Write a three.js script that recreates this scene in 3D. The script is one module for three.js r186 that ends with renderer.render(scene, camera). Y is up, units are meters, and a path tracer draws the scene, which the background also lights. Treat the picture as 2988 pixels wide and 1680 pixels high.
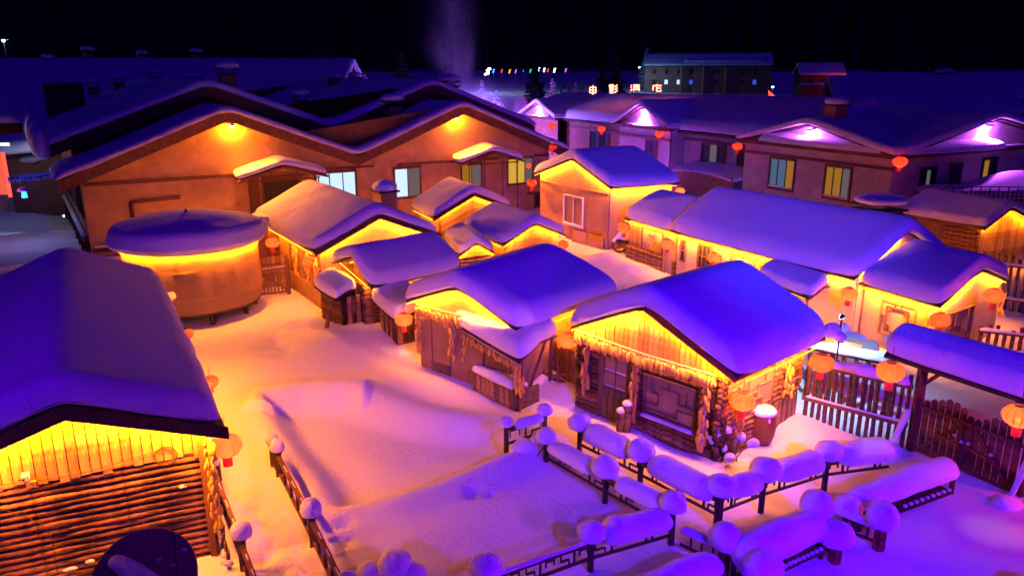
import * as THREE from 'three';
import { mergeGeometries } from 'three/addons/utils/BufferGeometryUtils.js';

// ------------------------------------------------------------------ camera, sky, moon, floodlights, exposure
const scene = new THREE.Scene();
const renderer = new THREE.WebGLRenderer({ antialias: true });
renderer.toneMapping = THREE.LinearToneMapping;
renderer.toneMappingExposure = 1;
renderer.shadowMap.enabled = true;
const F = 2218, CX = 1494, CY = 840, TILT = Math.atan((840 - 222) / F), EYE = 10;
const camera = new THREE.PerspectiveCamera(2 * Math.atan(CY / F) * 180 / Math.PI, 1024 / 575, 0.3, 3000);
camera.position.set(0, EYE, 0);
camera.rotation.set(-TILT, 0, 0);

{ // clear winter night: deep blue all round, a little lighter towards the horizon
  const W = 64, H = 32, d = new Float32Array(W * H * 4);
  for (let j = 0; j < H; j++) for (let i = 0; i < W; i++) {
    const up = Math.max(0, (j + 0.5) / H * 2 - 1), k = 1.15 - 0.35 * up, o = (j * W + i) * 4;
    d[o] = 0.0016 * k; d[o + 1] = 0.0002 * k; d[o + 2] = 0.027 * k; d[o + 3] = 1;
  }
  const sky = new THREE.DataTexture(d, W, H, THREE.RGBAFormat, THREE.FloatType);
  sky.mapping = THREE.EquirectangularReflectionMapping; sky.magFilter = THREE.LinearFilter; sky.needsUpdate = true;
  scene.background = sky; scene.environment = sky;
}
const moon = new THREE.DirectionalLight(new THREE.Color(0.05, 0.002, 1), 0.26);
moon.name = 'moon'; moon.position.set(60, 110, 80); moon.target.position.set(0, 0, -30);
moon.castShadow = true; moon.shadow.radius = 8;
Object.assign(moon.shadow.camera, { left: -90, right: 90, top: 90, bottom: -90, far: 400 });
scene.add(moon, moon.target);

const WARM = new THREE.Color(1, 0.225, 0.004), BLUE = new THREE.Color(0.03, 0.001, 1), VIOLET = new THREE.Color(0.52, 0.08, 1), CYAN = new THREE.Color(0.24, 0.55, 1);

// ------------------------------------------------------------------ helpers
let seed = 7;
const rnd = () => { seed = (seed * 1664525 + 1013904223) >>> 0; return seed / 4294967296; };
const rr = (a, b) => a + (b - a) * rnd();
const V = (x, y, z) => new THREE.Vector3(x, y, z);
const A3 = (a) => (a.isVector3 ? a.clone() : V(...a));
const lerp = (a, b, t) => a + (b - a) * t;
const mix = (a, b, t) => A3(a).lerp(A3(b), t);
const clamp = (x, a, b) => Math.min(b, Math.max(a, x));
const sstep = (a, b, x) => { const t = clamp((x - a) / (b - a), 0, 1); return t * t * (3 - 2 * t); };
const hash = (x, y) => { let h = (Math.imul(x, 374761393) + Math.imul(y, 668265263)) | 0; h = Math.imul(h ^ (h >>> 13), 1274126177); return ((h ^ (h >>> 16)) >>> 0) / 4294967296; };
function noise(x, y, wrap = 0) {
  const X = Math.floor(x), Y = Math.floor(y), fx = x - X, fy = y - Y, w = (i) => (wrap ? ((i % wrap) + wrap) % wrap : i);
  const a = hash(w(X), w(Y)), b = hash(w(X + 1), w(Y)), c = hash(w(X), w(Y + 1)), d = hash(w(X + 1), w(Y + 1)), u = fx * fx * (3 - 2 * fx), v = fy * fy * (3 - 2 * fy);
  return lerp(lerp(a, b, u), lerp(c, d, u), v);
}
const fbm = (x, y, n = 4, wrap = 0) => { let s = 0, a = 0.5, t = 0; for (let i = 0; i < n; i++) { s += a * noise(x, y, wrap); t += a; x *= 2; y *= 2; wrap *= 2; a *= 0.5; } return s / t; };
// a point of the view at a given height above the ground / at a given distance, in metres
const ray = (u, v) => { const x = (u - CX) / F, y = -(v - CY) / F, s = Math.sin(TILT), c = Math.cos(TILT); return V(x, y * c - s, -(c + y * s)); };
const at = (u, v, h = 0) => { const r = ray(u, v); return r.multiplyScalar((h - EYE) / r.y).add(V(0, EYE, 0)); };
const far = (u, v, d) => ray(u, v).multiplyScalar(d).add(V(0, EYE, 0));

const used = new Map();
function numbered(name) { const n = used.get(name) ?? 0; used.set(name, n + 1); return n ? name + '_' + String(n).padStart(3, '0') : name; }
const tag = (o, label, category, group, kind) => { if (label) o.userData.label = label; if (category) o.userData.category = category; if (group) o.userData.group = group; if (kind) o.userData.kind = kind; return o; };
const shade = (m) => { m.castShadow = m.receiveShadow = true; return m; };
class Thing {
  constructor(name, base, label, category, group) {
    this.p = A3(base); this.o = new THREE.Group(); this.o.name = numbered(name); this.o.position.copy(this.p); this.names = new Map();
    tag(this.o, label, category, group); scene.add(this.o);
  }
  nm(name, parent) { const k = name + (parent ? parent.name : ''), n = this.names.get(k) ?? 0; this.names.set(k, n + 1); return n ? name + '_' + String(n).padStart(3, '0') : name; }
  // geometry given in world metres
  add(name, geo, mat, parent, label) {
    const g = Array.isArray(geo) ? merge(geo) : geo;
    g.translate(-this.p.x, -this.p.y, -this.p.z);
    const m = shade(new THREE.Mesh(g, mat)); m.name = this.nm(name, parent); (parent ?? this.o).add(m);
    if (label) m.userData.label = label;
    return m;
  }
  // a shared geometry put in place
  put(name, geo, mat, pos, quat, scale, parent) {
    const m = shade(new THREE.Mesh(geo, mat)); m.name = this.nm(name, parent); m.position.copy(pos).sub(this.p); if (quat) m.quaternion.copy(quat); if (scale) m.scale.copy(scale);
    (parent ?? this.o).add(m); return m;
  }
  light(l, pos, target) {
    l.position.copy(pos).sub(this.p); l.castShadow = true; this.o.add(l);
    if (target && l.isSpotLight) { l.target.position.copy(target).sub(this.p); this.o.add(l.target); }
    else if (target) l.lookAt(target);
    return l;
  }
}
function single(name, geo, mat, label, category, group, kind) { const m = shade(new THREE.Mesh(Array.isArray(geo) ? merge(geo) : geo, mat)); m.name = numbered(name); scene.add(m); return tag(m, label, category, group, kind); }
const merge = (list) => mergeGeometries(list.map((g) => { const h = g.index ? g.toNonIndexed() : g; for (const k of Object.keys(h.attributes)) if (!['position', 'normal', 'uv'].includes(k)) h.deleteAttribute(k); return h; }));

const UP = V(0, 1, 0);
const turnTo = (dir, from = UP) => new THREE.Quaternion().setFromUnitVectors(from, dir.clone().normalize());
// a squared beam from a to b: w across (level), h in the other direction
function beam(a, b, w, h) {
  a = A3(a); b = A3(b);
  const d = b.clone().sub(a), L = d.length(), g = new THREE.BoxGeometry(w, h, L), z = d.normalize(), x = V().crossVectors(Math.abs(z.y) > 0.98 ? V(1, 0, 0) : UP, z).normalize(), y = V().crossVectors(z, x);
  const uv = g.attributes.uv; for (let i = 0; i < uv.count; i++) uv.setXY(i, uv.getX(i) * Math.max(w, h) * 2, uv.getY(i) * L);
  return g.applyMatrix4(new THREE.Matrix4().makeBasis(x, y, z).setPosition(a.add(b).multiplyScalar(0.5)));
}
function rod(a, b, r0, r1 = r0, n = 8) {
  a = A3(a); b = A3(b);
  const L = a.distanceTo(b), g = new THREE.CylinderGeometry(r1, r0, L, n, 1);
  const uv = g.attributes.uv; for (let i = 0; i < uv.count; i++) uv.setXY(i, uv.getX(i), uv.getY(i) * L);
  return g.applyQuaternion(turnTo(b.clone().sub(a))).translate((a.x + b.x) / 2, (a.y + b.y) / 2, (a.z + b.z) / 2);
}
// a box with its base centre at p, turned
const box = (p, w, h, d, turn = 0) => new THREE.BoxGeometry(w, h, d).translate(0, h / 2, 0).rotateY(turn).translate(p.x, p.y, p.z);
// a flat panel (polygon in the upright plane through o along dir), t thick towards out
function panel(pts, t, out) {
  const n = pts.length, p = [], uv = [], idx = [], o = A3(out).normalize().multiplyScalar(t), back = pts.map((q) => A3(q)), front = back.map((q) => q.clone().add(o));
  const ax = back[1].clone().sub(back[0]).normalize(), put = (q) => { p.push(q.x, q.y, q.z); uv.push(q.clone().sub(back[0]).dot(ax), q.y); return p.length / 3 - 1; };
  const face = (list) => { const k = list.map(put); for (let i = 1; i + 1 < k.length; i++) idx.push(k[0], k[i], k[i + 1]); };
  const flip = V().crossVectors(back[1].clone().sub(back[0]), back[2].clone().sub(back[0])).dot(o) < 0;
  const F1 = flip ? [...front].reverse() : front, B1 = flip ? back : [...back].reverse();
  face(F1); face(B1);
  for (let i = 0; i < n; i++) { const j = (i + 1) % n, q = [back[i], back[j], front[j], front[i]]; face(flip ? q.reverse() : q); }
  const g = new THREE.BufferGeometry(); g.setAttribute('position', new THREE.Float32BufferAttribute(p, 3)); g.setAttribute('uv', new THREE.Float32BufferAttribute(uv, 2)); g.setIndex(idx);
  const h = g.toNonIndexed(); h.computeVertexNormals(); return h;
}

// ------------------------------------------------------------------ materials
function texture(w, h, fn, srgb = true) {
  const d = new Uint8Array(w * h * 4);
  for (let y = 0; y < h; y++) for (let x = 0; x < w; x++) { const c = fn(x / w, y / h), o = (y * w + x) * 4; for (let i = 0; i < 3; i++) d[o + i] = clamp(Math.round((Array.isArray(c) ? c[i] : c) * 255), 0, 255); d[o + 3] = 255; }
  const t = new THREE.DataTexture(d, w, h); t.wrapS = t.wrapT = THREE.RepeatWrapping; t.magFilter = THREE.LinearFilter; t.minFilter = THREE.LinearMipmapLinearFilter; t.generateMipmaps = true; if (srgb) t.colorSpace = THREE.SRGBColorSpace; t.needsUpdate = true; return t;
}
const grain = texture(256, 256, (u, v) => { const a = fbm(u * 24, v * 3, 3, 24) * 0.5 + fbm(u * 6, v * 6, 3, 6) * 0.5, k = noise(u * 5, v * 7, 35) > 0.82 ? 0.75 : 1, l = (0.45 + 0.75 * a) * k; return [l, l * 0.97, l * 0.93]; });
const bark = texture(256, 256, (u, v) => { const a = fbm(u * 8, v * 10, 4, 0), b = noise(u * 9, v * 4, 36) > 0.7 ? 0.7 : 1, l = (0.35 + 0.9 * a) * b; return [l, l * 0.95, l * 0.9]; });
const blotch = texture(256, 256, (u, v) => { const l = 0.74 + 0.3 * fbm(u * 6, v * 6, 5, 6) - (noise(u * 40, v * 40, 40) > 0.93 ? 0.12 : 0); return [l, l, l]; });
blotch.repeat.set(0.23, 0.23);
const flake = texture(512, 512, (u, v) => 0.4 * fbm(u * 9, v * 9, 3, 9) + 0.6 * fbm(u * 30, v * 30, 3, 30), false);
const lump = texture(256, 256, (u, v) => fbm(u * 8, v * 8, 5, 8), false);
const std = (r, g, b, rough = 0.9, extra = {}) => new THREE.MeshStandardMaterial({ color: new THREE.Color().setRGB(r, g, b), roughness: rough, ...extra });
const M = {
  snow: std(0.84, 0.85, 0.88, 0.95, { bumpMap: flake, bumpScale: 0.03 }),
  ground: std(0.82, 0.83, 0.86, 0.95, { bumpMap: flake, bumpScale: 0.03 }),
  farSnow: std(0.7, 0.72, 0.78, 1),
  log: std(0.34, 0.18, 0.055, 0.9, { map: bark, bumpMap: lump, bumpScale: 0.012 }),
  logPale: std(0.44, 0.28, 0.12, 0.9, { map: bark, bumpMap: lump, bumpScale: 0.012 }),
  logDark: std(0.19, 0.1, 0.04, 0.9, { map: bark, bumpMap: lump, bumpScale: 0.012 }),
  plank: std(0.5, 0.32, 0.13, 0.85, { map: grain, bumpMap: lump, bumpScale: 0.006 }),
  plankDeep: std(0.36, 0.21, 0.08, 0.85, { map: grain, bumpMap: lump, bumpScale: 0.006 }),
  wood: std(0.22, 0.13, 0.075, 0.8, { map: grain }),
  dark: std(0.075, 0.045, 0.03, 0.8, { map: grain }),
  black: std(0.02, 0.017, 0.018, 0.8),
  trim: std(0.17, 0.06, 0.035, 0.7, { map: grain }),
  ochre: std(0.58, 0.36, 0.17, 0.92, { map: blotch }),
  mud: std(0.4, 0.25, 0.11, 0.95, { map: blotch, bumpMap: lump, bumpScale: 0.03 }),
  clay: std(0.5, 0.3, 0.18, 0.95, { map: blotch, bumpMap: lump, bumpScale: 0.01 }),
  ochreLight: std(0.66, 0.5, 0.28, 0.92, { map: blotch, bumpMap: lump, bumpScale: 0.008 }),
  cream: std(0.62, 0.56, 0.5, 0.92, { map: blotch }),
  rose: std(0.4, 0.17, 0.12, 0.92, { map: blotch }),
  redWood: std(0.36, 0.06, 0.035, 0.7, { map: grain }),
  metal: std(0.05, 0.045, 0.05, 0.5, { metalness: 0.6 }),
  glass: std(0.03, 0.035, 0.045, 0.08),
  frosted: std(0.3, 0.2, 0.12, 0.35),
  paper: std(0.62, 0.46, 0.24, 0.7),
  redWood2: std(0.26, 0.12, 0.07, 0.75, { map: grain }), redWood3: std(0.2, 0.075, 0.05, 0.8, { map: bark }), dark2: std(0.07, 0.05, 0.045, 0.9), jar: std(0.2, 0.075, 0.03, 0.45), ribs: std(0.25, 0.05, 0.02, 0.8),
  white: std(0.75, 0.75, 0.75, 0.6),
  corn: std(0.82, 0.6, 0.05, 0.55), cornDeep: std(0.72, 0.44, 0.04, 0.6), husk: std(0.6, 0.5, 0.28, 0.9),
  pine2: std(0.05, 0.05, 0.055, 1), mush: std(0.3, 0.1, 0.5, 0.4),
  pine: std(0.02, 0.03, 0.024, 1), frost: std(0.5, 0.5, 0.56, 1), bark: std(0.05, 0.04, 0.035, 1),
  hill: std(0.012, 0.013, 0.016, 1),
};
const glow = (r, g, b, k = 1) => new THREE.MeshStandardMaterial({ color: 0x111111, roughness: 0.6, emissive: new THREE.Color().setRGB(r, g, b), emissiveIntensity: k });
const G = { strip: glow(1, 0.5, 0.03, 3.5), bulb: glow(1, 0.55, 0.15, 6), lamp: glow(1, 0.7, 0.3, 8), uv: glow(0.85, 0.4, 1, 6), cyan: glow(0.5, 0.8, 1, 8), room: glow(0.9, 0.52, 0.05, 0.75), roomCool: glow(0.5, 0.7, 0.95, 1.3), roomDim: glow(0.1, 0.09, 0.1, 1), roomRed: glow(1, 0.12, 0.06, 0.9), roomBlue: glow(0.06, 0.11, 0.2, 1), sign: glow(1, 0.2, 0.13, 6), orange: glow(1, 0.34, 0.03, 3.5), blue: glow(0.02, 0.02, 0.5, 0.6), white2: glow(0.75, 0.88, 1, 1.3), cyanLamp: glow(0.55, 0.85, 1, 9), redLamp: glow(1, 0.05, 0.03, 3), roomNight: glow(0.05, 0.08, 0.8, 0.9), azure: glow(0.05, 0.4, 1, 2.5), red: glow(1, 0.05, 0.03, 2), amber: glow(1, 0.45, 0.02, 2), violet: glow(0.6, 0.1, 1, 2), green: glow(0.02, 0.8, 0.25, 1.4), blueLamp: glow(0.1, 0.1, 1, 6), roomAmber: glow(0.5, 0.22, 0.02, 0.6) };

// ------------------------------------------------------------------ snow
function sheet(nu, nv, f) { // indexed grid of points f(i, j) -> Vector3
  const p = [], uv = [];
  for (let i = 0; i < nu; i++) for (let j = 0; j < nv; j++) { const q = f(i, j); p.push(q.x, q.y, q.z); uv.push(q.x / 1.6 + q.y * 0.31, q.z / 1.6 + q.y * 0.37); }
  return { p, uv };
}
const edged = (n, b, m = 7) => { const s = []; for (let i = 0; i <= m; i++) { const a = (i / m) * Math.PI / 2; s.push([-1 + b - b * Math.cos(a), Math.sin(a)]); } for (let i = 1; i < n; i++) s.push([lerp(-1 + b, 1 - b, i / n), 1]); for (let i = 0; i <= m; i++) { const a = (1 - i / m) * Math.PI / 2; s.push([1 - b + b * Math.cos(a), Math.sin(a)]); } return s; };
// a blanket of snow T thick over base(U, V), both from -1 to 1, with rounded lips all round
function blanket(base, T, o = {}) {
  const { nu = 34, nv = 34, bu = 0.16, bv = 0.16, round = 0.07, wave = 0.05, bumpy = 0.07, s = 1, under = 0.35, sharp = 0 } = o;
  const us = edged(nu, bu), vs = edged(nv, bv), centre = base(0, 0), top = [], bot = [];
  const grid = (sign) => sheet(us.length, vs.length, (i, j) => {
    const [U, eu] = us[i], [W, ev] = vs[j], k = 1 - round * Math.pow(Math.abs(U * W), 4), q = base(clamp(U * k, -1, 1), clamp(W * k, -1, 1));
    const E = Math.pow(eu, 0.9) * Math.pow(ev, 0.9), rim = 1 - Math.min(eu, ev), out = V(q.x - centre.x, 0, q.z - centre.z).normalize();
    const w = (fbm(q.x * 1.3 + s * 9, q.z * 1.3, 3) - 0.5) * 2 * wave * rim; q.addScaledVector(out, w);
    const lum = (fbm(q.x * 0.55 + s * 5, q.z * 0.55 + s, 3) - 0.5) * 2 * bumpy * E;
    q.y += under * T + (sign > 0 ? (1 - under) * T * E + lum : -under * T * E * 0.98 + (rim > 0.3 ? w * 0.7 : 0));
    return q;
  });
  const build = (g, flip) => { const B = new THREE.BufferGeometry(), n = us.length, m = vs.length, idx = []; for (let i = 0; i + 1 < n; i++) for (let j = 0; j + 1 < m; j++) { const a = i * m + j, b = a + 1, c = a + m, d = c + 1; flip ? idx.push(a, c, b, b, c, d) : idx.push(a, b, c, b, d, c); } B.setAttribute('position', new THREE.Float32BufferAttribute(g.p, 3)); B.setAttribute('uv', new THREE.Float32BufferAttribute(g.uv, 2)); B.setIndex(idx); B.computeVertexNormals(); return B; };
  const t = grid(1), b = grid(-1), e1 = base(0.1, 0).sub(centre), e2 = base(0, 0.1).sub(centre), flip = e1.z * e2.x - e1.x * e2.z < 0;
  return merge([build(t, !flip), build(b, flip)]);
}
// a lump of snow sitting at p (its underside flat)
function blob(p, rx, ry, rz, turn = 0, n = 18) {
  const g = new THREE.SphereGeometry(1, n, Math.ceil(n * 0.7)), a = g.attributes.position, s = rnd() * 50;
  for (let i = 0; i < a.count; i++) {
    let x = a.getX(i), y = a.getY(i), z = a.getZ(i); const k = 1 + 0.22 * (fbm(x * 1.6 + s, z * 1.6 + y + s, 2) - 0.5);
    if (y < -0.45) y = -0.45 + (y + 0.45) * 0.3;
    a.setXYZ(i, x * rx * k, (y + 0.5) * ry * k, z * rz * k);
  }
  g.rotateY(turn); weld(g); return g.translate(p.x, p.y, p.z);
}
function weld(g) { g.computeVertexNormals(); const a = g.attributes.position, n = g.attributes.normal, m = new Map(); for (let i = 0; i < a.count; i++) { const k = [a.getX(i), a.getY(i), a.getZ(i)].map((x) => Math.round(x * 4000)).join(); const v = m.get(k) ?? V(); v.add(V(n.getX(i), n.getY(i), n.getZ(i))); m.set(k, v); } for (let i = 0; i < a.count; i++) { const v = m.get([a.getX(i), a.getY(i), a.getZ(i)].map((x) => Math.round(x * 4000)).join()).clone().normalize(); n.setXYZ(i, v.x, v.y, v.z); } return g; }
// a long roll of snow lying along a..b
function roll(a, b, r, h, o = {}) {
  a = A3(a); b = A3(b);
  const d = b.clone().sub(a), L = d.length(), z = d.clone().normalize(), x = V().crossVectors(UP, z).normalize(), n = o.n ?? 26, m = 16, s = rnd() * 40, wob = o.wave ?? 0.16, p = [], uv = [], idx = [], e = Math.min(0.5, r / L * 1.1);
  for (let i = 0; i <= n; i++) {
    const t = i / n, end = t < e ? Math.sqrt(Math.max(0, 1 - ((e - t) / e) ** 2)) : t > 1 - e ? Math.sqrt(Math.max(0, 1 - ((t - 1 + e) / e) ** 2)) : 1, c = a.clone().lerp(b, t), k = end * (1 + wob * 2 * (fbm(t * L * 1.5 + s, s, 2) - 0.5)), lift = h * 0.18 * 2 * (fbm(t * L * 0.9 + s, 3 + s, 2) - 0.5);
    for (let j = 0; j <= m; j++) {
      const q = (j / m) * Math.PI * 2, cx = Math.cos(q), sy = Math.sin(q), f = 1 + 0.1 * (noise(t * L * 2.5 + s, j % m * 0.6) - 0.5), yy = sy < -0.5 ? -0.5 + (sy + 0.5) * 0.35 : sy;
      const w = c.clone().addScaledVector(x, cx * r * k * f); w.y += (yy + 0.5) * h * k * f * 0.75 + (sy > 0 ? lift * end : 0);
      p.push(w.x, w.y, w.z); uv.push(t * L / 1.6, j / m);
    }
  }
  for (let i = 0; i < n; i++) for (let j = 0; j < m; j++) { const A = i * (m + 1) + j, B = A + 1, C = A + m + 1, D = C + 1; idx.push(A, B, C, B, D, C); }
  const g = new THREE.BufferGeometry(); g.setAttribute('position', new THREE.Float32BufferAttribute(p, 3)); g.setAttribute('uv', new THREE.Float32BufferAttribute(uv, 2)); g.setIndex(idx); g.computeVertexNormals();
  return weld(g);
}
// ------------------------------------------------------------------ ground
const PIT = [[-7.6, -22.0], [-6.7, -22.4], [-5.3, -22.4], [-3.6, -21.3], [-2.3, -20.7], [-0.5, -20.3], [0.2, -18.9], [-1.7, -17.7], [-3.1, -16.7], [-4.1, -16.3], [-4.9, -17.9], [-6.1, -19.6]];
function inside(px, pz, poly) { // signed distance, positive inside
  let d = 1e9, c = false;
  for (let i = 0, j = poly.length - 1; i < poly.length; j = i++) {
    const [ax, az] = poly[i], [bx, bz] = poly[j], ex = bx - ax, ez = bz - az, t = clamp(((px - ax) * ex + (pz - az) * ez) / (ex * ex + ez * ez), 0, 1);
    d = Math.min(d, Math.hypot(px - ax - ex * t, pz - az - ez * t));
    if ((az > pz) !== (bz > pz) && px < ((bx - ax) * (pz - az)) / (bz - az) + ax) c = !c;
  }
  return c ? d : -d;
}
const seg = (px, pz, a, b) => { const ex = b[0] - a[0], ez = b[1] - a[1], t = clamp(((px - a[0]) * ex + (pz - a[1]) * ez) / (ex * ex + ez * ez), 0, 1); return Math.hypot(px - a[0] - ex * t, pz - a[1] - ez * t); };
// mounds and banks: x, z, radius, height
const MOUNDS = [[-6.6, -27.5, 2.2, 0.35], [-3.9, -23.6, 1.6, 0.22], [-8.6, -24.5, 2.5, 0.25], [5.2, -18.2, 1.0, 0.2], [8.4, -20.6, 1.2, 0.25], [3.2, -19.6, 1.0, 0.12], [1.9, -22.9, 0.7, 0.35], [1.2, -24.2, 0.8, 0.3], [-0.4, -18.6, 1.0, 0.15], [6.4, -39.6, 0.8, 0.3], [5.3, -41.9, 0.9, 0.35], [4.2, -40.5, 1.1, 0.25], [0.6, -40.2, 1.4, 0.3], [-7.8, -20.6, 1.3, 0.12], [11.6, -24.5, 2.5, 0.4], [9.0, -24.3, 1.5, 0.5], [19.5, -29.5, 3, 0.3], [10.6, -13.2, 3, 0.2]];
const DENTS = []; { let s0 = seed; for (let i = 0; i < 26; i++) { const t = i / 26, a = mix([-6.05, 0, -16.6], [-4.4, 0, -12.2], t); DENTS.push([a.x + rr(-0.35, 0.35), a.z + rr(-0.15, 0.15), rr(0.13, 0.24), -rr(0.08, 0.17)]); } for (const [u, v] of [[1378, 1455], [1385, 1440], [1433, 1450], [1010, 1590], [1016, 1570], [995, 1540], [1012, 1540]]) { const p = at(u, v); DENTS.push([p.x, p.z, 0.14, -0.12]); } for (let i = 0; i < 60; i++) DENTS.push([rr(-1, 7), rr(-40, -33), rr(0.15, 0.35), -rr(0.05, 0.12)]); for (let i = 0; i < 40; i++) { DENTS.push([rr(-11, -8), rr(-31, -26), rr(0.15, 0.3), -rr(0.04, 0.09)]); } }
const slope = (x, z) => { const d = -z - 110; return d > 0 ? 12.5 * Math.pow(Math.min(d, 260) / 220, 1.2) : 0; };
function groundY(x, z) {
  let y = slope(x, z) + (fbm(x * 0.22, z * 0.22, 3) - 0.5) * 0.35;
  if (z > -60 && z < 0 && Math.abs(x) < 45) {
    const p = inside(x, z, PIT); y = lerp(y, -0.42 + (fbm(x * 0.4, z * 0.4, 2) - 0.5) * 0.12, sstep(-0.55, 0.55, p));
    y += 0.2 * Math.exp(-((p + 0.5) ** 2) / 0.4);
    if (x < -4.6 && x > -8.2 && z < -21.2) y += 0.3 * sstep(0.1, -0.1, p) * sstep(-1.6, 0, p); // sharp broken edge of the pool
    for (const [mx, mz, r, h] of MOUNDS) { const d = ((x - mx) ** 2 + (z - mz) ** 2) / (r * r); if (d < 6) y += h * Math.exp(-d); }
    for (const [mx, mz, r, h] of DENTS) { const d = ((x - mx) ** 2 + (z - mz) ** 2) / (r * r); if (d < 6) y += h * Math.exp(-d); }
    // trodden path between the two railings at the front left
    const q = seg(x, z, [-6.1, -17.2], [-3.6, -10.8]); y += -0.1 * Math.exp(-q * q / 0.5) + (noise(x * 2.6, z * 2.6) - 0.5) * 0.14 * Math.exp(-q * q / 0.6);
    // dug lane between the snow-capped rails at the right
    const l = seg(x, z, [2.0, -15.2], [9.6, -18.0]); y -= 0.14 * Math.exp(-l * l / 0.6);
  }
  if (x < -24 && x > -48 && z < -30 && z > -110) y += (noise(x * 0.9, z * 2.2) - 0.5) * 0.5 + (noise(x * 2.2, z * 5) - 0.5) * 0.2; // ploughed street at the far left
  return y;
}
{
  const line = (stops) => { const out = []; for (let i = 0; i + 1 < stops.length; i++) { const [a, step] = stops[i], b = stops[i + 1][0]; for (let x = a; x < b - 1e-6; x += step) out.push(x); } out.push(stops[stops.length - 1][0]); return out; };
  const xs = line([[-1500, 150], [-300, 30], [-60, 2], [-30, 0.5], [-14, 0.13], [14, 0.4], [30, 3], [60, 30], [300, 150], [1500, 1]]);
  const zs = line([[-420, 20], [-120, 3], [-60, 0.6], [-42, 0.28], [-31, 0.13], [-9, 0.5], [5, 5], [40, 60], [400, 1]]);
  const p = [], uv = [], idx = [], n = xs.length;
  for (const z of zs) for (const x of xs) { p.push(x, groundY(x, z), z); uv.push(x / 1.7, z / 1.7); }
  for (let j = 0; j + 1 < zs.length; j++) for (let i = 0; i + 1 < n; i++) { const a = j * n + i, b = a + 1, c = a + n, d = c + 1; idx.push(a, c, b, b, c, d); }
  const g = new THREE.BufferGeometry(); g.setAttribute('position', new THREE.Float32BufferAttribute(p, 3)); g.setAttribute('uv', new THREE.Float32BufferAttribute(uv, 2)); g.setIndex(idx); g.computeVertexNormals();
  single('ground', g, M.ground, 'deep drifted snow over the village yards and slope', null, null, 'structure');
}
{ // wooded mountain behind the village
  const p = [], idx = [], uv = [], nx = 90, nz = 26, hy = (x, z) => { const d = clamp((-z - 330) / 420, 0, 1); return 14 + 175 * Math.pow(d, 0.9) * (0.75 + 0.5 * fbm(x * 0.004 + 3, z * 0.004, 3)) + 6 * (fbm(x * 0.03, z * 0.03, 3) - 0.5); };
  for (let j = 0; j <= nz; j++) for (let i = 0; i <= nx; i++) { const x = lerp(-1500, 1500, i / nx), z = lerp(-335, -760, j / nz); p.push(x, j ? hy(x, z) : 4, z); uv.push(x / 20, z / 20); }
  for (let j = 0; j < nz; j++) for (let i = 0; i < nx; i++) { const a = j * (nx + 1) + i, b = a + 1, c = a + nx + 1, d = c + 1; idx.push(a, b, c, b, d, c); }
  const g = new THREE.BufferGeometry(); g.setAttribute('position', new THREE.Float32BufferAttribute(p, 3)); g.setAttribute('uv', new THREE.Float32BufferAttribute(uv, 2)); g.setIndex(idx); g.computeVertexNormals();
  single('hills', g, M.hill, 'dark wooded mountain behind the village', null, null, 'structure');
  const cone = merge([new THREE.ConeGeometry(2.2, 6, 6).translate(0, 4.4, 0), new THREE.ConeGeometry(1.6, 5, 6).translate(0, 7.6, 0), new THREE.ConeGeometry(1.0, 4, 6).translate(0, 10.4, 0), new THREE.CylinderGeometry(0.2, 0.3, 2, 5).translate(0, 0.8, 0)]);
  const N = 3600, f = new THREE.InstancedMesh(cone, M.pine, N), m = new THREE.Matrix4();
  for (let i = 0; i < N; i++) { const z = -318 - 380 * Math.pow(rnd(), 1.5), x = rr(-0.85, 0.85) * (-z) + rr(-30, 30), k = rr(0.7, 1.5); m.compose(V(x, (z > -335 ? slope(x, z) : hy(x, z)) - 0.5, z), new THREE.Quaternion().setFromAxisAngle(UP, rr(0, 6)), V(k, k * rr(0.9, 1.2), k)); f.setMatrixAt(i, m); }
  f.name = 'forest'; tag(f, 'dense dark conifer forest covering the mountain', null, null, 'stuff'); scene.add(f);
}

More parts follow.
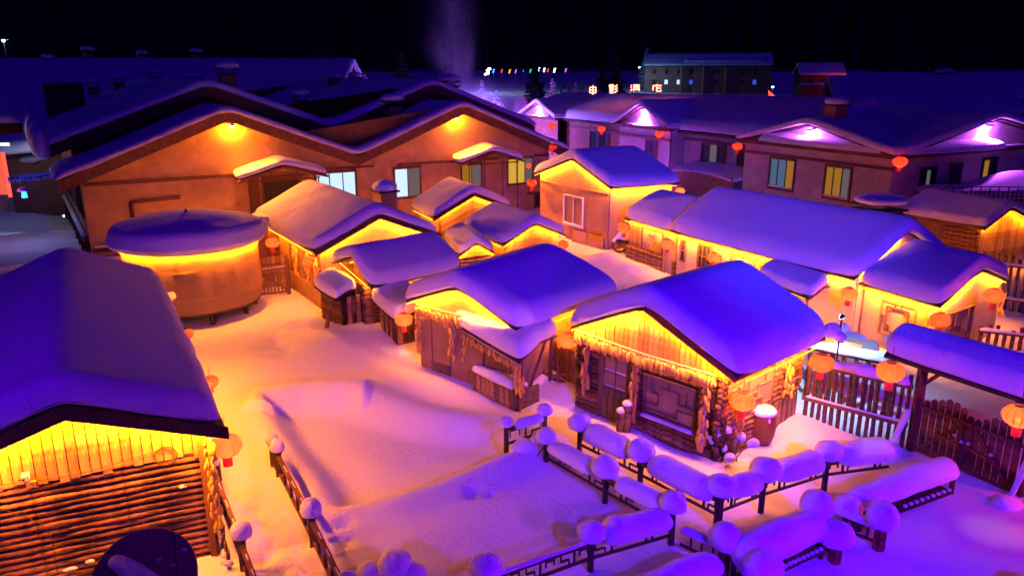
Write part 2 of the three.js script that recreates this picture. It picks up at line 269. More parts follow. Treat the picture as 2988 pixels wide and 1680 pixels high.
// ------------------------------------------------------------------ builders shared by the houses
// a saddle roof from six points: R and L eaves, P ridge, f front end and b back end
function roofBase(q, o = {}) {
  const P = Object.fromEntries(Object.entries(q).map(([k, v]) => [k, A3(v)])), k = o.soft ?? 0.16, c = o.sag ?? 0.12, norm = Math.sqrt(1 + k * k) - k;
  return (U, W) => {
    const t = (U + 1) / 2, r = mix(P.Pf, P.Pb, t), e = W < 0 ? mix(P.Lf, P.Lb, t) : mix(P.Rf, P.Rb, t), a = Math.abs(W), s = (Math.sqrt(a * a + k * k) - k) / norm, y = lerp(r.y, e.y, s + c * a * (1 - a));
    return V(lerp(r.x, e.x, a), y - (o.dip ?? 0.0) * (1 - (2 * t - 1) ** 2), lerp(r.z, e.z, a));
  };
}
function deckOf(t, base, o = {}) { // thin dark boards under the snow
  const n = 13, top = [], p = [], idx = [], uv = [], m = o.in ?? 0.94, th = o.th ?? 0.07;
  for (const U of [-m, m]) for (let i = 0; i < n; i++) { const q = base(U, lerp(-m, m, i / (n - 1))); top.push(q); }
  for (const dy of [0, -th]) top.forEach((q, i) => { p.push(q.x, q.y + dy, q.z); uv.push(i % n, i < n ? 0 : 4); });
  const f = (a, b, c, d) => idx.push(a, b, c, b, d, c), k = 2 * n;
  for (let i = 0; i + 1 < n; i++) { f(i, i + 1, n + i, n + i + 1); f(k + i + 1, k + i, k + n + i + 1, k + n + i); f(i, k + i, i + 1, k + i + 1); f(n + i, n + i + 1, k + n + i, k + n + i + 1); }
  f(0, n, k, k + n); f(n - 1, k + n - 1, 2 * n - 1, k + 2 * n - 1);
  const g = new THREE.BufferGeometry(); g.setAttribute('position', new THREE.Float32BufferAttribute(p, 3)); g.setAttribute('uv', new THREE.Float32BufferAttribute(uv, 2)); g.setIndex(idx); const h = g.toNonIndexed(); h.computeVertexNormals();
  return t.add('roof_deck', h, M.dark);
}
// a warm strip light from a to b hung under an eave; it shines down and a little towards `to`
function strip(t, a, b, power, to, color = WARM, mat = G.strip) {
  a = A3(a); b = A3(b);
  const L = a.distanceTo(b), mid = a.clone().add(b).multiplyScalar(0.5), dir = V(0, -1, 0).addScaledVector(to ? A3(to) : V(), 1).normalize();
  t.add('strip_light', rod(a, b, 0.018, 0.018, 6), mat);
  const l = new THREE.RectAreaLight(color, power * 14 / 0.05, L, 0.05), x = b.clone().sub(a).normalize(), z = dir.clone().negate().addScaledVector(x, dir.dot(x)).normalize();
  l.name = 'strip_glow'; l.quaternion.setFromRotationMatrix(new THREE.Matrix4().makeBasis(x, V().crossVectors(z, x), z));
  l.position.copy(mid).addScaledVector(z, -0.035).sub(t.p); t.o.add(l);
}
// upright boards between plan points a and b, from y0 up to topAt(0..1)
function boards(t, a, b, y0, topAt, out, o = {}) {
  a = A3(a); b = A3(b);
  const L = Math.hypot(b.x - a.x, b.z - a.z), n = Math.round(L / (o.w ?? 0.16)), P = (s, y) => V(lerp(a.x, b.x, s), y, lerp(a.z, b.z, s));
  for (let i = 0; i < n; i++) {
    const s0 = (i + 0.05) / n, s1 = (i + 0.95) / n, low = (typeof y0 === 'function' ? y0((s0 + s1) / 2) : y0) - rr(0, o.ragged ?? 0.1), h0 = topAt(s0), h1 = topAt(s1);
    if (Math.max(h0, h1) - low < 0.05) continue;
    t.add(o.name ?? 'plank', panel([P(s0, low), P(s1, low), P(s1, Math.max(h1, low + 0.02)), P(s0, Math.max(h0, low + 0.02))], rr(0.02, 0.045), out), rnd() < 0.5 ? M.plank : o.mat ?? M.plankDeep);
  }
}
const LOGS = [0, 1, 2, 3].map((s) => { const g = new THREE.CylinderGeometry(1, 1, 1, 9, 10); const a = g.attributes.position; for (let i = 0; i < a.count; i++) { const y = a.getY(i), x = a.getX(i), z = a.getZ(i), an = Math.atan2(z, x), k = 1 + 0.3 * (noise(y * 9 + s * 17, Math.sin(an) * 1.2 + 5) - 0.5) + 0.1 * (hash(Math.round(y * 10) + s * 31, Math.round(an * 3)) - 0.5); a.setXYZ(i, x * k, y, z * k); } const uv = g.attributes.uv; for (let i = 0; i < uv.count; i++) uv.setXY(i, uv.getX(i), uv.getY(i) * 3); weld(g); return g; });
let logNo = 0;
function logAt(t, a, b, r, mat, name = 'log', parent) { a = A3(a); b = A3(b); const d = b.clone().sub(a), L = d.length(); t.put(name, LOGS[logNo++ % 4], mat, a.add(b).multiplyScalar(0.5), turnTo(d), V(r, L, r), parent); }
// a wall of stacked logs, with gaps [s0, s1, y0, y1] for doors and windows
function logWall(t, a, b, y0, y1, r, gaps = [], o = {}) {
  a = A3(a); b = A3(b);
  const n = Math.round((y1 - y0) / (r * 1.82)), L = Math.hypot(b.x - a.x, b.z - a.z), ends = (o.stick ?? 0.12) / L;
  for (let i = 0; i < n; i++) {
    const y = y0 + (i + 0.5) * (y1 - y0) / n, cut = gaps.filter((g) => y > g[2] && y < g[3]).sort((p, q) => p[0] - q[0]); let s = -ends - rr(0, 0.02);
    const mats = o.mats ?? [M.log, M.logPale, M.log];
    const lay = (s0, s1) => { if (s1 - s0 > 0.01) logAt(t, V(lerp(a.x, b.x, s0), y + rr(-0.012, 0.012), lerp(a.z, b.z, s0)), V(lerp(a.x, b.x, s1), y + rr(-0.012, 0.012), lerp(a.z, b.z, s1)), r * rr(0.92, 1.12), mats[Math.floor(rnd() * mats.length)]); };
    for (const g of cut) { lay(s, g[0]); s = g[1]; }
    lay(s, 1 + ends + rr(0, 0.02));
  }
}
const along = (a, b) => { const A = A3(a), B = A3(b); return (s, y) => V(lerp(A.x, B.x, s), y, lerp(A.z, B.z, s)); };
const outOf = (a, b) => { const d = A3(b).sub(A3(a)); return V(-d.z, 0, d.x).normalize(); }; // to the left of a->b seen from above... turned towards the camera below
const facing = (a, b) => { const n = outOf(a, b), m = mix(a, b, 0.5); return n.dot(V(0, 0, 0).sub(m)) < 0 ? n.negate() : n; };
// a framed window in the wall a..b between s0..s1 and y0..y1
function windowIn(t, a, b, s0, s1, y0, y1, o = {}) {
  const P = along(a, b), n = o.out ?? facing(a, b), f = o.frame ?? 0.09, fm = o.mat ?? M.wood, off = (p, k) => p.clone().addScaledVector(n, k), m = o.cols ?? 3, d = o.depth ?? 0.06;
  const w = t.add(o.name ?? 'window', [beam(off(P(s0, y0 - f / 2), 0.02), off(P(s1, y0 - f / 2), 0.02), d * 2, f), beam(off(P(s0, y1 + f / 2), 0.02), off(P(s1, y1 + f / 2), 0.02), d * 2, f), beam(off(P(s0, y0 - f), 0.02), off(P(s0, y1 + f), 0.02), f, d * 2), beam(off(P(s1, y0 - f), 0.02), off(P(s1, y1 + f), 0.02), f, d * 2)], fm);
  const L = P(0, 0).distanceTo(P(1, 0)), dir = P(1, 0).sub(P(0, 0)).normalize(), pane = o.panes ?? [M.glass];
  for (let i = 0; i < m; i++) { const q0 = lerp(s0, s1, i / m), q1 = lerp(s0, s1, (i + 1) / m); t.add('pane', panel([off(P(q0, y0), 0.0), off(P(q1, y0), 0.0), off(P(q1, y1), 0.0), off(P(q0, y1), 0.0)].map((p) => p), 0.012, n), pane[i % pane.length], w); if (i) t.add('mullion', beam(off(P(q0, y0), 0.03), off(P(q0, y1), 0.03), o.mull ?? 0.06, 0.05), o.mullMat ?? fm, w); }
  if (o.rows) for (let i = 1; i < o.rows; i++) t.add('mullion', beam(off(P(s0, lerp(y0, y1, i / o.rows)), 0.034), off(P(s1, lerp(y0, y1, i / o.rows)), 0.034), 0.045, 0.05), fm, w);
  if (o.snow) t.add('snow_cap', roll(off(P(s0, y0), 0.07), off(P(s1, y0), 0.07), 0.07, 0.1), M.snow, w);
  return w;
}
const LATTICE = { // key-pattern bars in a unit square
  key: [[0, .28, .3, .28], [.3, .28, .3, .6], [.3, .6, .16, .6], [.16, .6, .16, 1], [.3, .8, .7, .8], [.7, .8, .7, .5], [.7, .5, 1, .5], [.84, .5, .84, .9], [.3, .1, .68, .1], [.68, .1, .68, .34], [.68, .34, 1, .34], [0, .1, .3, .1], [.5, .8, .5, 1], [.45, 0, .45, .1]],
  frame: [[.18, .12, .18, .88], [.82, .12, .82, .88], [.18, .88, .82, .88], [.18, .12, .82, .12], [0, .55, .18, .55], [.82, .45, 1, .45], [.28, .88, .28, .72], [.18, .72, .28, .72], [.72, .72, .82, .72], [.72, .88, .72, .72], [.28, .12, .28, .28], [.18, .28, .28, .28], [.4, .88, .4, 1], [.6, 0, .6, .12], [.4, .12, .4, 0], [.6, .88, .6, 1]],
  ice: [[.33, .05, .6, .05], [.33, .05, .33, .4], [.33, .4, .66, .4], [.66, .4, .66, .05], [0, .25, .33, .25], [.66, .2, 1, .2], [.5, .4, .5, .75], [0, .6, .5, .6], [.5, .75, 1, .75], [.2, .6, .2, 1], [.75, .75, .75, 1]],
};
function lattice(t, a, b, s0, s1, y0, y1, kind, mat, parent, th = 0.045) {
  const P = along(a, b), n = facing(a, b), w = LATTICE[kind];
  for (const [x0, z0, x1, z1] of w) t.add('lattice_bar', beam(P(lerp(s0, s1, x0), lerp(y0, y1, z0)).addScaledVector(n, 0.07 + rr(0, 0.006)), P(lerp(s0, s1, x1), lerp(y0, y1, z1)).addScaledVector(n, 0.07 + rr(0, 0.006)), th, th), mat, parent);
}
const COBS = [0, 1, 2].map((s) => { const g = new THREE.LatheGeometry([[0, -1], [0.62, -0.9], [0.95, -0.5], [1, 0.1], [0.82, 0.6], [0.45, 0.95], [0, 1]].map(([x, y]) => new THREE.Vector2(x, y)), 7); g.rotateZ((s - 1) * 0.08); return g; });
// bunches of corn cobs hung along a..b; sag and rows
function corn(t, a, b, n, len, o = {}) {
  a = A3(a); b = A3(b); const out = o.out ?? V(0, 0, 1);
  t.add('husk_rope', rod(a, b, 0.03, 0.03, 5), M.husk);
  for (let i = 0; i < n; i++) {
    const s = (i + rr(0.1, 0.9)) / n, p = mix(a, b, s).addScaledVector(out, rr(0, 0.09)), l = len * rr(0.8, 1.15), lean = V(rr(-0.28, 0.28), -1, rr(-0.28, 0.28)).normalize();
    p.y -= o.hang === false ? 0 : l * 0.55 + rr(0, o.drop ?? 0.05);
    t.put('corn_cob', COBS[i % 3], i % 4 ? M.corn : M.cornDeep, p, turnTo(lean.negate()), V(l * 0.2, l / 2, l * 0.2));
    if (i % 3 === 0) t.put('husk', HUSK, M.husk, p.clone().add(V(rr(-0.03, 0.03), l * 0.6, rr(-0.03, 0.03))), turnTo(V(rr(-1, 1), 0.6, rr(-1, 1))), V(0.02, l * 0.3, 0.02));
  }
}
const HUSK = new THREE.ConeGeometry(1, 1, 5);
// ------------------------------------------------------------------ the ochre lodge with two pairs of gables
const frame = (o, d) => { const D = V(d[0], 0, d[1]).normalize(), N = V(D.z, 0, -D.x); return (t, y, s = 0) => V(o[0], y, o[1]).addScaledVector(D, t).addScaledVector(N, s); };
const HP = frame([-24, -42.3], [0.839, -0.544]); // along the front, height, depth behind the front
{
  const T = new Thing('ochre_lodge', HP(0, 0), 'large ochre plastered lodge with two wide gables, each with a lamp, at the upper left', 'building');
  const zig = (t, low, high) => high - Math.abs(((t % 16) + 16) % 16 - 8) / 8 * (high - low), out = HP(0, 0, -1).sub(HP(0, 0, 0));
  const yA = (t) => zig(t, 4.95, 8.05), yB = (t) => zig(t, 6.5, 9.45);
  // front wall, side walls, back part
  const top = [0, 8, 16, 24, 32].map((t) => HP(t, yA(t)));
  T.add('wall', panel([HP(0, -0.5), HP(32, -0.5), ...top.slice().reverse()], 0.02, out), M.ochre);
  T.add('wall', [panel([HP(0, -0.5, 0), HP(0, -0.5, 30), HP(0, 6.4, 30), HP(0, 6.4, 4.5), HP(0, 4.9, 4.5), HP(0, 4.9, 0)], 0.02, HP(-1, 0).sub(HP(0, 0)))], M.ochre);
  T.add('wall', panel([HP(32, -0.5, 0), HP(32, -0.5, 30), HP(32, 6.4, 30), HP(32, 6.4, 4.5), HP(32, 4.9, 4.5), HP(32, 4.9, 0)], 0.02, HP(1, 0).sub(HP(0, 0))), M.ochre);
  T.add('wall', panel([HP(0, 5, 4.6), HP(32, 5, 4.6), ...[32, 24, 16, 8, 0].map((t) => HP(t, yB(t), 4.6))], 0.02, out), M.trim);
  T.add('wall', panel([HP(0, -0.5, 30), HP(32, -0.5, 30), ...[32, 24, 16, 8, 0].map((t) => HP(t, yB(t), 30))], 0.02, out.clone().negate()), M.ochre);
  // red-brown bargeboards that follow the gables
  for (const [s, f] of [[-0.8, yA], [3.7, yB]]) for (const [a, b] of [[-1.2, 8], [8, 16], [16, 24], [24, 33.2]]) {
    const ya = a < 0 ? f(0) - 0.46 : f(a), yb = b > 32 ? f(32) - 0.46 : f(b);
    T.add('bargeboard', panel([HP(a, ya - 0.62, s), HP(b, yb - 0.62, s), HP(b, yb + 0.02, s), HP(a, ya + 0.02, s)], 0.07, out), M.trim);
    T.add('soffit', panel([HP(a, ya - 0.06, s), HP(b, yb - 0.06, s), HP(b, yb - 0.06, s + 0.8), HP(a, ya - 0.06, s + 0.8)], 0.05, V(0, 1, 0)), M.trim);
  }
  // snow on both roofs
  const zs = (f, s0, s1, soft) => (U, W) => { const t = lerp(-1.3, 33.3, (W + 1) / 2), s = lerp(s0, s1, (U + 1) / 2), tt = clamp(t, 0, 32); let y = 0; for (const k of [-soft, 0, soft]) y += f(clamp(tt + k, 0, 32)) / 3; return HP(t, y - (t < 0 ? -t * 0.38 : t > 32 ? (t - 32) * 0.38 : 0), s); };
  T.add('snow_cap', blanket(zs(yA, -0.95, 5, 0.5), 0.42, { nu: 12, nv: 110, bu: 0.18, bv: 0.03, wave: 0.07, bumpy: 0.05, round: 0.0, s: 3, under: 0.15 }), M.snow);
  T.add('snow_cap', blanket(zs(yB, 3.5, 31, 0.5), 0.5, { nu: 20, nv: 110, bu: 0.05, bv: 0.03, wave: 0.08, bumpy: 0.08, round: 0.0, s: 4, under: 0.15 }), M.snow);
  T.add('snow_cap', Array.from({ length: 15 }, (_, i) => blob(HP(-1.5 - 0.1 * (i % 2), 5.45 + 0.03 * i, 4 + i * 1.7), 0.45, 1.15, 1.1, 0.57, 12)), M.snow, null, 'snow hanging in thick folds over the left eave');
  // trim bands
  const band = (t0, t1, y, h = 0.2) => T.add('trim_band', beam(HP(t0, y, -0.05), HP(t1, y, -0.05), 0.1, h), M.trim);
  band(0.1, 8.9, 4.15); band(13.2, 17.4, 4.15, 0.16); band(19.2, 27.4, 4.12); band(30.6, 32, 4.12); band(0.1, 2.9, 0.42, 0.3); band(30, 32, 1.25, 0.2);
  T.add('snow_cap', roll(HP(0.1, 0.57, -0.12), HP(2.6, 0.57, -0.12), 0.08, 0.12), M.snow);
  T.add('trim_band', [beam(HP(2.35, 0.3, -0.06), HP(2.35, 3.0, -0.06), 0.12, 0.22), beam(HP(2.35, 3.0, -0.06), HP(5, 3.05, -0.06), 0.12, 0.2)], M.trim);
  // windows and doors, placed along the front
  const a = HP(0, 0, -0.02), b = HP(32, 0, -0.02), W = (t0, t1, y0, y1, o) => windowIn(T, a, b, t0 / 32, t1 / 32, y0, y1, { out, mat: M.trim, mull: 0.12, mullMat: M.black, ...o });
  W(13.35, 16.1, 2.2, 3.85, { panes: [G.roomCool, G.roomCool, G.roomCool], frame: 0.2 });
  W(18.9, 20.9, 1.9, 3.8, { cols: 2, panes: [G.roomCool, G.roomDim], frame: 0.2 });
  W(28.2, 30.5, 2.15, 3.95, { panes: [G.room, G.room, G.roomDim], frame: 0.16 });
  W(24.2, 25.9, 0.6, 3.8, { cols: 2, rows: 2, panes: [G.roomAmber, G.roomDim], frame: 0.18, name: 'door' });
  W(9.9, 12.3, 0.8, 3.75, { cols: 1, panes: [M.black], frame: 0.22, name: 'door' });
  W(30.7, 31.6, 0.2, 1.1, { cols: 1, panes: [M.black], frame: 0.12 });
  T.add('corner_panel', panel([HP(9, 0.7, -0.04), HP(9.7, 0.7, -0.04), HP(9.7, 3.9, -0.04), HP(9, 3.9, -0.04)], 0.05, out), M.trim);
  // red lamp seen through the right-hand window
  T.add('window_lamp', new THREE.SphereGeometry(0.22, 12, 8).translate(...HP(30.05, 3.4, -0.12).toArray()), G.roomRed);
  // left side: posts below a snowy ledge and narrow windows above
  const la = HP(-0.02, 0, 0), lb = HP(-0.02, 0, 30), lo = HP(-1, 0).sub(HP(0, 0));
  for (let i = 0; i < 12; i++) T.add('pilaster', beam(HP(-0.12, -0.4, 0.5 + i * 2.1), HP(-0.12, 0.9 + 0.02 * i, 0.5 + i * 2.1), 0.4, 0.3), M.dark);
  T.add('ledge', beam(HP(-0.16, 1.0, 0.1), HP(-0.16, 1.3, 26), 0.36, 0.2), M.trim);
  T.add('snow_cap', roll(HP(-0.2, 1.05, 0.1), HP(-0.2, 1.36, 26), 0.14, 0.2), M.snow);
  for (let i = 0; i < 7; i++) windowIn(T, la, lb, (1.2 + i * 2.6) / 30, (2.1 + i * 2.6) / 30, 2.2, 4.1, { out: lo, mat: M.trim, cols: 1, panes: [M.black], frame: 0.14 });
  // lit gable lamps
  for (const [t, y, pw] of [[8.35, 7.1, 1700], [23.75, 7.15, 1100]]) {
    const p = HP(t, y, -0.34), f = T.add('lamp', merge([beam(HP(t, y + 0.26, -0.02), HP(t, y + 0.22, -0.42), 0.06, 0.06), new THREE.ConeGeometry(0.16, 0.2, 12, 1, true).translate(p.x, p.y + 0.14, p.z)]), M.metal);
    T.add('bulb', new THREE.SphereGeometry(0.11, 12, 8).translate(...p.toArray()), G.lamp, f);
    const l = new THREE.SpotLight(WARM, pw, 0, 0.9, 0.6, 2); l.name = 'gable_glow'; l.shadow.radius = 9; T.light(l, p.clone().add(V(0, -0.16, 0)), p.clone().addScaledVector(out, 2.4).add(V(0, -3, 0)));
    const k = new THREE.PointLight(WARM, 100); k.name = 'gable_glow'; k.shadow.radius = 3; T.light(k, p);
  }
}
// the two small gabled porch roofs on its front
function porch(t, y, w, d, label) {
  const T = new Thing('porch_canopy', HP(t, 0, -d / 2), label, 'porch canopy');
  const q = { Lf: HP(t - w / 2, y, -d), Rf: HP(t + w / 2, y, -d), Lb: HP(t - w / 2, y + 0.15, -0.05), Rb: HP(t + w / 2, y + 0.15, -0.05), Pf: HP(t, y + 0.75, -d), Pb: HP(t, y + 0.9, -0.05) }, B = roofBase(q, { soft: 0.12 });
  deckOf(T, B, { in: 0.98 });
  T.add('snow_cap', blanket(B, 0.42, { nu: 14, nv: 30, bu: 0.35, bv: 0.08, s: t, wave: 0.05 }), M.snow);
  for (const s of [-1, 1]) { T.add('bargeboard', beam(mix(q.Pf, s < 0 ? q.Lf : q.Rf, 0).add(V(0, -0.08, 0)), (s < 0 ? q.Lf : q.Rf).clone().add(V(0, -0.08, 0)), 0.06, 0.16), M.trim); }
  T.add('tie_beam', beam(q.Lf.clone().lerp(q.Rf, 0.1).add(V(0, -0.1, 0)), q.Lf.clone().lerp(q.Rf, 0.9).add(V(0, -0.1, 0)), 0.06, 0.08), M.trim);
  T.add('tie_beam', beam(mix(q.Lf, q.Pf, 0.55).add(V(0, -0.08, 0)), mix(q.Rf, q.Pf, 0.55).add(V(0, -0.08, 0)), 0.05, 0.05), M.trim);
  for (const k of [0.12, 0.36, 0.64, 0.88]) T.add('post', beam(mix(q.Lf, q.Rf, k).setY(0), mix(q.Lf, q.Rf, k).setY(y + (0.5 - Math.abs(k - 0.5)) * 0.9), 0.07, 0.07), M.dark);
}
porch(10.9, 3.95, 5.6, 1.5, 'snow-covered gabled porch roof over the dark door under the left lodge gable');
porch(26.0, 4.05, 5.4, 1.6, 'snow-covered gabled porch roof over the glazed door under the right lodge gable');

// brick chimneys on the roofs of the lodge
function chimney(p, w, h, label, o = {}) {
  const T = new Thing(o.name ?? 'chimney', p, label, 'chimney', o.group), turn = o.turn ?? 0.57;
  T.add('stack', box(p, w, h, w, turn), o.mat ?? M.rose);
  T.add('rim', box(p.clone().add(V(0, h, 0)), w * 1.25, 0.1, w * 1.25, turn), M.black);
  if (o.hood !== false) { const a = V(w * 0.7, 0, 0).applyAxisAngle(UP, turn), c = p.clone().add(V(0, h + 0.35, 0)); T.add('hood', [beam(c.clone().sub(a), c.clone().add(V(0, 0.25, 0)), w * 1.3, 0.05), beam(c.clone().add(V(0, 0.25, 0)), c.clone().add(a), w * 1.3, 0.05), ...[-1, 1].map((s) => beam(p.clone().addScaledVector(a, s * 0.6).add(V(0, h, 0)), c.clone().addScaledVector(a, s * 0.6), 0.05, 0.05))], M.black); T.add('snow_cap', blob(c.clone().add(V(0, 0.08, 0)), w * 0.9, 0.34, w * 0.8, turn), M.snow); }
  else T.add('snow_cap', blob(p.clone().add(V(0, h + 0.1, 0)), w * 0.72, 0.36, w * 0.72, turn), M.snow);
}
chimney(HP(20.2, 6.6, 2.6), 1.0, 1.3, 'squat dark chimney on the near right-hand roof of the ochre lodge');
chimney(HP(26.2, 7.6, 5.2), 1.0, 1.6, 'tall dark chimney right of the right lodge gable peak');
chimney(HP(15.2, 6.9, 7.5), 0.8, 1.3, 'round-topped chimney in the valley between the lodge roofs');
chimney(HP(10.5, 8.9, 9), 1.0, 1.2, 'dark chimney just right of the left rear gable peak');
for (const [t, s, y, k, n] of [[3.4, 25, 8.5, 0.8, 'leftmost'], [5.4, 25.5, 8.9, 0.8, 'second from the left'], [8.2, 25, 9.3, 0.9, 'third from the left'], [11.5, 25.5, 8.9, 1.0, 'fourth from the left']]) chimney(HP(t, y, s), k, 0.5, n + ' of the four vents on the rear left lodge ridge');
for (const [t, s, y, n] of [[22.4, 20, 9.2, 'left'], [24.6, 20.5, 9.3, 'right']]) chimney(HP(t, y, s), 0.9, 0.5, n + ' one of two low vents on the rear right lodge ridge', { hood: false });
{ const p = HP(1.0, 6.9, 21); const T = new Thing('water_tank', p, 'black square tank standing on the far left roof edge', 'tank'); T.add('tank_body', box(p, 2.6, 2.5, 2, 0.57), M.black); T.add('rim', box(p.clone().add(V(0, 2.5, 0)), 2.7, 0.1, 2.1, 0.57), M.metal); T.add('snow_cap', blob(p.clone().add(V(0, 2.55, 0)), 1.2, 0.1, 0.9, 0.57), M.snow); }

// ------------------------------------------------------------------ the cream inn at the right, stepped back to the left
const BP = frame([24, -48.1], [-0.418, -0.908]); // along its left-hand front, height, s > 0 towards the camera side
const BQ = frame([24, -48.1], [0.87, -0.49]); // along its right-hand front, s > 0 behind
{
  const T = new Thing('cream_inn', BP(0, 0), 'long cream plastered inn with violet-lit gables under dark snowy roofs at the right', 'building');
  const inn = (t, y, s = 0) => BP(t, y, -s), out = BP(0, 0, 1).sub(BP(0, 0, 0)), outR = BQ(0, 0, -1).sub(BQ(0, 0, 0));
  const wall = (t0, t1, s, y, mat = M.cream) => T.add('wall', panel([inn(t0, -0.5, s), inn(t1, -0.5, s), inn(t1, y, s), inn(t0, y, s)], 0.05, out), mat);
  const side = (t, s0, s1, y, sg, mat = M.cream) => T.add('wall', panel([inn(t, -0.5, s0), inn(t, -0.5, s1), inn(t, y, s1), inn(t, y, s0)], 0.05, BP(sg, 0).sub(BP(0, 0))), mat);
  wall(0, 13.5, 0, 5.2); side(13.5, 0, 2.5, 5.2, 1); wall(13.5, 24.4, 2.4, 5.2); side(24.4, 2.4, 0.9, 5.3, -1); wall(24.4, 33, 0.8, 5.35); side(33, 0.8, 2.5, 5.3, 1, M.rose); wall(33, 47, 2.4, 5.2, M.rose); wall(47, 56, 1.2, 5.2, M.rose);
  T.add('wall', panel([BQ(0, -0.5), BQ(21, -0.5), BQ(21, 5.2), BQ(0, 5.2)], 0.05, outR), M.cream);
  T.add('wall', panel([inn(56, -0.5, 1.2), inn(56, -0.5, 14), inn(56, 7, 9), inn(56, 5, 1.2)], 0.05, BP(1, 0).sub(BP(0, 0))), M.rose);
  // gables: [centre, half width, front s, eave y, apex y, depth]
  const gables = [[6.75, 7.4, -0.75, 5.2, 6.75, 11], [28.7, 4.9, 0.1, 5.35, 7.35, 9], [51.5, 5.2, 0.3, 5.2, 6.9, 9]];
  gables.forEach(([c, w, s, y, top, depth], i) => {
    const q = { Lf: inn(c + w, y, s), Rf: inn(c - w, y, s), Pf: inn(c, top, s), Lb: inn(c + w, y, s + depth), Rb: inn(c - w, y, s + depth), Pb: inn(c, top + 0.1, s + depth) }, B = roofBase(q, { soft: 0.1, sag: 0.2 });
    deckOf(T, B, { in: 0.97, th: 0.1 });
    T.add('snow_cap', blanket(B, 0.5, { nu: 20, nv: 44, bu: 0.07, bv: 0.06, wave: 0.08, s: 20 + i, round: 0.02, under: 0.2 }), M.snow);
    const ws = s + 0.78, g = T.add('gable', panel([inn(c - w * 0.9, y + 0.1, ws), inn(c + w * 0.9, y + 0.1, ws), inn(c, top - 0.12, ws)], 0.05, out), M.cream);
    if (i) for (let k = 0; k < 8; k++) { const yy = y + 0.2 + k * 0.21, hw = w * 0.9 * (1 - (yy - y + 0.2) / (top - y)) ; if (hw > 0.2) T.add('board', beam(inn(c - hw, yy, ws - 0.07), inn(c + hw, yy, ws - 0.07), 0.03, 0.17), M.cream, g); }
    T.add('trim_band', beam(inn(c - w * 0.93, y - 0.05, ws - 0.25), inn(c + w * 0.93, y - 0.05, ws - 0.25), 0.55, 0.28), M.trim);
    T.add('snow_cap', roll(inn(c - w * 0.6, y + 0.1, ws - 0.3), inn(c + w * 0.6, y + 0.1, ws - 0.3), 0.16, 0.1), M.snow);
    const p = inn(c, top - 0.42, ws - 0.4), f = T.add('lamp', [beam(inn(c, top - 0.3, ws), p.clone().add(V(0, 0.1, 0)), 0.08, 0.08), box(p.clone().add(V(0, 0.02, 0)), 0.5, 0.1, 0.2, 0.4)], M.metal);
    T.add('bulb', new THREE.SphereGeometry(0.1, 10, 8).scale(1.6, 0.5, 1).translate(p.x, p.y - 0.06, p.z), G.uv, f);
    const l = new THREE.SpotLight(VIOLET, 3600, 0, 1.0, 0.7, 2); l.name = 'violet_glow'; l.shadow.radius = 4; T.light(l, p.clone().add(V(0, -0.14, 0)), inn(c, top - 3.5, ws - 0.05)); const vp = new THREE.PointLight(VIOLET, 95); vp.name = 'violet_glow'; vp.shadow.radius = 4; T.light(vp, p.clone().add(V(0, -0.1, 0)));
  });
  { // the gable on the right-hand front
    const q = { Lf: BQ(-0.6, 5.2, -0.8), Rf: BQ(21, 5.2, -0.8), Pf: BQ(10, 7.25, -0.8), Lb: BQ(-0.6, 5.3, 11), Rb: BQ(21, 5.3, 11), Pb: BQ(10, 7.3, 11) }, B = roofBase(q, { soft: 0.08, sag: 0.15 });
    deckOf(T, B, { in: 0.97, th: 0.1 });
    T.add('snow_cap', blanket(B, 0.5, { nu: 20, nv: 60, bu: 0.06, bv: 0.05, wave: 0.08, s: 31, round: 0.02, under: 0.2 }), M.snow);
    T.add('gable', panel([BQ(0.4, 5.3, 0), BQ(20, 5.3, 0), BQ(10, 7.1, 0)], 0.05, outR), M.cream);
    T.add('trim_band', beam(BQ(0.05, 5.15, -0.25), BQ(21, 5.15, -0.25), 0.5, 0.28), M.trim);
    T.add('snow_cap', roll(BQ(6.4, 5.3, -0.3), BQ(14, 5.3, -0.3), 0.18, 0.1), M.snow);
    const p = BQ(9.2, 6.75, -0.42), f = T.add('lamp', [beam(BQ(9.4, 6.85, 0), p.clone().add(V(0, 0.1, 0)), 0.08, 0.08), box(p.clone().add(V(0, 0.02, 0)), 0.5, 0.1, 0.2, 0.4)], M.metal);
    T.add('bulb', new THREE.SphereGeometry(0.1, 10, 8).scale(1.6, 0.5, 1).translate(p.x, p.y - 0.06, p.z), G.uv, f);
    const l = new THREE.SpotLight(VIOLET, 3600, 0, 1.0, 0.7, 2); l.name = 'violet_glow'; l.shadow.radius = 4; T.light(l, p.clone().add(V(0, -0.14, 0)), BQ(9.0, 3.5, -0.1)); const vp = new THREE.PointLight(VIOLET, 95); vp.name = 'violet_glow'; vp.shadow.radius = 4; T.light(vp, p.clone().add(V(0, -0.1, 0)));
  }
  { // long roof behind the gables, and the higher block at the right
    const q = { Rf: inn(9, 5.15, 1.4), Rb: inn(58, 5.15, 1.4), Pf: inn(9, 7.45, 8), Pb: inn(58, 7.1, 8), Lf: inn(9, 5.2, 15), Lb: inn(58, 5.2, 15) }, B = roofBase(q, { soft: 0.12 });
    deckOf(T, B, { in: 0.985, th: 0.16 });
    T.add('snow_cap', blanket(B, 0.95, { nu: 70, nv: 26, bu: 0.02, bv: 0.12, wave: 0.16, s: 41, round: 0.01, under: 0.25 }), M.snow);
    const r = { Rf: V(27, 7.7, -66), Rb: V(62, 7.7, -80), Pf: V(30, 9.5, -75), Pb: V(64, 9.7, -88), Lf: V(33, 7.5, -84), Lb: V(66, 7.5, -96) }, C = roofBase(r, { soft: 0.16 });
    deckOf(T, C, { in: 0.98, th: 0.5 });
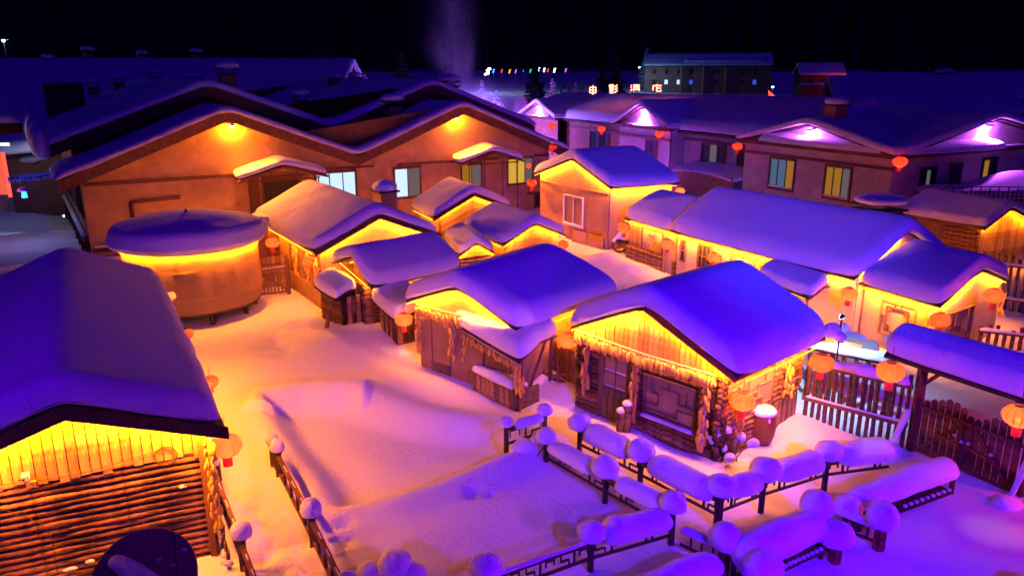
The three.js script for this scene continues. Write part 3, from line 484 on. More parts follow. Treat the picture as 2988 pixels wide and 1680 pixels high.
    T.add('snow_cap', blanket(C, 0.6, { nu: 40, nv: 26, bu: 0.04, bv: 0.08, wave: 0.15, s: 42, round: 0.03 }), M.snow);
    T.add('wall', panel([V(29, 0, -66.5), V(61, 0, -80), V(61, 7.7, -80), V(29, 7.7, -66.5)], 0.1, V(-0.2, 0, 1)), M.trim);
    const u = { Rf: V(23.5, 6.5, -57), Rb: V(44, 6.6, -66), Pf: V(26.5, 8.2, -63), Pb: V(46, 8.3, -72), Lf: V(29, 6.6, -70), Lb: V(48, 6.6, -78) }, D = roofBase(u, { soft: 0.2 });
    T.add('snow_cap', blanket(D, 0.5, { nu: 34, nv: 26, bu: 0.06, bv: 0.08, wave: 0.12, s: 43 }), M.snow);
    deckOf(T, D, { in: 0.97, th: 0.3 });
  }
  // horizontal bands and windows
  const band = (t0, t1, s, y) => T.add('trim_band', beam(inn(t0, y, s - 0.1), inn(t1, y, s - 0.1), 0.14, 0.2), M.trim);
  band(-0.1, 13.6, 0, 4.35); band(13.6, 24.3, 2.4, 4.45); band(24.4, 33.1, 0.8, 4.35); band(33, 47, 2.4, 4.3);
  T.add('trim_band', [beam(inn(13.5, 5.05, 2.2), inn(24.3, 5.05, 2.2), 0.3, 0.3), beam(inn(33, 5.05, 2.2), inn(47, 5.05, 2.2), 0.3, 0.3)], M.trim);
  const W = (t0, t1, s, y0, y1, o) => windowIn(T, inn(0, 0, s - 0.08), inn(50, 0, s - 0.08), t0 / 50, t1 / 50, y0, y1, { out, mat: M.trim, mull: 0.1, mullMat: M.black, frame: 0.2, ...o });
  W(3.05, 5.25, 0, 2.0, 4.0, { panes: [G.roomDim, G.roomAmber, G.roomAmber], snow: true });
  W(8.1, 10.6, 0, 2.0, 4.05, { panes: [G.roomAmber, G.roomBlue, G.roomBlue], snow: true });
  W(15.2, 17.0, 2.4, 2.3, 4.2, { cols: 2, panes: [G.roomAmber, M.glass] }); W(18.6, 21.7, 2.4, 2.3, 4.2, { panes: [M.glass, G.roomDim, M.glass] });
  W(26.3, 28.2, 0.8, 1.4, 4.1, { cols: 2, panes: [M.black, M.glass], name: 'door' }); W(33.7, 35, 2.4, 1, 4.1, { cols: 1, panes: [M.black] }); W(37.4, 41.4, 2.4, 1.8, 4.1, { cols: 4, panes: [M.black, M.glass, M.black, M.glass] });
  const R = (t0, t1, y0, y1, o) => windowIn(T, BQ(0, 0, -0.08), BQ(21, 0, -0.08), t0 / 21, t1 / 21, y0, y1, { out: outR, mat: M.black, frame: 0.2, mull: 0.1, mullMat: M.black, ...o });
  R(2.9, 4.4, 1.4, 4.1, { cols: 3, panes: [M.black, G.roomDim, M.black], name: 'door' }); R(6.2, 7.2, 1.4, 4.2, { cols: 1, panes: [M.glass], mat: M.trim }); R(9.7, 11.3, 2.0, 4.4, { cols: 2, panes: [G.roomAmber, M.black] });
  // low snowy lean-to roof with a plank skirt in the bend of the front
  T.add('snow_cap', blanket((U, Wd) => inn(18.4 + U * 4.4, 2.3 - 0.35 * U * U + 0.25 * Wd, 0.9 + Wd * 1.5), 0.3, { s: 51, bu: 0.1, bv: 0.25 }), M.snow);
  T.add('skirt', panel([inn(14.2, 0, -0.4), inn(22.6, 0, -0.4), inn(22.6, 2.2, -0.4), inn(14.2, 2.2, -0.4)], 0.06, out), M.plank);
}
chimney(V(22.7, 6.9, -54.6), 1.1, 1.1, 'square brick chimney with a snow rim on the inn roof by the violet gable', { hood: false, turn: 0.4 });
chimney(V(46.5, 8.9, -85), 1.3, 1.3, 'dark chimney with a snow cap on the highest ridge at the far right', { hood: false });
chimney(V(63, 9.3, -84), 1.2, 1.4, 'dark chimney on the highest ridge at the right edge of the view', { hood: false });
{ // red neon letters standing on the inn roof
  const glyphs = [
    [[.1, .2, .9, .2], [.1, .2, .1, .8], [.9, .2, .9, .8], [.1, .8, .9, .8], [.5, 0, .5, 1], [.1, .5, .9, .5]],
    [[.02, .98, .5, .98], [.02, .98, .02, .72], [.5, .98, .5, .72], [.02, .85, .5, .85], [.02, .72, .5, .72], [0, .6, .55, .6], [.08, .48, .45, .48], [.08, .48, .08, .3], [.45, .48, .45, .3], [.08, .3, .45, .3], [.27, .3, .27, 0], [.05, .18, .15, .05], [.48, .18, .4, .05], [.95, .98, .66, .72], [.98, .7, .66, .42], [1, .4, .62, .08]],
    [[.04, .9, .14, .8], [0, .62, .12, .54], [.02, .1, .16, .36], [.3, .92, 1, .92], [.36, .7, .96, .7], [.36, .7, .36, .08], [.96, .7, .96, .08], [.56, .92, .56, .35], [.76, .92, .76, .35], [.36, .3, .96, .3]],
    [[.5, 1, .55, .88], [.1, .84, 1, .84], [.1, .84, .1, .2], [.5, .7, .5, .08], [.5, .5, .95, .5], [.5, .08, .95, .08], [.95, .08, .95, .3]],
  ];
  const spots = [[1719, 276, 22, 26], [1778, 273, 24, 25], [1840, 267, 26, 20], [1903, 268, 27, 21]], names = ['leftmost', 'second from the left', 'third from the left', 'rightmost'];
  glyphs.forEach((g, i) => {
    const [u, v, w, h] = spots[i], d = 84 - i * 2.2, o = far(u, v, d), k = d / F, T = new Thing('neon_letter', o, names[i] + ' of four red glowing characters standing on the inn roof', 'neon sign', 'red neon characters on the inn roof');
    const P = (x, y) => o.clone().add(V(x * w * k, y * h * k, 0));
    T.add('neon_stroke', g.map(([a, b, c, e]) => beam(P(a, b), P(c, e), 0.11, 0.11)), G.sign);
    T.add('sign_frame', [beam(P(0.2, -0.35), P(0.2, 1).add(V(0, 0, -0.12)), 0.04, 0.04), beam(P(0.8, -0.35), P(0.8, 1).add(V(0, 0, -0.12)), 0.04, 0.04)], M.black);
    const l = new THREE.PointLight(new THREE.Color(1, 0.05, 0.04), 1.2); l.name = 'neon_glow'; l.shadow.radius = 20; T.light(l, P(0.5, 0.4).add(V(0, 0, 0.7)));
  });
}
// ------------------------------------------------------------------ snow-laden huts
// height of the roof over a point of the ground plan
function roofY(B, p) { let best = 1e9, U0 = 0, W0 = 0, st = 0.12; for (let k = 0; k < 4; k++) { const cu = U0, cw = W0; for (let i = -9; i <= 9; i++) for (let j = -9; j <= 9; j++) { const U = clamp(cu + i * st, -1, 1), W = clamp(cw + j * st, -1, 1), q = B(U, W), d = (q.x - p.x) ** 2 + (q.z - p.z) ** 2; if (d < best) { best = d; U0 = U; W0 = W; } } st /= 7; } return B(U0, W0).y; }
// walls of a hut under roof base B: corners at U = uf/ub, W = -w/+w
function corners(B, uf, ub, w) { const c = (U, W) => B(U, W); return { lf: c(uf, -w), rf: c(uf, w), lb: c(ub, -w), rb: c(ub, w) }; }
function plainWalls(t, B, K, mat, o = {}) {
  const y0 = o.y0 ?? -0.5, out = (a, b) => { const mid = mix(K.lf, K.rb, 0.5), m = mix(a, b, 0.5).sub(mid).setY(0); return m; };
  const quad = (a, b, name = 'wall') => t.add(name, panel([a.clone().setY(y0), b.clone().setY(y0), b.clone().setY(b.y - 0.06), a.clone().setY(a.y - 0.06)], 0.08, out(a, b)), mat);
  for (const k of o.sides ?? ['l', 'r']) k === 'l' ? quad(K.lf, K.lb) : quad(K.rf, K.rb);
  for (const [U, a, b] of o.ends ?? [[o.uf, K.lf, K.rf], [o.ub, K.lb, K.rb]]) { const pts = []; for (let i = 0; i <= 10; i++) { const q = B(U, lerp(-o.w, o.w, i / 10)); pts.push(q.setY(q.y - 0.06)); } t.add('wall', panel([a.clone().setY(y0), b.clone().setY(y0), ...pts.reverse()], 0.08, out(a, b)), mat); }
}
const under = (B, U, W, d = 0.13) => { const q = B(U, W); q.y -= d; return q; };
function eaveStrips(t, B, list) { // [[U0, W0, U1, W1, power]], each turned a little towards the wall under it
  for (let [a, b, c, d, p] of list) { const end = Math.abs(a - c) < 0.2; if (end) a = c = Math.sign(a) * Math.max(Math.abs(a), 0.955); else b = d = Math.sign(b) * Math.max(Math.abs(b), 0.965); const inw = end ? B(0, (b + d) / 2).sub(B((a + c) / 2, (b + d) / 2)) : B((a + c) / 2, 0).sub(B((a + c) / 2, (b + d) / 2)); strip(t, under(B, a, b), under(B, c, d), p, inw.setY(0).normalize().multiplyScalar(1.15)); }
}
const gableTop = (B, U, w) => (s) => B(U, lerp(-w, w, s)).y - 0.1;

// --- A: near left log house
{
  const q = { Rf: V(-5.81, 3.0, -14.2), Rb: V(-12.2, 3.0, -25.6), Lf: V(-10.95, 3.0, -11.9), Lb: V(-17.3, 3, -23.3), Pf: V(-8.38, 4.0, -13.05), Pb: V(-14.75, 4.0, -24.45) };
  const B = roofBase(q, { soft: 0.1, sag: 0.14 }), T = new Thing('log_house', V(-9.4, 0, -15), 'large log house with a plank gable at the lower left corner', 'house');
  deckOf(T, B, { in: 0.99 });
  T.add('snow_cap', blanket((U, W) => B(U * 0.985 - 0.0 + 0.02 * (1 - Math.abs(W)) * 0, W * 0.99), 0.62, { nu: 50, nv: 44, bu: 0.07, bv: 0.14, wave: 0.1, s: 1, bumpy: 0.07, round: 0.03, under: 0.2 }), M.snow);
  const w = 0.83, uf = -0.93, K = corners(B, uf, 0.95, w), out = outOf(K.lf, K.rf); if (out.z < 0) out.negate();
  const dir = K.rf.clone().sub(K.lf).setY(0).normalize();
  for (const s of [-1, 1]) { const e = s < 0 ? q.Lf : q.Rf; T.add('bargeboard', panel([q.Pf.clone().add(V(0, -0.2, 0)), e.clone().add(V(0, -0.16, 0)), e.clone().add(V(0, 0.1, 0)), q.Pf.clone().add(V(0, 0.12, 0))], 0.05, out), M.dark); }
  T.add('wall', panel([K.lf.clone().setY(-0.6), K.rf.clone().setY(-0.6), K.rf.clone().setY(2.75), K.lf.clone().setY(2.75)].map((p) => p.addScaledVector(out, -0.12)), 0.05, out), M.dark);
  T.add('wall', panel([K.rf.clone().setY(-0.6), K.rb.clone().setY(-0.6), K.rb.clone().setY(2.9), K.rf.clone().setY(2.9)], 0.08, dir), M.logDark);
  logWall(T, K.lf, K.rf, -0.5, 2.55, 0.078, [], { stick: 0.0, mats: [M.log, M.logPale, M.log, M.logDark] });
  T.add('corner_post', beam(K.rf.clone().setY(-0.6).addScaledVector(out, 0.1), K.rf.clone().setY(2.9).addScaledVector(out, 0.1), 0.14, 0.14), M.log);
  const gt = gableTop(B, uf, w); boards(T, K.lf.clone().addScaledVector(out, 0.06), K.rf.clone().addScaledVector(out, 0.06), () => 2.5, gt, out, { w: 0.19, ragged: 0.16 });
  T.add('wall', panel([K.lf.clone().setY(2.4), K.rf.clone().setY(2.4), ...[1, 0.75, 0.5, 0.25, 0].map((s) => mix(K.lf, K.rf, s).setY(gt(s)))], 0.03, out), M.dark);
  for (const s of [-1, 1]) strip(T, under(B, -0.99, 0.04 * s, 0.2), under(B, -0.99, s * 0.93, 0.2), 4.4, out.clone().multiplyScalar(-1.1));
  strip(T, under(B, -0.9, 0.93, 0.16), under(B, 0.9, 0.93, 0.16), 1.5, dir.clone().multiplyScalar(0.35));
  // coil of wire and cable on the front
  const c = mix(K.lf, K.rf, 0.85).setY(2.55).addScaledVector(out, 0.14), ring = (k) => new THREE.TorusGeometry(0.2 * k, 0.006, 5, 30).rotateY(Math.atan2(out.x, out.z)).translate(c.x, c.y, c.z);
  T.add('wire_coil', [ring(1), ring(0.92), ring(1.06), ring(0.7)], M.dark);
  T.add('cable', new THREE.TubeGeometry(new THREE.CatmullRomCurve3([0.85, 0.5, 0.12].map((s, i) => mix(K.lf, K.rf, s).setY([2.72, 2.5, 2.5][i]).addScaledVector(out, 0.13)).concat([1.5, 0.4, -0.5].map((y, i) => mix(K.lf, K.rf, 0.36 + 0.015 * i).setY(y).addScaledVector(out, 0.14)))), 60, 0.007, 5), M.dark);
  // lamp box near the left edge
  const lp = mix(K.lf, K.rf, 0.33).setY(2.62).addScaledVector(out, 0.2); T.add('spot_head', [box(lp, 0.13, 0.1, 0.2, 0.5)], M.white); T.add('bracket', [box(lp.clone().add(V(0.12, -0.16, 0)), 0.1, 0.12, 0.08, 0.5)], M.plank); T.add('camera_lens', [rod(lp.clone().add(V(0.02, 0.05, 0.1)), lp.clone().add(V(0.03, 0.05, 0.13)), 0.025, 0.025, 10), rod(lp.clone().add(V(-0.045, 0.05, 0.1)), lp.clone().add(V(-0.04, 0.05, 0.13)), 0.02, 0.02, 10)], M.black);
  // patches of snow caught between the logs
  for (const [s, y] of [[0.42, 0.42], [0.5, 0.5], [0.58, 0.52], [0.63, 0.62], [0.67, 0.66], [0.9, 1.75]]) T.add('snow_patch', blob(mix(K.lf, K.rf, s).setY(y).addScaledVector(out, 0.1), rr(0.06, 0.16), 0.05, 0.05, Math.atan2(-dir.z, dir.x), 10), M.snow);
  const C = new Thing('corn_string', K.rf.clone().setY(2.5), 'long braid of corn hanging at the right corner of the near left log house', 'corn braid', 'hanging corn braids');
  const top = K.rf.clone().setY(2.78).addScaledVector(out, 0.22).addScaledVector(dir, 0.12); corn(C, top, top.clone().add(V(0.02, -2.0, 0.02)), 62, 0.2, { out: out.clone().multiplyScalar(1.2), drop: 0.0 });
  for (const m of C.o.children) if (m.name.startsWith('corn')) m.position.add(V(rr(-0.09, 0.09), 0.08, rr(-0.09, 0.09)));
  // round lid leaning below
  const dcen = far(420, 1690, 13.3), L = new Thing('leaning_disc', dcen, 'big round dark lid with a streak of snow leaning below the log wall', 'lid'), n = V(0.12, 0.72, 0.68).normalize(), qd = turnTo(n), disc = new THREE.CylinderGeometry(0.86, 0.86, 0.06, 48).applyQuaternion(qd).translate(dcen.x, dcen.y, dcen.z);
  L.add('disc', disc, M.clay); L.add('rim', new THREE.TorusGeometry(0.86, 0.03, 8, 60).applyQuaternion(turnTo(n, V(0, 0, 1))).translate(dcen.x, dcen.y, dcen.z), M.plank);
  const ax = V(1, 0, -0.1).projectOnPlane(n).normalize(), ay = V().crossVectors(n, ax).multiplyScalar(-1);
  L.add('snow_patch', roll(dcen.clone().addScaledVector(ax, -0.62).addScaledVector(ay, -0.38).addScaledVector(n, 0.02), dcen.clone().addScaledVector(ax, 0.5).addScaledVector(ay, 0.32).addScaledVector(n, 0.02), 0.2, 0.1, { wave: 0.4 }), M.snow);
  for (const [x, y] of [[0.2, -0.3], [0.45, -0.2], [0.5, 0.05], [0.6, -0.45]]) L.add('snow_patch', blob(dcen.clone().addScaledVector(ax, x).addScaledVector(ay, y).addScaledVector(n, 0.03), 0.06, 0.04, 0.04, 0, 8), M.snow);
  L.add('crack', beam(dcen.clone().addScaledVector(ax, 0.66).addScaledVector(ay, 0.5).addScaledVector(n, 0.035), dcen.clone().addScaledVector(ax, 0.4).addScaledVector(ay, -0.7).addScaledVector(n, 0.035), 0.02, 0.01), M.black);
  L.add('vat', rod(dcen.clone().add(V(0, -0.35, -0.35)).setY(-0.2), dcen.clone().add(V(0, -0.5, -0.3)), 0.42, 0.5, 20), M.wood);
}

// --- B: front log house with the corn
{
  const q = { Lf: V(1.51, 2.62, -21.85), Rf: V(5.67, 2.62, -17.55), Rb: V(9.33, 2.62, -20.85), Lb: V(5.17, 2.62, -25.15), Pf: V(3.59, 3.9, -19.7), Pb: V(7.25, 3.9, -23.0) };
  const B = roofBase(q, { soft: 0.13, sag: 0.05 }), T = new Thing('log_cabin', V(5, 0, -20.8), 'log cabin hung with rows of corn, its bright blue roof right of the middle', 'house');
  deckOf(T, B, { in: 0.93 });
  T.add('snow_cap', blanket(B, 0.64, { nu: 40, nv: 44, bu: 0.15, bv: 0.17, s: 2, bumpy: 0.045, round: 0.06, under: 0.22 }), M.snow);
  T.add('snow_cap', [blob(V(9.25, 2.75, -20.8), 0.26, 0.28, 0.22), blob(V(9.42, 2.7, -20.6), 0.15, 0.18, 0.15)], M.snow, null, 'bright lump of snow at the far right roof corner');
  const a = V(2.15, 0, -21.88), b = V(5.47, 0, -18.4), c = V(8.5, 0, -21.1), d = V(5.18, 0, -24.6), o1 = facing(a, b), o2 = facing(b, c), L1 = a.distanceTo(b);
  for (const [p, r, o] of [[a, b, o1], [b, c, o2]]) T.add('wall', panel([p.clone().setY(-0.4), r.clone().setY(-0.4), r.clone().setY(2.55), p.clone().setY(2.55)].map((z) => z.addScaledVector(o, -0.1)), 0.04, o), M.dark);
  T.add('wall', panel([d.clone().setY(-0.4), a.clone().setY(-0.4), a.clone().setY(2.6), d.clone().setY(2.6)], 0.06, V(-1, 0, -1)), M.logDark); T.add('wall', panel([c.clone().setY(-0.4), d.clone().setY(-0.4), d.clone().setY(2.6), mix(c, d, 0.5).setY(3.8), c.clone().setY(2.6)], 0.06, V(1, 0, -1)), M.logDark);
  const S = (s) => s / L1;
  logWall(T, a, b, -0.25, 2.45, 0.085, [[S(0.78), S(1.98), -1, 2.2], [S(2.3), S(4.2), 0.68, 1.92]], { mats: [M.log, M.logDark, M.log, M.logPale] });
  logWall(T, b, c, -0.25, 2.5, 0.085, [[0.22, 0.64, 0.85, 2.15], [0.66, 1.2, -1, 0.95]], { mats: [M.log, M.logPale, M.plankDeep] });
  boards(T, mix(b, c, 0.5).addScaledVector(o2, 0.05), c.clone().addScaledVector(o2, 0.05), -0.4, () => 0.95, o2, { w: 0.11, mat: M.wood });
  // gable boards
  const tri = (s) => roofY(B, mix(a, b, s)) - 0.09; boards(T, mix(a, b, -0.02).addScaledVector(o1, 0.04), mix(a, b, 1.02).addScaledVector(o1, 0.04), 2.35, tri, o1, { w: 0.17 });
  T.add('wall', panel([a.clone().setY(2.3), b.clone().setY(2.3), ...[1, 0.8, 0.6, 0.5, 0.4, 0.2, 0].map((s) => mix(a, b, s).setY(tri(s)))], 0.02, o1), M.dark);
  // door with four small panes
  const P = along(a, b), off = (p, k) => p.clone().addScaledVector(o1, k), dr = T.add('door', [panel([0.82, 1.1, 1.38, 1.66, 1.94].length && [off(P(S(0.84), -0.3), 0.0), off(P(S(1.92), -0.3), 0), off(P(S(1.92), 2.15), 0), off(P(S(0.84), 2.15), 0)], 0.05, o1)], M.wood);
  for (let i = 0; i < 4; i++) T.add('plank', panel([off(P(S(0.9 + i * 0.24), -0.3), 0.05), off(P(S(1.12 + i * 0.24), -0.3), 0.05), off(P(S(1.12 + i * 0.24), 1.05), 0.05), off(P(S(0.9 + i * 0.24), 1.05), 0.05)], 0.02, o1), M.wood, dr);
  for (let i = 0; i < 2; i++) for (let j = 0; j < 2; j++) { const x0 = 0.98 + i * 0.42, y0 = 1.14 + j * 0.48; T.add('pane', panel([off(P(S(x0), y0), 0.05), off(P(S(x0 + 0.36), y0), 0.05), off(P(S(x0 + 0.36), y0 + 0.41), 0.05), off(P(S(x0), y0 + 0.41), 0.05)], 0.012, o1), M.frosted, dr); T.add('snow_strip', beam(off(P(S(x0), y0 + 0.01), 0.075), off(P(S(x0 + 0.36), y0 + 0.01), 0.075), 0.035, 0.04), M.snow, dr); }
  T.add('door_frame', [beam(off(P(S(0.8), -0.3), 0.06), off(P(S(0.8), 2.2), 0.06), 0.09, 0.12), beam(off(P(S(1.97), -0.3), 0.06), off(P(S(1.97), 2.2), 0.06), 0.09, 0.12), beam(off(P(S(0.76), 2.2), 0.06), off(P(S(2.0), 2.2), 0.06), 0.12, 0.1)], M.wood);
  // latticed windows
  const w1 = windowIn(T, a, b, S(2.4), S(4.1), 0.76, 1.84, { cols: 1, panes: [M.frosted], frame: 0.07, mat: M.wood }); lattice(T, a, b, S(2.4), S(4.1), 0.76, 1.84, 'key', M.wood, w1, 0.042);
  T.add('snow_cap', roll(off(P(S(2.35), 0.63), 0.12), off(P(S(4.15), 0.63), 0.12), 0.09, 0.08, { wave: 0.3 }), M.snow, w1);
  const w2 = windowIn(T, b, c, 0.25, 0.62, 0.95, 2.05, { cols: 1, panes: [M.frosted], frame: 0.06, mat: M.plank }); lattice(T, b, c, 0.25, 0.62, 0.95, 2.05, 'ice', M.plank, w2, 0.042);
  T.add('bargeboard', [beam(under(B, -0.96, 0.0, 0.03), under(B, -0.96, 0.95, 0.03), 0.05, 0.16), beam(under(B, -0.95, 0.94, 0.03), under(B, 0.95, 0.94, 0.03), 0.05, 0.1)], M.redWood);
  T.add('ridge_tip', new THREE.ConeGeometry(0.1, 0.2, 4).translate(...under(B, -0.98, 0, -0.06).toArray()), M.redWood);
  eaveStrips(T, B, [[-0.86, -0.05, -0.86, -0.9, 2.6], [-0.86, 0.05, -0.86, 0.9, 2.6], [-0.8, 0.86, 0.85, 0.86, 2.2], [-0.7, -0.88, 0.3, -0.88, 1.0]], V());
  // stumps beside the door
  for (const [s, k, h] of [[2.12, 0.42, 0.95], [1.98, 0.52, 0.72]]) { const p = P(S(s), 0).addScaledVector(o1, k), t = new Thing('log_post', p, h > 0.8 ? 'taller upright log post with a cap of snow beside the cabin door' : 'shorter upright log post with a cap of snow beside the cabin door', 'post'); t.add('post', rod(p.clone().setY(-0.3), p.clone().setY(h), 0.13, 0.12, 12), M.log); t.add('band', rod(p.clone().setY(h - 0.22), p.clone().setY(h - 0.19), 0.135, 0.135, 12), M.black); t.add('snow_cap', blob(p.clone().setY(h - 0.02), 0.15, 0.1, 0.15), M.snow); }
  const hang = (name, label, p0, p1, n, len, o) => { const t = new Thing(name, mix(p0, p1, 0.5), label, name === 'corn_row' ? 'corn row' : 'corn braid', name === 'corn_row' ? 'rows of hanging corn' : 'hanging corn braids'); corn(t, p0, p1, n, len, o); return t; };
  hang('corn_row', 'left half of the corn row under the gable of the log cabin', off(P(-0.02, 2.62), 0.22), off(P(0.5, 2.52), 0.22), 66, 0.3, { out: o1, drop: 0.12 });
  hang('corn_row', 'right half of the corn row under the gable of the log cabin', off(P(0.5, 2.52), 0.22), off(P(0.98, 2.55), 0.22), 66, 0.3, { out: o1, drop: 0.1 });
  const braid = (label, p, h, n, o) => { const t = hang('corn_string', label, p, p.clone().add(V(0, -h, 0)), n, 0.24, { out: o, drop: 0.02 }); for (const m of t.o.children) if (m.name.startsWith('corn')) m.position.add(V(rr(-0.1, 0.1), 0.05, rr(-0.1, 0.1))); };
  braid('corn braid left of the log cabin door', off(P(S(0.35), 2.2), 0.18), 1.4, 32, o1); braid('corn braid right of the log cabin door', off(P(S(2.2), 2.15), 0.2), 1.6, 38, o1);
  braid('long corn braid at the front corner of the log cabin', off(P(S(4.5), 2.25), 0.22), 1.8, 40, o1);
  const Q = along(b, c); braid('corn braid on the right wall of the cabin by its front corner', Q(0.16, 1.55).addScaledVector(o2, 0.18), 0.85, 20, o2); braid('corn braid right of the latticed window on the cabin side', Q(0.78, 2.2).addScaledVector(o2, 0.16), 1.0, 26, o2);
}

// --- C: middle cabin with the stall roof in front
{
  const q = { Lf: V(-3.95, 2.4, -25.4), Rf: V(0.14, 2.35, -22.1), Rb: V(4.1, 2.35, -26.6), Lb: V(-0.95, 2.4, -29.5), Pf: V(-1.9, 3.32, -23.75), Pb: V(1.58, 3.35, -28.05) };
  const B = roofBase(q, { soft: 0.14, sag: 0.06 }), T = new Thing('clay_cabin', V(-1, 0, -26), 'clay-walled cabin with a glazed door and corn, in the middle of the yard', 'house');
  deckOf(T, B, { in: 0.93 });
  T.add('snow_cap', blanket(B, 0.62, { nu: 40, nv: 40, bu: 0.15, bv: 0.17, s: 3, bumpy: 0.05, round: 0.06, under: 0.22 }), M.snow);
  const K = corners(B, -0.84, 0.86, 0.74); plainWalls(T, B, K, M.mud, { w: 0.74, uf: -0.84, ub: 0.86, sides: ['l', 'r'] });
  const a = K.lf.clone().setY(0), b = K.rf.clone().setY(0), o = facing(a, b), P = along(a, b);
  const door = windowIn(T, a, b, 0.14, 0.36, -0.2, 2.05, { cols: 1, panes: [M.frosted], frame: 0.14, mat: M.wood, name: 'door', out: o, depth: 0.05 }); T.add('kick_board', panel([P(0.14, -0.4).addScaledVector(o, 0.1), P(0.36, -0.4).addScaledVector(o, 0.1), P(0.36, 0.42).addScaledVector(o, 0.1), P(0.14, 0.42).addScaledVector(o, 0.1)], 0.03, o), M.wood, door);
  windowIn(T, a, b, 0.58, 0.8, -0.3, 1.95, { cols: 1, rows: 2, panes: [M.wood], frame: 0.08, mat: M.plankDeep, name: 'door', out: o });
  eaveStrips(T, B, [[-0.88, -0.04, -0.88, -0.9, 2.2], [-0.88, 0.04, -0.88, 0.75, 2.2], [-0.3, 0.88, 0.85, 0.88, 1.6], [-0.8, -0.9, 0.4, -0.9, 0.7]], V());
  const row = (label, s0, s1, n, y) => { const t = new Thing('corn_row', P((s0 + s1) / 2, y), label, 'corn row', 'rows of hanging corn'); corn(t, P(s0, y).addScaledVector(o, 0.22), P(s1, y - 0.03).addScaledVector(o, 0.22), n, 0.28, { out: o, drop: 0.14 }); };
  row('corn row over the glazed door of the clay cabin', 0, 0.9, 74, 2.42);
  for (const [s, h, n, l] of [[0.02, 1.5, 30, 'corn braid at the left corner of the clay cabin'], [0.43, 1.25, 28, 'corn braid right of the glazed door of the clay cabin']]) { const t = new Thing('corn_string', P(s, 1.5), l, 'corn braid', 'hanging corn braids'), p = P(s, 2.25).addScaledVector(o, 0.22); corn(t, p, p.clone().add(V(0, -h, 0)), n, 0.24, { out: o }); for (const m of t.o.children) if (m.name.startsWith('corn')) m.position.add(V(rr(-0.09, 0.09), 0.05, rr(-0.09, 0.09))); }
  // stall in front
  const sq = (U, W) => { const A = V(-2.1, 1.95, -24.3), Bq = V(0.27, 1.7, -21.2), C = V(1.62, 1.75, -23.7), D = V(-0.6, 2.15, -26.2), s = (U + 1) / 2, t = (W + 1) / 2, p = mix(mix(A, D, t), mix(Bq, C, t), s); p.y += 0.22 * (1 - Math.abs(W)) * s + 0.1 * (1 - s); return p; };
  const St = new Thing('market_stall', V(0, 0, -23), 'open stall with a snow-covered roof, pole legs and a plank counter before the clay cabin', 'stall');
  deckOf(St, sq, { in: 0.93 }); St.add('snow_cap', blanket(sq, 0.5, { nu: 24, nv: 24, bu: 0.2, bv: 0.2, s: 4, bumpy: 0.07, round: 0.08, under: 0.25, wave: 0.08 }), M.snow);
  for (const [A, C] of [[V(1.25, -0.2, -23.6), V(1.3, 1.75, -23.6)], [V(0.35, -0.2, -22.3), V(1.1, 1.7, -23.4)], [V(0.22, -0.2, -21.7), V(0.3, 1.7, -21.6)], [V(-1.5, -0.2, -24.2), V(-1.55, 1.85, -24.3)], [V(-1.0, 0.3, -23.4), V(-0.85, 1.8, -23.5)]]) St.add('pole', rod(A, C, 0.055, 0.045, 8), M.wood);
  const ca = at(1380, 1135, 0).setY(0), cb = at(1502, 1198, 0).setY(0), co = facing(ca, cb), up = (p, y) => p.clone().setY(y);
  boards(St, ca, cb, -0.3, () => 0.62, co, { w: 0.24, ragged: 0.05, mat: M.wood }); St.add('side_board', panel([up(cb, -0.3), up(cb, -0.3).add(V(0.75, 0, -0.75)), up(cb, 0.6).add(V(0.75, 0, -0.75)), up(cb, 0.6)], 0.05, V(1, 0, 1)), M.wood);
  St.add('counter_top', beam(up(ca, 0.66).addScaledVector(co, -0.18), up(cb, 0.66).addScaledVector(co, -0.18), 0.5, 0.06), M.wood);
  St.add('snow_cap', roll(up(ca, 0.7).addScaledVector(co, -0.05), up(cb, 0.7).addScaledVector(co, -0.05), 0.2, 0.2, { wave: 0.2 }), M.snow); St.add('snow_cap', roll(up(ca, 0.68).addScaledVector(co, -0.5), up(cb, 0.68).addScaledVector(co, -0.5), 0.14, 0.1), M.snow);
  St.add('back_board', panel([V(-1.6, 0.2, -24.6), V(0.2, 0.2, -23.2), V(0.2, 1.5, -23.2), V(-1.6, 1.5, -24.6)], 0.04, V(-0.6, 0, 0.8)), M.dark);
  for (const [p, n, l] of [[V(0.22, 1.65, -21.5), 22, 'corn bunch hanging at the front corner of the stall'], [V(-1.55, 1.7, -24.1), 16, 'corn bunch hanging at the left post of the stall']]) { const t = new Thing('corn_string', p, l, 'corn braid', 'hanging corn braids'); corn(t, p, p.clone().add(V(0, -0.8, 0)), n, 0.26, { out: V(0, 0, 0.5) }); for (const m of t.o.children) if (m.name.startsWith('corn')) m.position.add(V(rr(-0.12, 0.12), 0, rr(-0.12, 0.12))); }
  const t = new Thing('corn_row', V(-0.6, 1.7, -22.8), 'loose corn row under the front edge of the stall roof', 'corn row', 'rows of hanging corn'); corn(t, V(-1.7, 1.82, -24.1), V(0.15, 1.66, -21.4), 26, 0.22, { out: V(-0.5, 0, 0.5), drop: 0.1 });
  // board fence and timber between the two cabins
  const f0 = V(1.1, 0, -25.3), f1 = V(2.3, 0, -22.4), Fn = new Thing('board_fence', mix(f0, f1, 0.5), 'short board fence between the clay cabin and the log cabin', 'fence'); boards(Fn, f0, f1, -0.2, () => 1.35 + rr(-0.15, 0.2), facing(f0, f1), { w: 0.16 }); Fn.add('rail', beam(f0.clone().setY(0.9), f1.clone().setY(0.9), 0.05, 0.09), M.wood);
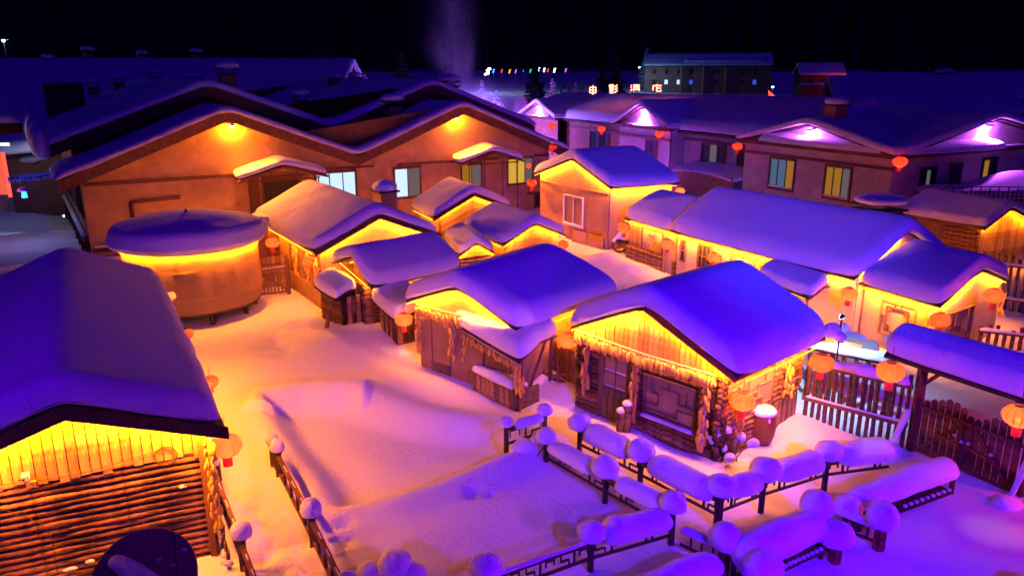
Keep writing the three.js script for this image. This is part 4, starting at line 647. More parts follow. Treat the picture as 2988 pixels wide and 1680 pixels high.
  for (const [A, C, r, l] of [[V(0.95, 0.35, -24.3), V(2.05, 0.15, -22.9), 0.11, 'thick log lying against the board fence'], [V(1.2, 0.1, -23.9), V(1.5, 1.35, -24.9), 0.05, 'thin pole leaning on the board fence, left one'], [V(1.5, 0.15, -23.6), V(1.62, 1.3, -24.4), 0.045, 'thin pole leaning on the board fence, right one'], [V(1.35, 0.5, -23.4), V(1.75, 0.62, -23.1), 0.035, 'short stick sticking out of the snow by the board fence']]) { const m = new Thing('timber', mix(A, C, 0.5), l, 'timber'); logAt(m, A, C, r, M.logPale, 'trunk'); m.add('cut_end', rod(C, C.clone().lerp(A, -0.01), r * 0.9, r * 0.9, 10), M.plank); }
}

// --- D: plank-gabled cottage at the left of the middle
{
  const q = { Lf: V(-8.47, 2.7, -31.5), Rf: V(-3.24, 2.7, -35.3), Lb: V(-14.0, 2.7, -40.0), Rb: V(-8.9, 2.7, -43.8), Pf: V(-5.86, 4.05, -33.4), Pb: V(-11.3, 4.05, -41.8) };
  const B = roofBase(q, { soft: 0.13, sag: 0.16 }), T = new Thing('plank_cottage', V(-7.5, 0, -36), 'cottage with a bright plank gable and latticed windows left of the middle', 'house');
  deckOf(T, B, { in: 0.96 }); T.add('snow_cap', blanket(B, 0.5, { nu: 40, nv: 40, bu: 0.09, bv: 0.12, s: 5, round: 0.06, under: 0.2 }), M.snow);
  const K = corners(B, -0.86, 0.9, 0.8); plainWalls(T, B, K, M.clay, { w: 0.8, uf: -0.88, ub: 0.9 });
  const a = K.lf.clone().setY(0), b = K.rf.clone().setY(0), o = facing(a, b), g = gableTop(B, -0.86, 0.8);
  boards(T, a.clone().addScaledVector(o, 0.1), b.clone().addScaledVector(o, 0.1), (s) => (s < 0.3 ? 0 : 2.3), g, o, { w: 0.2, ragged: 0.1 });
  for (const s of [-1, 1]) T.add('bargeboard', beam(under(B, -0.985, 0, 0.04), under(B, -0.985, 0.97 * s, 0.04), 0.06, 0.26), M.dark);
  const c = K.lb.clone().setY(0), oS = facing(c, a);
  for (const [s0, s1] of [[0.9, 0.985], [0.7, 0.82], [0.48, 0.62]]) { const w = windowIn(T, c, a, s0, s1, 0.95, 2.3, { cols: 1, panes: [M.paper], frame: 0.07, mat: M.wood, out: oS }); lattice(T, c, a, s0, s1, 0.95, 2.3, 'frame', M.wood, w, 0.05); }
  T.add('corner_post', beam(a.clone().setY(-0.3).addScaledVector(o, 0.1), a.clone().setY(2.7).addScaledVector(o, 0.1), 0.2, 0.2), M.plank); T.add('sill_wall', panel([mix(c, a, 0.4).setY(-0.3).addScaledVector(oS, 0.1), a.clone().setY(-0.3).addScaledVector(oS, 0.1), a.clone().setY(0.8).addScaledVector(oS, 0.1), mix(c, a, 0.4).setY(0.8).addScaledVector(oS, 0.1)], 0.06, oS), M.clay);
  eaveStrips(T, B, [[-0.95, -0.04, -0.95, -0.92, 2.2, o.clone().multiplyScalar(-0.4)], [-0.95, 0.04, -0.95, 0.9, 2.2, o.clone().multiplyScalar(-0.4)], [-0.9, -0.9, 0.6, -0.9, 0.7, V()]]);
  for (const [s, l] of [[0.86, 'corn braid between two latticed windows of the plank cottage'], [0.99, 'corn braid at the front corner of the plank cottage'], [0.66, 'corn braid farther back on the wall of the plank cottage']]) { const p = mix(c, a, s).setY(2.35).addScaledVector(oS, 0.25), t = new Thing('corn_string', p, l, 'corn braid', 'hanging corn braids'); corn(t, p, p.clone().add(V(0, -1.3, 0)), 22, 0.26, { out: oS }); for (const m of t.o.children) if (m.name.startsWith('corn')) m.position.add(V(rr(-0.1, 0.1), 0.05, rr(-0.1, 0.1))); }
  chimney(V(-6.9, 0, -41.2), 0.95, 3.95, 'square chimney with a cap of snow behind the plank cottage gable', { hood: false, mat: M.mud, turn: 0.6 });
}

// --- E: low log hut in front of it, and its sheds
{
  const f = V(-5.7, 1.8, -29.0), g = V(-2.0, 1.8, -32.5), r0 = V(-6.75, 2.75, -30.6), r1 = V(-3.4, 2.75, -33.7);
  const q = { Rf: f, Rb: g, Pf: r0, Pb: r1, Lf: V(-8.1, 2.1, -32.3), Lb: V(-4.8, 2.1, -35) }, B = roofBase(q, { soft: 0.2, sag: 0.1 }), T = new Thing('log_hut', V(-5, 0, -31), 'low log hut with a smooth violet snow roof before the plank cottage', 'hut');
  deckOf(T, B, { in: 0.93 }); T.add('snow_cap', blanket(B, 0.52, { nu: 30, nv: 36, bu: 0.15, bv: 0.17, s: 6, round: 0.09, under: 0.28 }), M.snow);
  const a = V(-5.95, 0, -29.75), b = V(-2.6, 0, -32.85), c = V(-7.4, 0, -31.4);
  logWall(T, a, b, -0.2, 1.75, 0.1, [], { mats: [M.logPale, M.log] }); boards(T, c, a, -0.2, () => 1.85, facing(c, a), { w: 0.22, mat: M.logDark });
  T.add('wall', [panel([a.clone().setY(-0.3), b.clone().setY(-0.3), b.clone().setY(1.8), a.clone().setY(1.8)].map((p) => p.add(V(-0.08, 0, -0.1))), 0.03, V(0.7, 0, 0.7)), panel([c.clone().setY(-0.3), a.clone().setY(-0.3), a.clone().setY(1.8), c.clone().setY(1.9)], 0.03, V(-0.7, 0, 0.7))], M.dark);
  eaveStrips(T, B, [[-0.85, 0.9, 0.9, 0.9, 1.9], [-0.9, -0.5, -0.9, 0.8, 0.8], [-0.5, -0.8, 0.8, -0.8, 1.2]], V());
  const shed = (name, label, P, T0, rise, s, logs) => { const base = (U, W) => { const u = (U + 1) / 2, w = (W + 1) / 2, p = mix(mix(P[0], P[1], u), mix(P[3], P[2], u), w); p.y += rise * (1 - W * W); return p; }, t = new Thing(name, mix(P[0], P[2], 0.5).setY(0), label, 'shed'); deckOf(t, base, { in: 0.92 }); t.add('snow_cap', blanket(base, T0, { nu: 18, nv: 18, bu: 0.24, bv: 0.24, s, round: 0.12, under: 0.3 }), M.snow); logs(t); return t; };
  shed('log_shed', 'small dark log shed with a rounded snow top left of the low log hut', [V(-8.5, 1.4, -31.1), V(-7.0, 1.35, -28.95), V(-6.35, 1.4, -30.4), V(-7.85, 1.45, -33)], 0.42, 0.15, 7, (t) => { const a1 = V(-8.0, 0, -31.0), b1 = V(-6.9, 0, -29.5), c1 = V(-6.1, 0, -30.2); boards(t, b1, c1, -0.3, () => 1.35, facing(b1, c1), { w: 0.2, mat: M.logDark, name: 'log_board' }); logWall(t, a1, b1, -0.2, 1.3, 0.1, [], { mats: [M.logDark, M.log] }); t.add('prop', rod(V(-7.5, -0.1, -28.9), V(-7.35, 1.2, -29.5), 0.09, 0.08), M.plankDeep); t.add('wall', [panel([a1.clone().setY(-0.3), b1.clone().setY(-0.3), b1.clone().setY(1.3), a1.clone().setY(1.3)].map((p) => p.add(V(0.06, 0, -0.06))), 0.03, V(-1, 0, 1)), panel([b1.clone().setY(-0.3), c1.clone().setY(-0.3), c1.clone().setY(1.3), b1.clone().setY(1.3)].map((p) => p.add(V(-0.06, 0, -0.06))), 0.03, V(1, 0, 1))], M.black); });
  shed('wood_shed', 'low snow-topped wood shed squeezed between the log hut and the clay cabin', [V(-5.85, 1.25, -29.7), V(-4.3, 1.2, -26.6), V(-3.1, 1.3, -28), V(-4.5, 1.35, -31)], 0.5, 0.12, 8, (t) => { const a1 = V(-5.3, 0, -29.2), b1 = V(-4.35, 0, -27.3), c1 = V(-3.4, 0, -28.2); boards(t, a1, b1, -0.3, () => 1.2, facing(a1, b1), { w: 0.25, mat: M.logDark }); boards(t, b1, c1, -0.3, () => 1.2, facing(b1, c1), { w: 0.25, mat: M.logDark }); });
}

// --- F: two small huts and a shed in the middle distance
function smallHut(name, label, q, T0, s, o) {
  const B = roofBase(q, { soft: 0.14, sag: 0.16 }), T = new Thing(name, mix(q.Pf, q.Pb, 0.5).setY(0), label, 'hut');
  deckOf(T, B, { in: 0.95 }); T.add('snow_cap', blanket(B, T0, { nu: 30, nv: 34, bu: 0.13, bv: 0.14, s, round: 0.08, under: 0.24 }), M.snow);
  const K = corners(B, -0.8, 0.86, 0.78); plainWalls(T, B, K, M.plankDeep, { w: 0.78, uf: -0.82, ub: 0.86 });
  const a = K.lf.clone().setY(0), b = K.rf.clone().setY(0), out = facing(a, b), g = gableTop(B, -0.8, 0.78); o(T, B, a, b, out, g, K); return T;
}
smallHut('gable_hut', 'small hut with slanting boards in its bright gable under the lodge porch', { Lf: V(-4.45, 2.3, -41.84), Rf: V(0.09, 2.3, -45.7), Lb: V(-6.3, 2.3, -45.8), Rb: V(-1.8, 2.3, -49.7), Pf: V(-2.18, 3.45, -43.8), Pb: V(-4.05, 3.5, -47.7) }, 0.46, 11, (T, B, a, b, out, g) => {
  for (const s of [-1, 1]) { T.add('bargeboard', beam(under(B, -0.98, 0, 0.04), under(B, -0.98, 0.97 * s, 0.04), 0.06, 0.22), M.dark); }
  const P = along(a, b); for (const s of [-1, 1]) for (let k = 0; k < 11; k++) { const y = 1.2 + k * 0.21, e = 0.5 + s * 0.49; const p0 = P(0.5, Math.min(y + 0.02, 3.2)), p1 = P(e, y - 0.75 + 0.0); const cutY = g(e) - 0.05; if (p1.y > cutY) { const t = clamp((p0.y - g(0.5) + 0.1) / 1, 0, 1); const m = 0.5 + s * 0.49 * clamp((3.25 - y) / 1.3, 0.12, 1); p1.copy(P(m, Math.min(y - 0.75 * Math.abs(m - 0.5) / 0.49, g(m) - 0.06))); } T.add('plank', beam(p0.addScaledVector(out, 0.12 + 0.004 * (k % 2)), p1.addScaledVector(out, 0.12 + 0.004 * (k % 2)), 0.03, 0.19), k % 2 ? M.plank : M.plankDeep); }
  eaveStrips(T, B, [[-0.92, -0.04, -0.92, -0.93, 2.0], [-0.92, 0.04, -0.92, 0.9, 2.0], [-0.85, -0.88, 0.7, -0.88, 0.8]], V());
});
smallHut('board_hut', 'small board hut with a lantern in its gable in the middle distance', { Lf: V(-0.47, 2.0, -36.23), Rf: V(2.96, 2.0, -38.8), Lb: V(-2.83, 2.1, -40.58), Rb: V(0.6, 2.1, -43.1), Pf: V(1.25, 2.85, -37.5), Pb: V(-1.1, 2.9, -41.8) }, 0.45, 12, (T, B, a, b, out, g) => {
  boards(T, a.clone().addScaledVector(out, 0.1), b.clone().addScaledVector(out, 0.1), -0.2, g, out, { w: 0.2 }); windowIn(T, a.clone().addScaledVector(out, 0.12), b.clone().addScaledVector(out, 0.12), 0.42, 0.66, 0.9, 1.7, { cols: 2, panes: [M.black], frame: 0.08, out });
  eaveStrips(T, B, [[-0.9, -0.04, -0.9, -0.93, 1.6], [-0.9, 0.04, -0.9, 0.93, 1.6], [-0.85, -0.9, 0.6, -0.9, 0.8], [-0.8, 0.9, 0.6, 0.9, 1.0]], V());
});
smallHut('log_lean', 'tiny log shed with a bright gable beside the board hut', { Lf: V(-2.53, 1.8, -34.96), Rf: V(-0.79, 1.75, -35.94), Lb: V(-3.6, 1.9, -38.4), Rb: V(-1.9, 1.9, -39.4), Pf: V(-1.66, 2.3, -35.45), Pb: V(-2.75, 2.35, -38.9) }, 0.42, 13, (T, B, a, b, out, g) => {
  logWall(T, a.clone().addScaledVector(out, 0.12), b.clone().addScaledVector(out, 0.12), -0.1, 1.75, 0.1, [], { mats: [M.logPale, M.log] });
  eaveStrips(T, B, [[-0.9, -0.93, -0.9, -0.04, 1.3], [-0.9, 0.04, -0.9, 0.93, 1.3]], V());
});

// --- G: yellow clay house in front of the inn
{
  const q = { Lf: V(1.21, 3.7, -50.57), Rf: V(5.69, 3.7, -43.7), Rb: V(10.38, 3.7, -45.89), Lb: V(5.7, 3.7, -53.4), Pf: V(3.6, 5.1, -47.1), Pb: V(8.05, 5.15, -49.8) };
  const B = roofBase(q, { soft: 0.1, sag: 0.06 }), T = new Thing('clay_house', V(4, 0, -46.5), 'tall orange clay house with one white window between lodge and inn', 'house');
  deckOf(T, B, { in: 0.95 }); T.add('snow_cap', blanket(B, 0.58, { nu: 34, nv: 40, bu: 0.15, bv: 0.14, s: 14, round: 0.05, under: 0.22, bumpy: 0.05 }), M.snow);
  const K = corners(B, -0.84, 0.88, 0.84); plainWalls(T, B, K, M.clay, { w: 0.84, uf: -0.84, ub: 0.88 });
  const a = K.lf.clone().setY(0), b = K.rf.clone().setY(0), o = facing(a, b);
  const w = windowIn(T, a.clone().addScaledVector(o, 0.06), b.clone().addScaledVector(o, 0.06), 0.38, 0.66, 0.95, 2.75, { cols: 2, panes: [M.frosted, M.frosted], frame: 0.08, mat: M.white, mullMat: M.white, out: o, snow: true });
  T.add('ledge', beam(mix(a, b, 0.0).setY(3.4).addScaledVector(o, 0.1), mix(a, b, 1).setY(3.35).addScaledVector(o, 0.1), 0.05, 0.06), M.clay);
  for (const [s0, s1] of [[0.55, 0.75], [0.76, 0.98]]) T.add('leaning_panel', panel([mix(a, b, s0).setY(-0.2).addScaledVector(o, 0.3), mix(a, b, s1).setY(-0.2).addScaledVector(o, 0.3), mix(a, b, s1).setY(0.75).addScaledVector(o, 0.16), mix(a, b, s0).setY(0.75).addScaledVector(o, 0.16)], 0.04, o), M.clay);
  T.add('down_pipe', rod(b.clone().setY(0).addScaledVector(o, 0.15), b.clone().setY(3.1).addScaledVector(o, 0.15), 0.05, 0.05), M.clay);
  for (const s of [-1, 1]) T.add('bargeboard', beam(under(B, -0.93, 0, 0.05), under(B, -0.93, 0.94 * s, 0.05), 0.05, 0.12), M.plank);
  eaveStrips(T, B, [[-0.89, -0.03, -0.89, -0.92, 2.6], [-0.89, 0.03, -0.89, 0.9, 2.6], [-0.8, 0.9, 0.85, 0.9, 2.8], [0.92, -0.8, 0.92, 0.8, 2.0]], V());
}

// --- H: long yellow house at the right with its wings
{
  const T = new Thing('long_house', V(11, 0, -34), 'long plastered house with latticed windows under a broad violet snow roof at the right', 'house');
  const f = roofBase({ Rf: V(7.72, 2.4, -37.84), Rb: V(13.2, 2.4, -27.92), Pf: V(10.44, 4.0, -39.16), Pb: V(15.9, 4.0, -29.6), Lf: V(13.3, 2.5, -40.6), Lb: V(18.7, 2.5, -31.2) }, { soft: 0.14, sag: 0.1 });
  deckOf(T, f, { in: 0.95 }); T.add('snow_cap', blanket(f, 0.62, { nu: 50, nv: 40, bu: 0.09, bv: 0.16, s: 15, round: 0.05, under: 0.22 }), M.snow);
  const s = roofBase({ Rf: V(6.14, 2.3, -42.16), Rb: V(8.2, 2.3, -37.9), Pf: V(8.3, 3.3, -42.9), Pb: V(10.3, 3.3, -39.2), Lf: V(10.4, 2.5, -43.9), Lb: V(12.4, 2.5, -40.3) }, { soft: 0.16, sag: 0.1 });
  deckOf(T, s, { in: 0.94 }); T.add('snow_cap', blanket(s, 0.58, { nu: 26, nv: 34, bu: 0.14, bv: 0.13, s: 16, round: 0.08, under: 0.22 }), M.snow);
  const g = roofBase({ Rf: V(13.26, 2.25, -28.4), Rb: V(14.9, 2.2, -25.23), Pf: V(16.0, 3.2, -29.9), Pb: V(17.28, 3.15, -26.9), Lf: V(18.4, 2.3, -31.4), Lb: V(19.5, 2.3, -28.6) }, { soft: 0.16, sag: 0.1 });
  deckOf(T, g, { in: 0.95 }); T.add('snow_cap', blanket(g, 0.56, { nu: 28, nv: 36, bu: 0.14, bv: 0.12, s: 17, round: 0.07, under: 0.22 }), M.snow);
  const wallOf = (B, U0, U1, w, mat, y0 = -0.5) => { const K = corners(B, U0, U1, w); plainWalls(T, B, K, mat, { w, uf: U0, ub: U1, y0 }); return K; };
  const KF = wallOf(f, -0.9, 0.93, 0.84, M.ochreLight), KS = wallOf(s, -0.84, 0.95, 0.82, M.ochreLight), KG = wallOf(g, -0.9, 0.84, 0.82, M.ochreLight);
  // left part: logs below, hexagon lattice above, door posts
  const a = KS.rf.clone().setY(0), b = KS.rb.clone().setY(0), oS = facing(a, b), off = (p, k, o) => p.clone().addScaledVector(o, k);
  logWall(T, off(a, 0.14, oS), off(b, 0.14, oS), -0.2, 0.85, 0.11, [[0.8, 0.98, -1, 3]], { mats: [M.log, M.logPale] }); boards(T, off(a, 0.1, oS), off(mix(a, b, 0.3), 0.1, oS), 0.8, () => 2.2, oS, { w: 0.16 });
  const w0 = windowIn(T, off(a, 0.1, oS), off(b, 0.1, oS), 0.3, 0.74, 0.95, 2.05, { cols: 1, panes: [M.paper], frame: 0.07, mat: M.wood, out: oS }); { const P = along(off(a, 0.1, oS), off(b, 0.1, oS)), c = (k) => P(0.52 + 0.085 * Math.cos(k), 1.52 + 0.36 * Math.sin(k)).addScaledVector(oS, 0.08); for (let i = 0; i < 6; i++) { T.add('lattice_bar', beam(c(i * Math.PI / 3), c((i + 1) * Math.PI / 3), 0.045, 0.045), M.plank, w0); T.add('lattice_bar', beam(c(i * Math.PI / 3), P(0.52 + 0.2 * Math.cos(i * Math.PI / 3), 1.52 + 0.56 * Math.sin(i * Math.PI / 3)).addScaledVector(oS, 0.085), 0.04, 0.04), M.plank, w0); } }
  T.add('door_post', [beam(off(mix(a, b, 0.8), 0.16, oS).setY(-0.3), off(mix(a, b, 0.8), 0.16, oS).setY(2.2), 0.16, 0.16)], M.plank);
  // main front
  const c = KF.rf.clone().setY(0), d = KF.rb.clone().setY(0), oF = facing(c, d), C = off(c, 0.08, oF), D = off(d, 0.08, oF);
  windowIn(T, C, D, 0.03, 0.06, 1.1, 2.1, { cols: 1, panes: [M.black], frame: 0.06, out: oF, rows: 2 });
  windowIn(T, C, D, 0.15, 0.235, 1.05, 2.15, { cols: 3, rows: 2, panes: [M.black, M.glass], frame: 0.1, mat: M.wood, mullMat: M.wood, out: oF });
  for (const [s0, s1, k] of [[0.36, 0.5, 'key'], [0.54, 0.66, 'frame']]) { const w = windowIn(T, C, D, s0, s1, 0.9, 2.1, { cols: 1, panes: [M.paper], frame: 0.06, mat: M.plank, out: oF }); lattice(T, C, D, s0, s1, 0.9, 2.1, k, M.plank, w, 0.05); }
  for (const x of [0.255, 0.7]) T.add('brace', beam(off(mix(c, d, x), 0.1, oF).setY(0.2), off(mix(c, d, x + 0.05), 0.1, oF).setY(2.0), 0.02, 0.03), M.wood);
  // wing
  const e = KG.rf.clone().setY(0), h = KG.rb.clone().setY(0), oG = facing(e, h), w3 = windowIn(T, off(e, 0.08, oG), off(h, 0.08, oG), 0.28, 0.74, 0.55, 1.8, { cols: 1, panes: [M.paper], frame: 0.06, mat: M.plank, out: oG }); lattice(T, off(e, 0.08, oG), off(h, 0.08, oG), 0.28, 0.74, 0.55, 1.8, 'frame', M.wood, w3, 0.05);
  const h2 = KG.lb.clone().setY(0), oR = V(0.45, 0, 0.9), w4 = windowIn(T, off(h, 0.1, oR), off(h2, 0.1, oR), 0.12, 0.5, 0.5, 1.75, { cols: 1, panes: [M.frosted], frame: 0.06, mat: M.wood, out: oR.clone().normalize() }); lattice(T, off(h, 0.1, oR), off(h2, 0.1, oR), 0.12, 0.5, 0.5, 1.75, 'ice', M.wood, w4, 0.05);
  // canopy over the porch
  const cq = (U, W) => { const u = (U + 1) / 2, w = (W + 1) / 2, p = mix(mix(V(10.25, 1.85, -30.9), V(11.5, 1.72, -27.95), u), mix(V(11.5, 2.05, -32.2), V(12.8, 1.95, -29.4), u), w); p.y += 0.1 * (1 - W * W); return p; };
  T.add('canopy', merge([beam(cq(-0.9, -0.9), cq(0.9, -0.9), 0.1, 0.16), beam(cq(0.9, -0.9), cq(0.9, 0.9), 0.1, 0.14), beam(cq(-0.9, 0), cq(0.9, 0), 1.2, 0.04)]), M.dark); T.add('snow_cap', blanket(cq, 0.42, { nu: 22, nv: 22, bu: 0.2, bv: 0.22, s: 18, round: 0.11, under: 0.25 }), M.snow); for (const U of [-0.8, 0.8]) T.add('post', beam(cq(U, -0.8).setY(-0.3), cq(U, -0.8), 0.1, 0.1), M.plank);
  T.add('snow_cap', roll(V(13.3, 2.2, -28.6), V(15.3, 3.0, -29.8), 0.4, 0.25), M.snow);
  for (const B of [f]) eaveStrips(T, B, [[-0.92, 0.92, -0.32, 0.92, 2.0], [-0.32, 0.92, 0.3, 0.92, 2.0], [0.3, 0.92, 0.9, 0.92, 2.0], [-0.9, -0.93, -0.1, -0.93, 11], [0, -0.93, 0.9, -0.93, 11], [0.955, 0.1, 0.955, 0.85, 2.2]], V());
  eaveStrips(T, s, [[-0.9, 0.9, 0.9, 0.9, 1.4]], V()); eaveStrips(T, g, [[-0.9, 0.93, 0.88, 0.93, 2.2], [0.92, 0.9, 0.92, 0.05, 2.0], [0.92, -0.05, 0.92, -0.85, 2.0]], V()); strip(T, cq(-0.85, -0.8).add(V(0, -0.16, 0)), cq(0.8, -0.8).add(V(0, -0.16, 0)), 2.0, V());
  const br = (p, l, n, o) => { const t = new Thing('corn_string', p, l, 'corn braid', 'hanging corn braids'); corn(t, p, p.clone().add(V(0, -1.1, 0)), n, 0.24, { out: o }); for (const m of t.o.children) if (m.name.startsWith('corn')) m.position.add(V(rr(-0.12, 0.12), 0.05, rr(-0.12, 0.12))); };
  br(off(mix(e, h, 0.93).setY(2.0), 0.2, oG), 'corn braid beside the latticed window of the long house wing', 18, oG); br(off(mix(h, h2, 0.9).setY(2.4), 0.25, oR), 'corn braid at the right end of the long house wing', 22, oR);
}
chimney(V(20.8, 0, -42.6), 1.75, 2.7, 'dark chimney with a little snow-roofed lantern top beside the right-hand hut', { hood: true, mat: M.dark, name: 'roofed_chimney', turn: 0.5 });
// --- I: hut at the right edge
{
  const q = { Rf: V(21.71, 2.5, -42.94), Rb: V(24.3, 2.5, -38.3), Pf: V(23.8, 3.4, -43.6), Pb: V(26.1, 3.4, -39.2), Lf: V(26, 2.5, -44.4), Lb: V(28.3, 2.5, -40.2) }, B = roofBase(q, { soft: 0.1, sag: 0.1 }), T = new Thing('dark_hut', V(24.5, 0, -41.5), 'hut with a straight snowy eave and a bright gable at the right edge', 'hut');
  deckOf(T, B, { in: 0.98, th: 0.14 }); T.add('snow_cap', blanket(B, 0.4, { nu: 30, nv: 34, bu: 0.1, bv: 0.1, s: 19, round: 0.03, under: 0.15 }), M.snow);
  const K = corners(B, -0.85, 0.8, 0.85); plainWalls(T, B, K, M.wood, { w: 0.85, uf: -0.85, ub: 0.8 }); const a = K.rf.clone().setY(0), b = K.rb.clone().setY(0), o = facing(a, b);
  logWall(T, mix(a, b, 0.62).addScaledVector(o, 0.14), b.clone().addScaledVector(o, 0.14), -0.2, 2.3, 0.12, [], { mats: [M.log, M.logPale] }); const c = K.lb.clone().setY(0), oE = V(0.45, 0, 0.9).normalize(); boards(T, b.clone().addScaledVector(oE, 0.1), c.clone().addScaledVector(oE, 0.1), 0, gableTop((U, W) => B(U, -W), 0.8, 0.85), oE, { w: 0.22 });
  eaveStrips(T, B, [[0.92, 0.9, 0.92, 0.05, 2.0], [0.92, -0.05, 0.92, -0.9, 2.0]], V());
}
// --- J: round clay granary on legs
{
  const c = V(-14.05, 0, -32.4), T = new Thing('round_granary', c, 'round clay granary on short legs under a domed snow roof at the left', 'granary');
  const n = 64, prof = [[2.72, 0.5], [2.82, 0.62], [2.86, 1.1], [2.9, 1.16], [2.84, 1.22], [2.8, 2.0], [2.78, 2.5], [2.76, 3.25]].map(([x, y]) => new THREE.Vector2(x, y)), g = new THREE.LatheGeometry(prof, n), a = g.attributes.position;
  for (let i = 0; i < a.count; i++) { const x = a.getX(i), z = a.getZ(i), y = a.getY(i), an = Math.atan2(z, x), k = 1 + 0.03 * (fbm(Math.cos(an) * 3 + 5, Math.sin(an) * 3 + y * 1.4, 3) - 0.5) * 2 + (y > 1.25 ? 0.012 * Math.sin(an * 24) : 0.0); a.setXYZ(i, x * k, y, z * k); } weld(g);
  const uv = g.attributes.uv; for (let i = 0; i < uv.count; i++) uv.setXY(i, uv.getX(i) * 5, uv.getY(i) * 1.2);
  T.add('wall', g.translate(c.x, c.y, c.z), M.mud); T.add('floor', new THREE.CylinderGeometry(2.75, 2.75, 0.1, 40).translate(c.x, 0.47, c.z), M.dark);
  for (let i = 0; i < 9; i++) { const an = i * 0.7 + 0.25; T.add('leg', rod(c.clone().add(V(Math.cos(an) * 2.5, -0.3, Math.sin(an) * 2.5)), c.clone().add(V(Math.cos(an) * 2.45, 0.5, Math.sin(an) * 2.45)), 0.1, 0.1), M.dark); }
  const dome = (U, W) => { const m = Math.max(Math.abs(U), Math.abs(W)) || 1e-6, r = 3.25 * m, an = Math.atan2(W, U); return V(c.x + Math.cos(an) * r, 3.15 + 0.85 * (1 - m ** 1.6), c.z + Math.sin(an) * r); };
  const tops = []; { const nr = 26, na = 72, p = [], uvv = [], idx = []; for (const side of [1, -1]) for (let i = 0; i <= nr; i++) for (let j = 0; j <= na; j++) { const f = i / nr, an = (j / na) * Math.PI * 2, cs = V(Math.cos(an), 0, Math.sin(an)), m = 1 - (1 - f) ** 1.3, e = f > 0.86 ? Math.sqrt(Math.max(0, 1 - ((f - 0.86) / 0.14) ** 2)) : 1, wv = (fbm(cs.x * 2.2 + 3, cs.z * 2.2, 3) - 0.5) * 0.25 * f, r = 3.2 * f + wv, y = 3.14 + 0.5 * (1 - f ** 1.8) + (side > 0 ? 0.2 + 0.55 * e + (fbm(cs.x * f * 1.8, cs.z * f * 1.8 + 4, 2) - 0.5) * 0.18 : 0.2 - 0.34 * e); p.push(c.x + cs.x * r, y, c.z + cs.z * r); uvv.push(cs.x * r / 1.6, cs.z * r / 1.6); }
    const st = (nr + 1) * (na + 1); for (let k = 0; k < 2; k++) for (let i = 0; i < nr; i++) for (let j = 0; j < na; j++) { const A = k * st + i * (na + 1) + j, Bq = A + 1, C = A + na + 1, D = C + 1; k ? idx.push(A, C, Bq, Bq, C, D) : idx.push(A, Bq, C, Bq, D, C); } const G2 = new THREE.BufferGeometry(); G2.setAttribute('position', new THREE.Float32BufferAttribute(p, 3)); G2.setAttribute('uv', new THREE.Float32BufferAttribute(uvv, 2)); G2.setIndex(idx); G2.computeVertexNormals(); weld(G2); T.add('snow_cap', G2, M.snow); }
  T.add('roof_deck', new THREE.CylinderGeometry(2.6, 2.95, 0.1, 48, 1).translate(c.x, 3.18, c.z), M.dark); T.add('finial', rod(c.clone().setY(3.9), c.clone().setY(4.5), 0.04, 0.05), M.black);
  // the strip light runs round the front under the eave
  for (let i = 0; i < 9; i++) { const a0 = -0.35 + i * 0.32, a1 = a0 + 0.31, p = (an) => c.clone().add(V(Math.cos(an) * 2.93, 3.04, Math.sin(an) * 2.93)); strip(T, p(a0), p(a1), 1.5, V(-Math.cos((a0 + a1) / 2), 0, -Math.sin((a0 + a1) / 2)).multiplyScalar(0.3)); }
  T.add('ledge', beam(c.clone().add(V(0.4, 2.3, 2.82)), c.clone().add(V(1.35, 2.38, 2.55)), 0.08, 0.04), M.plank);
}
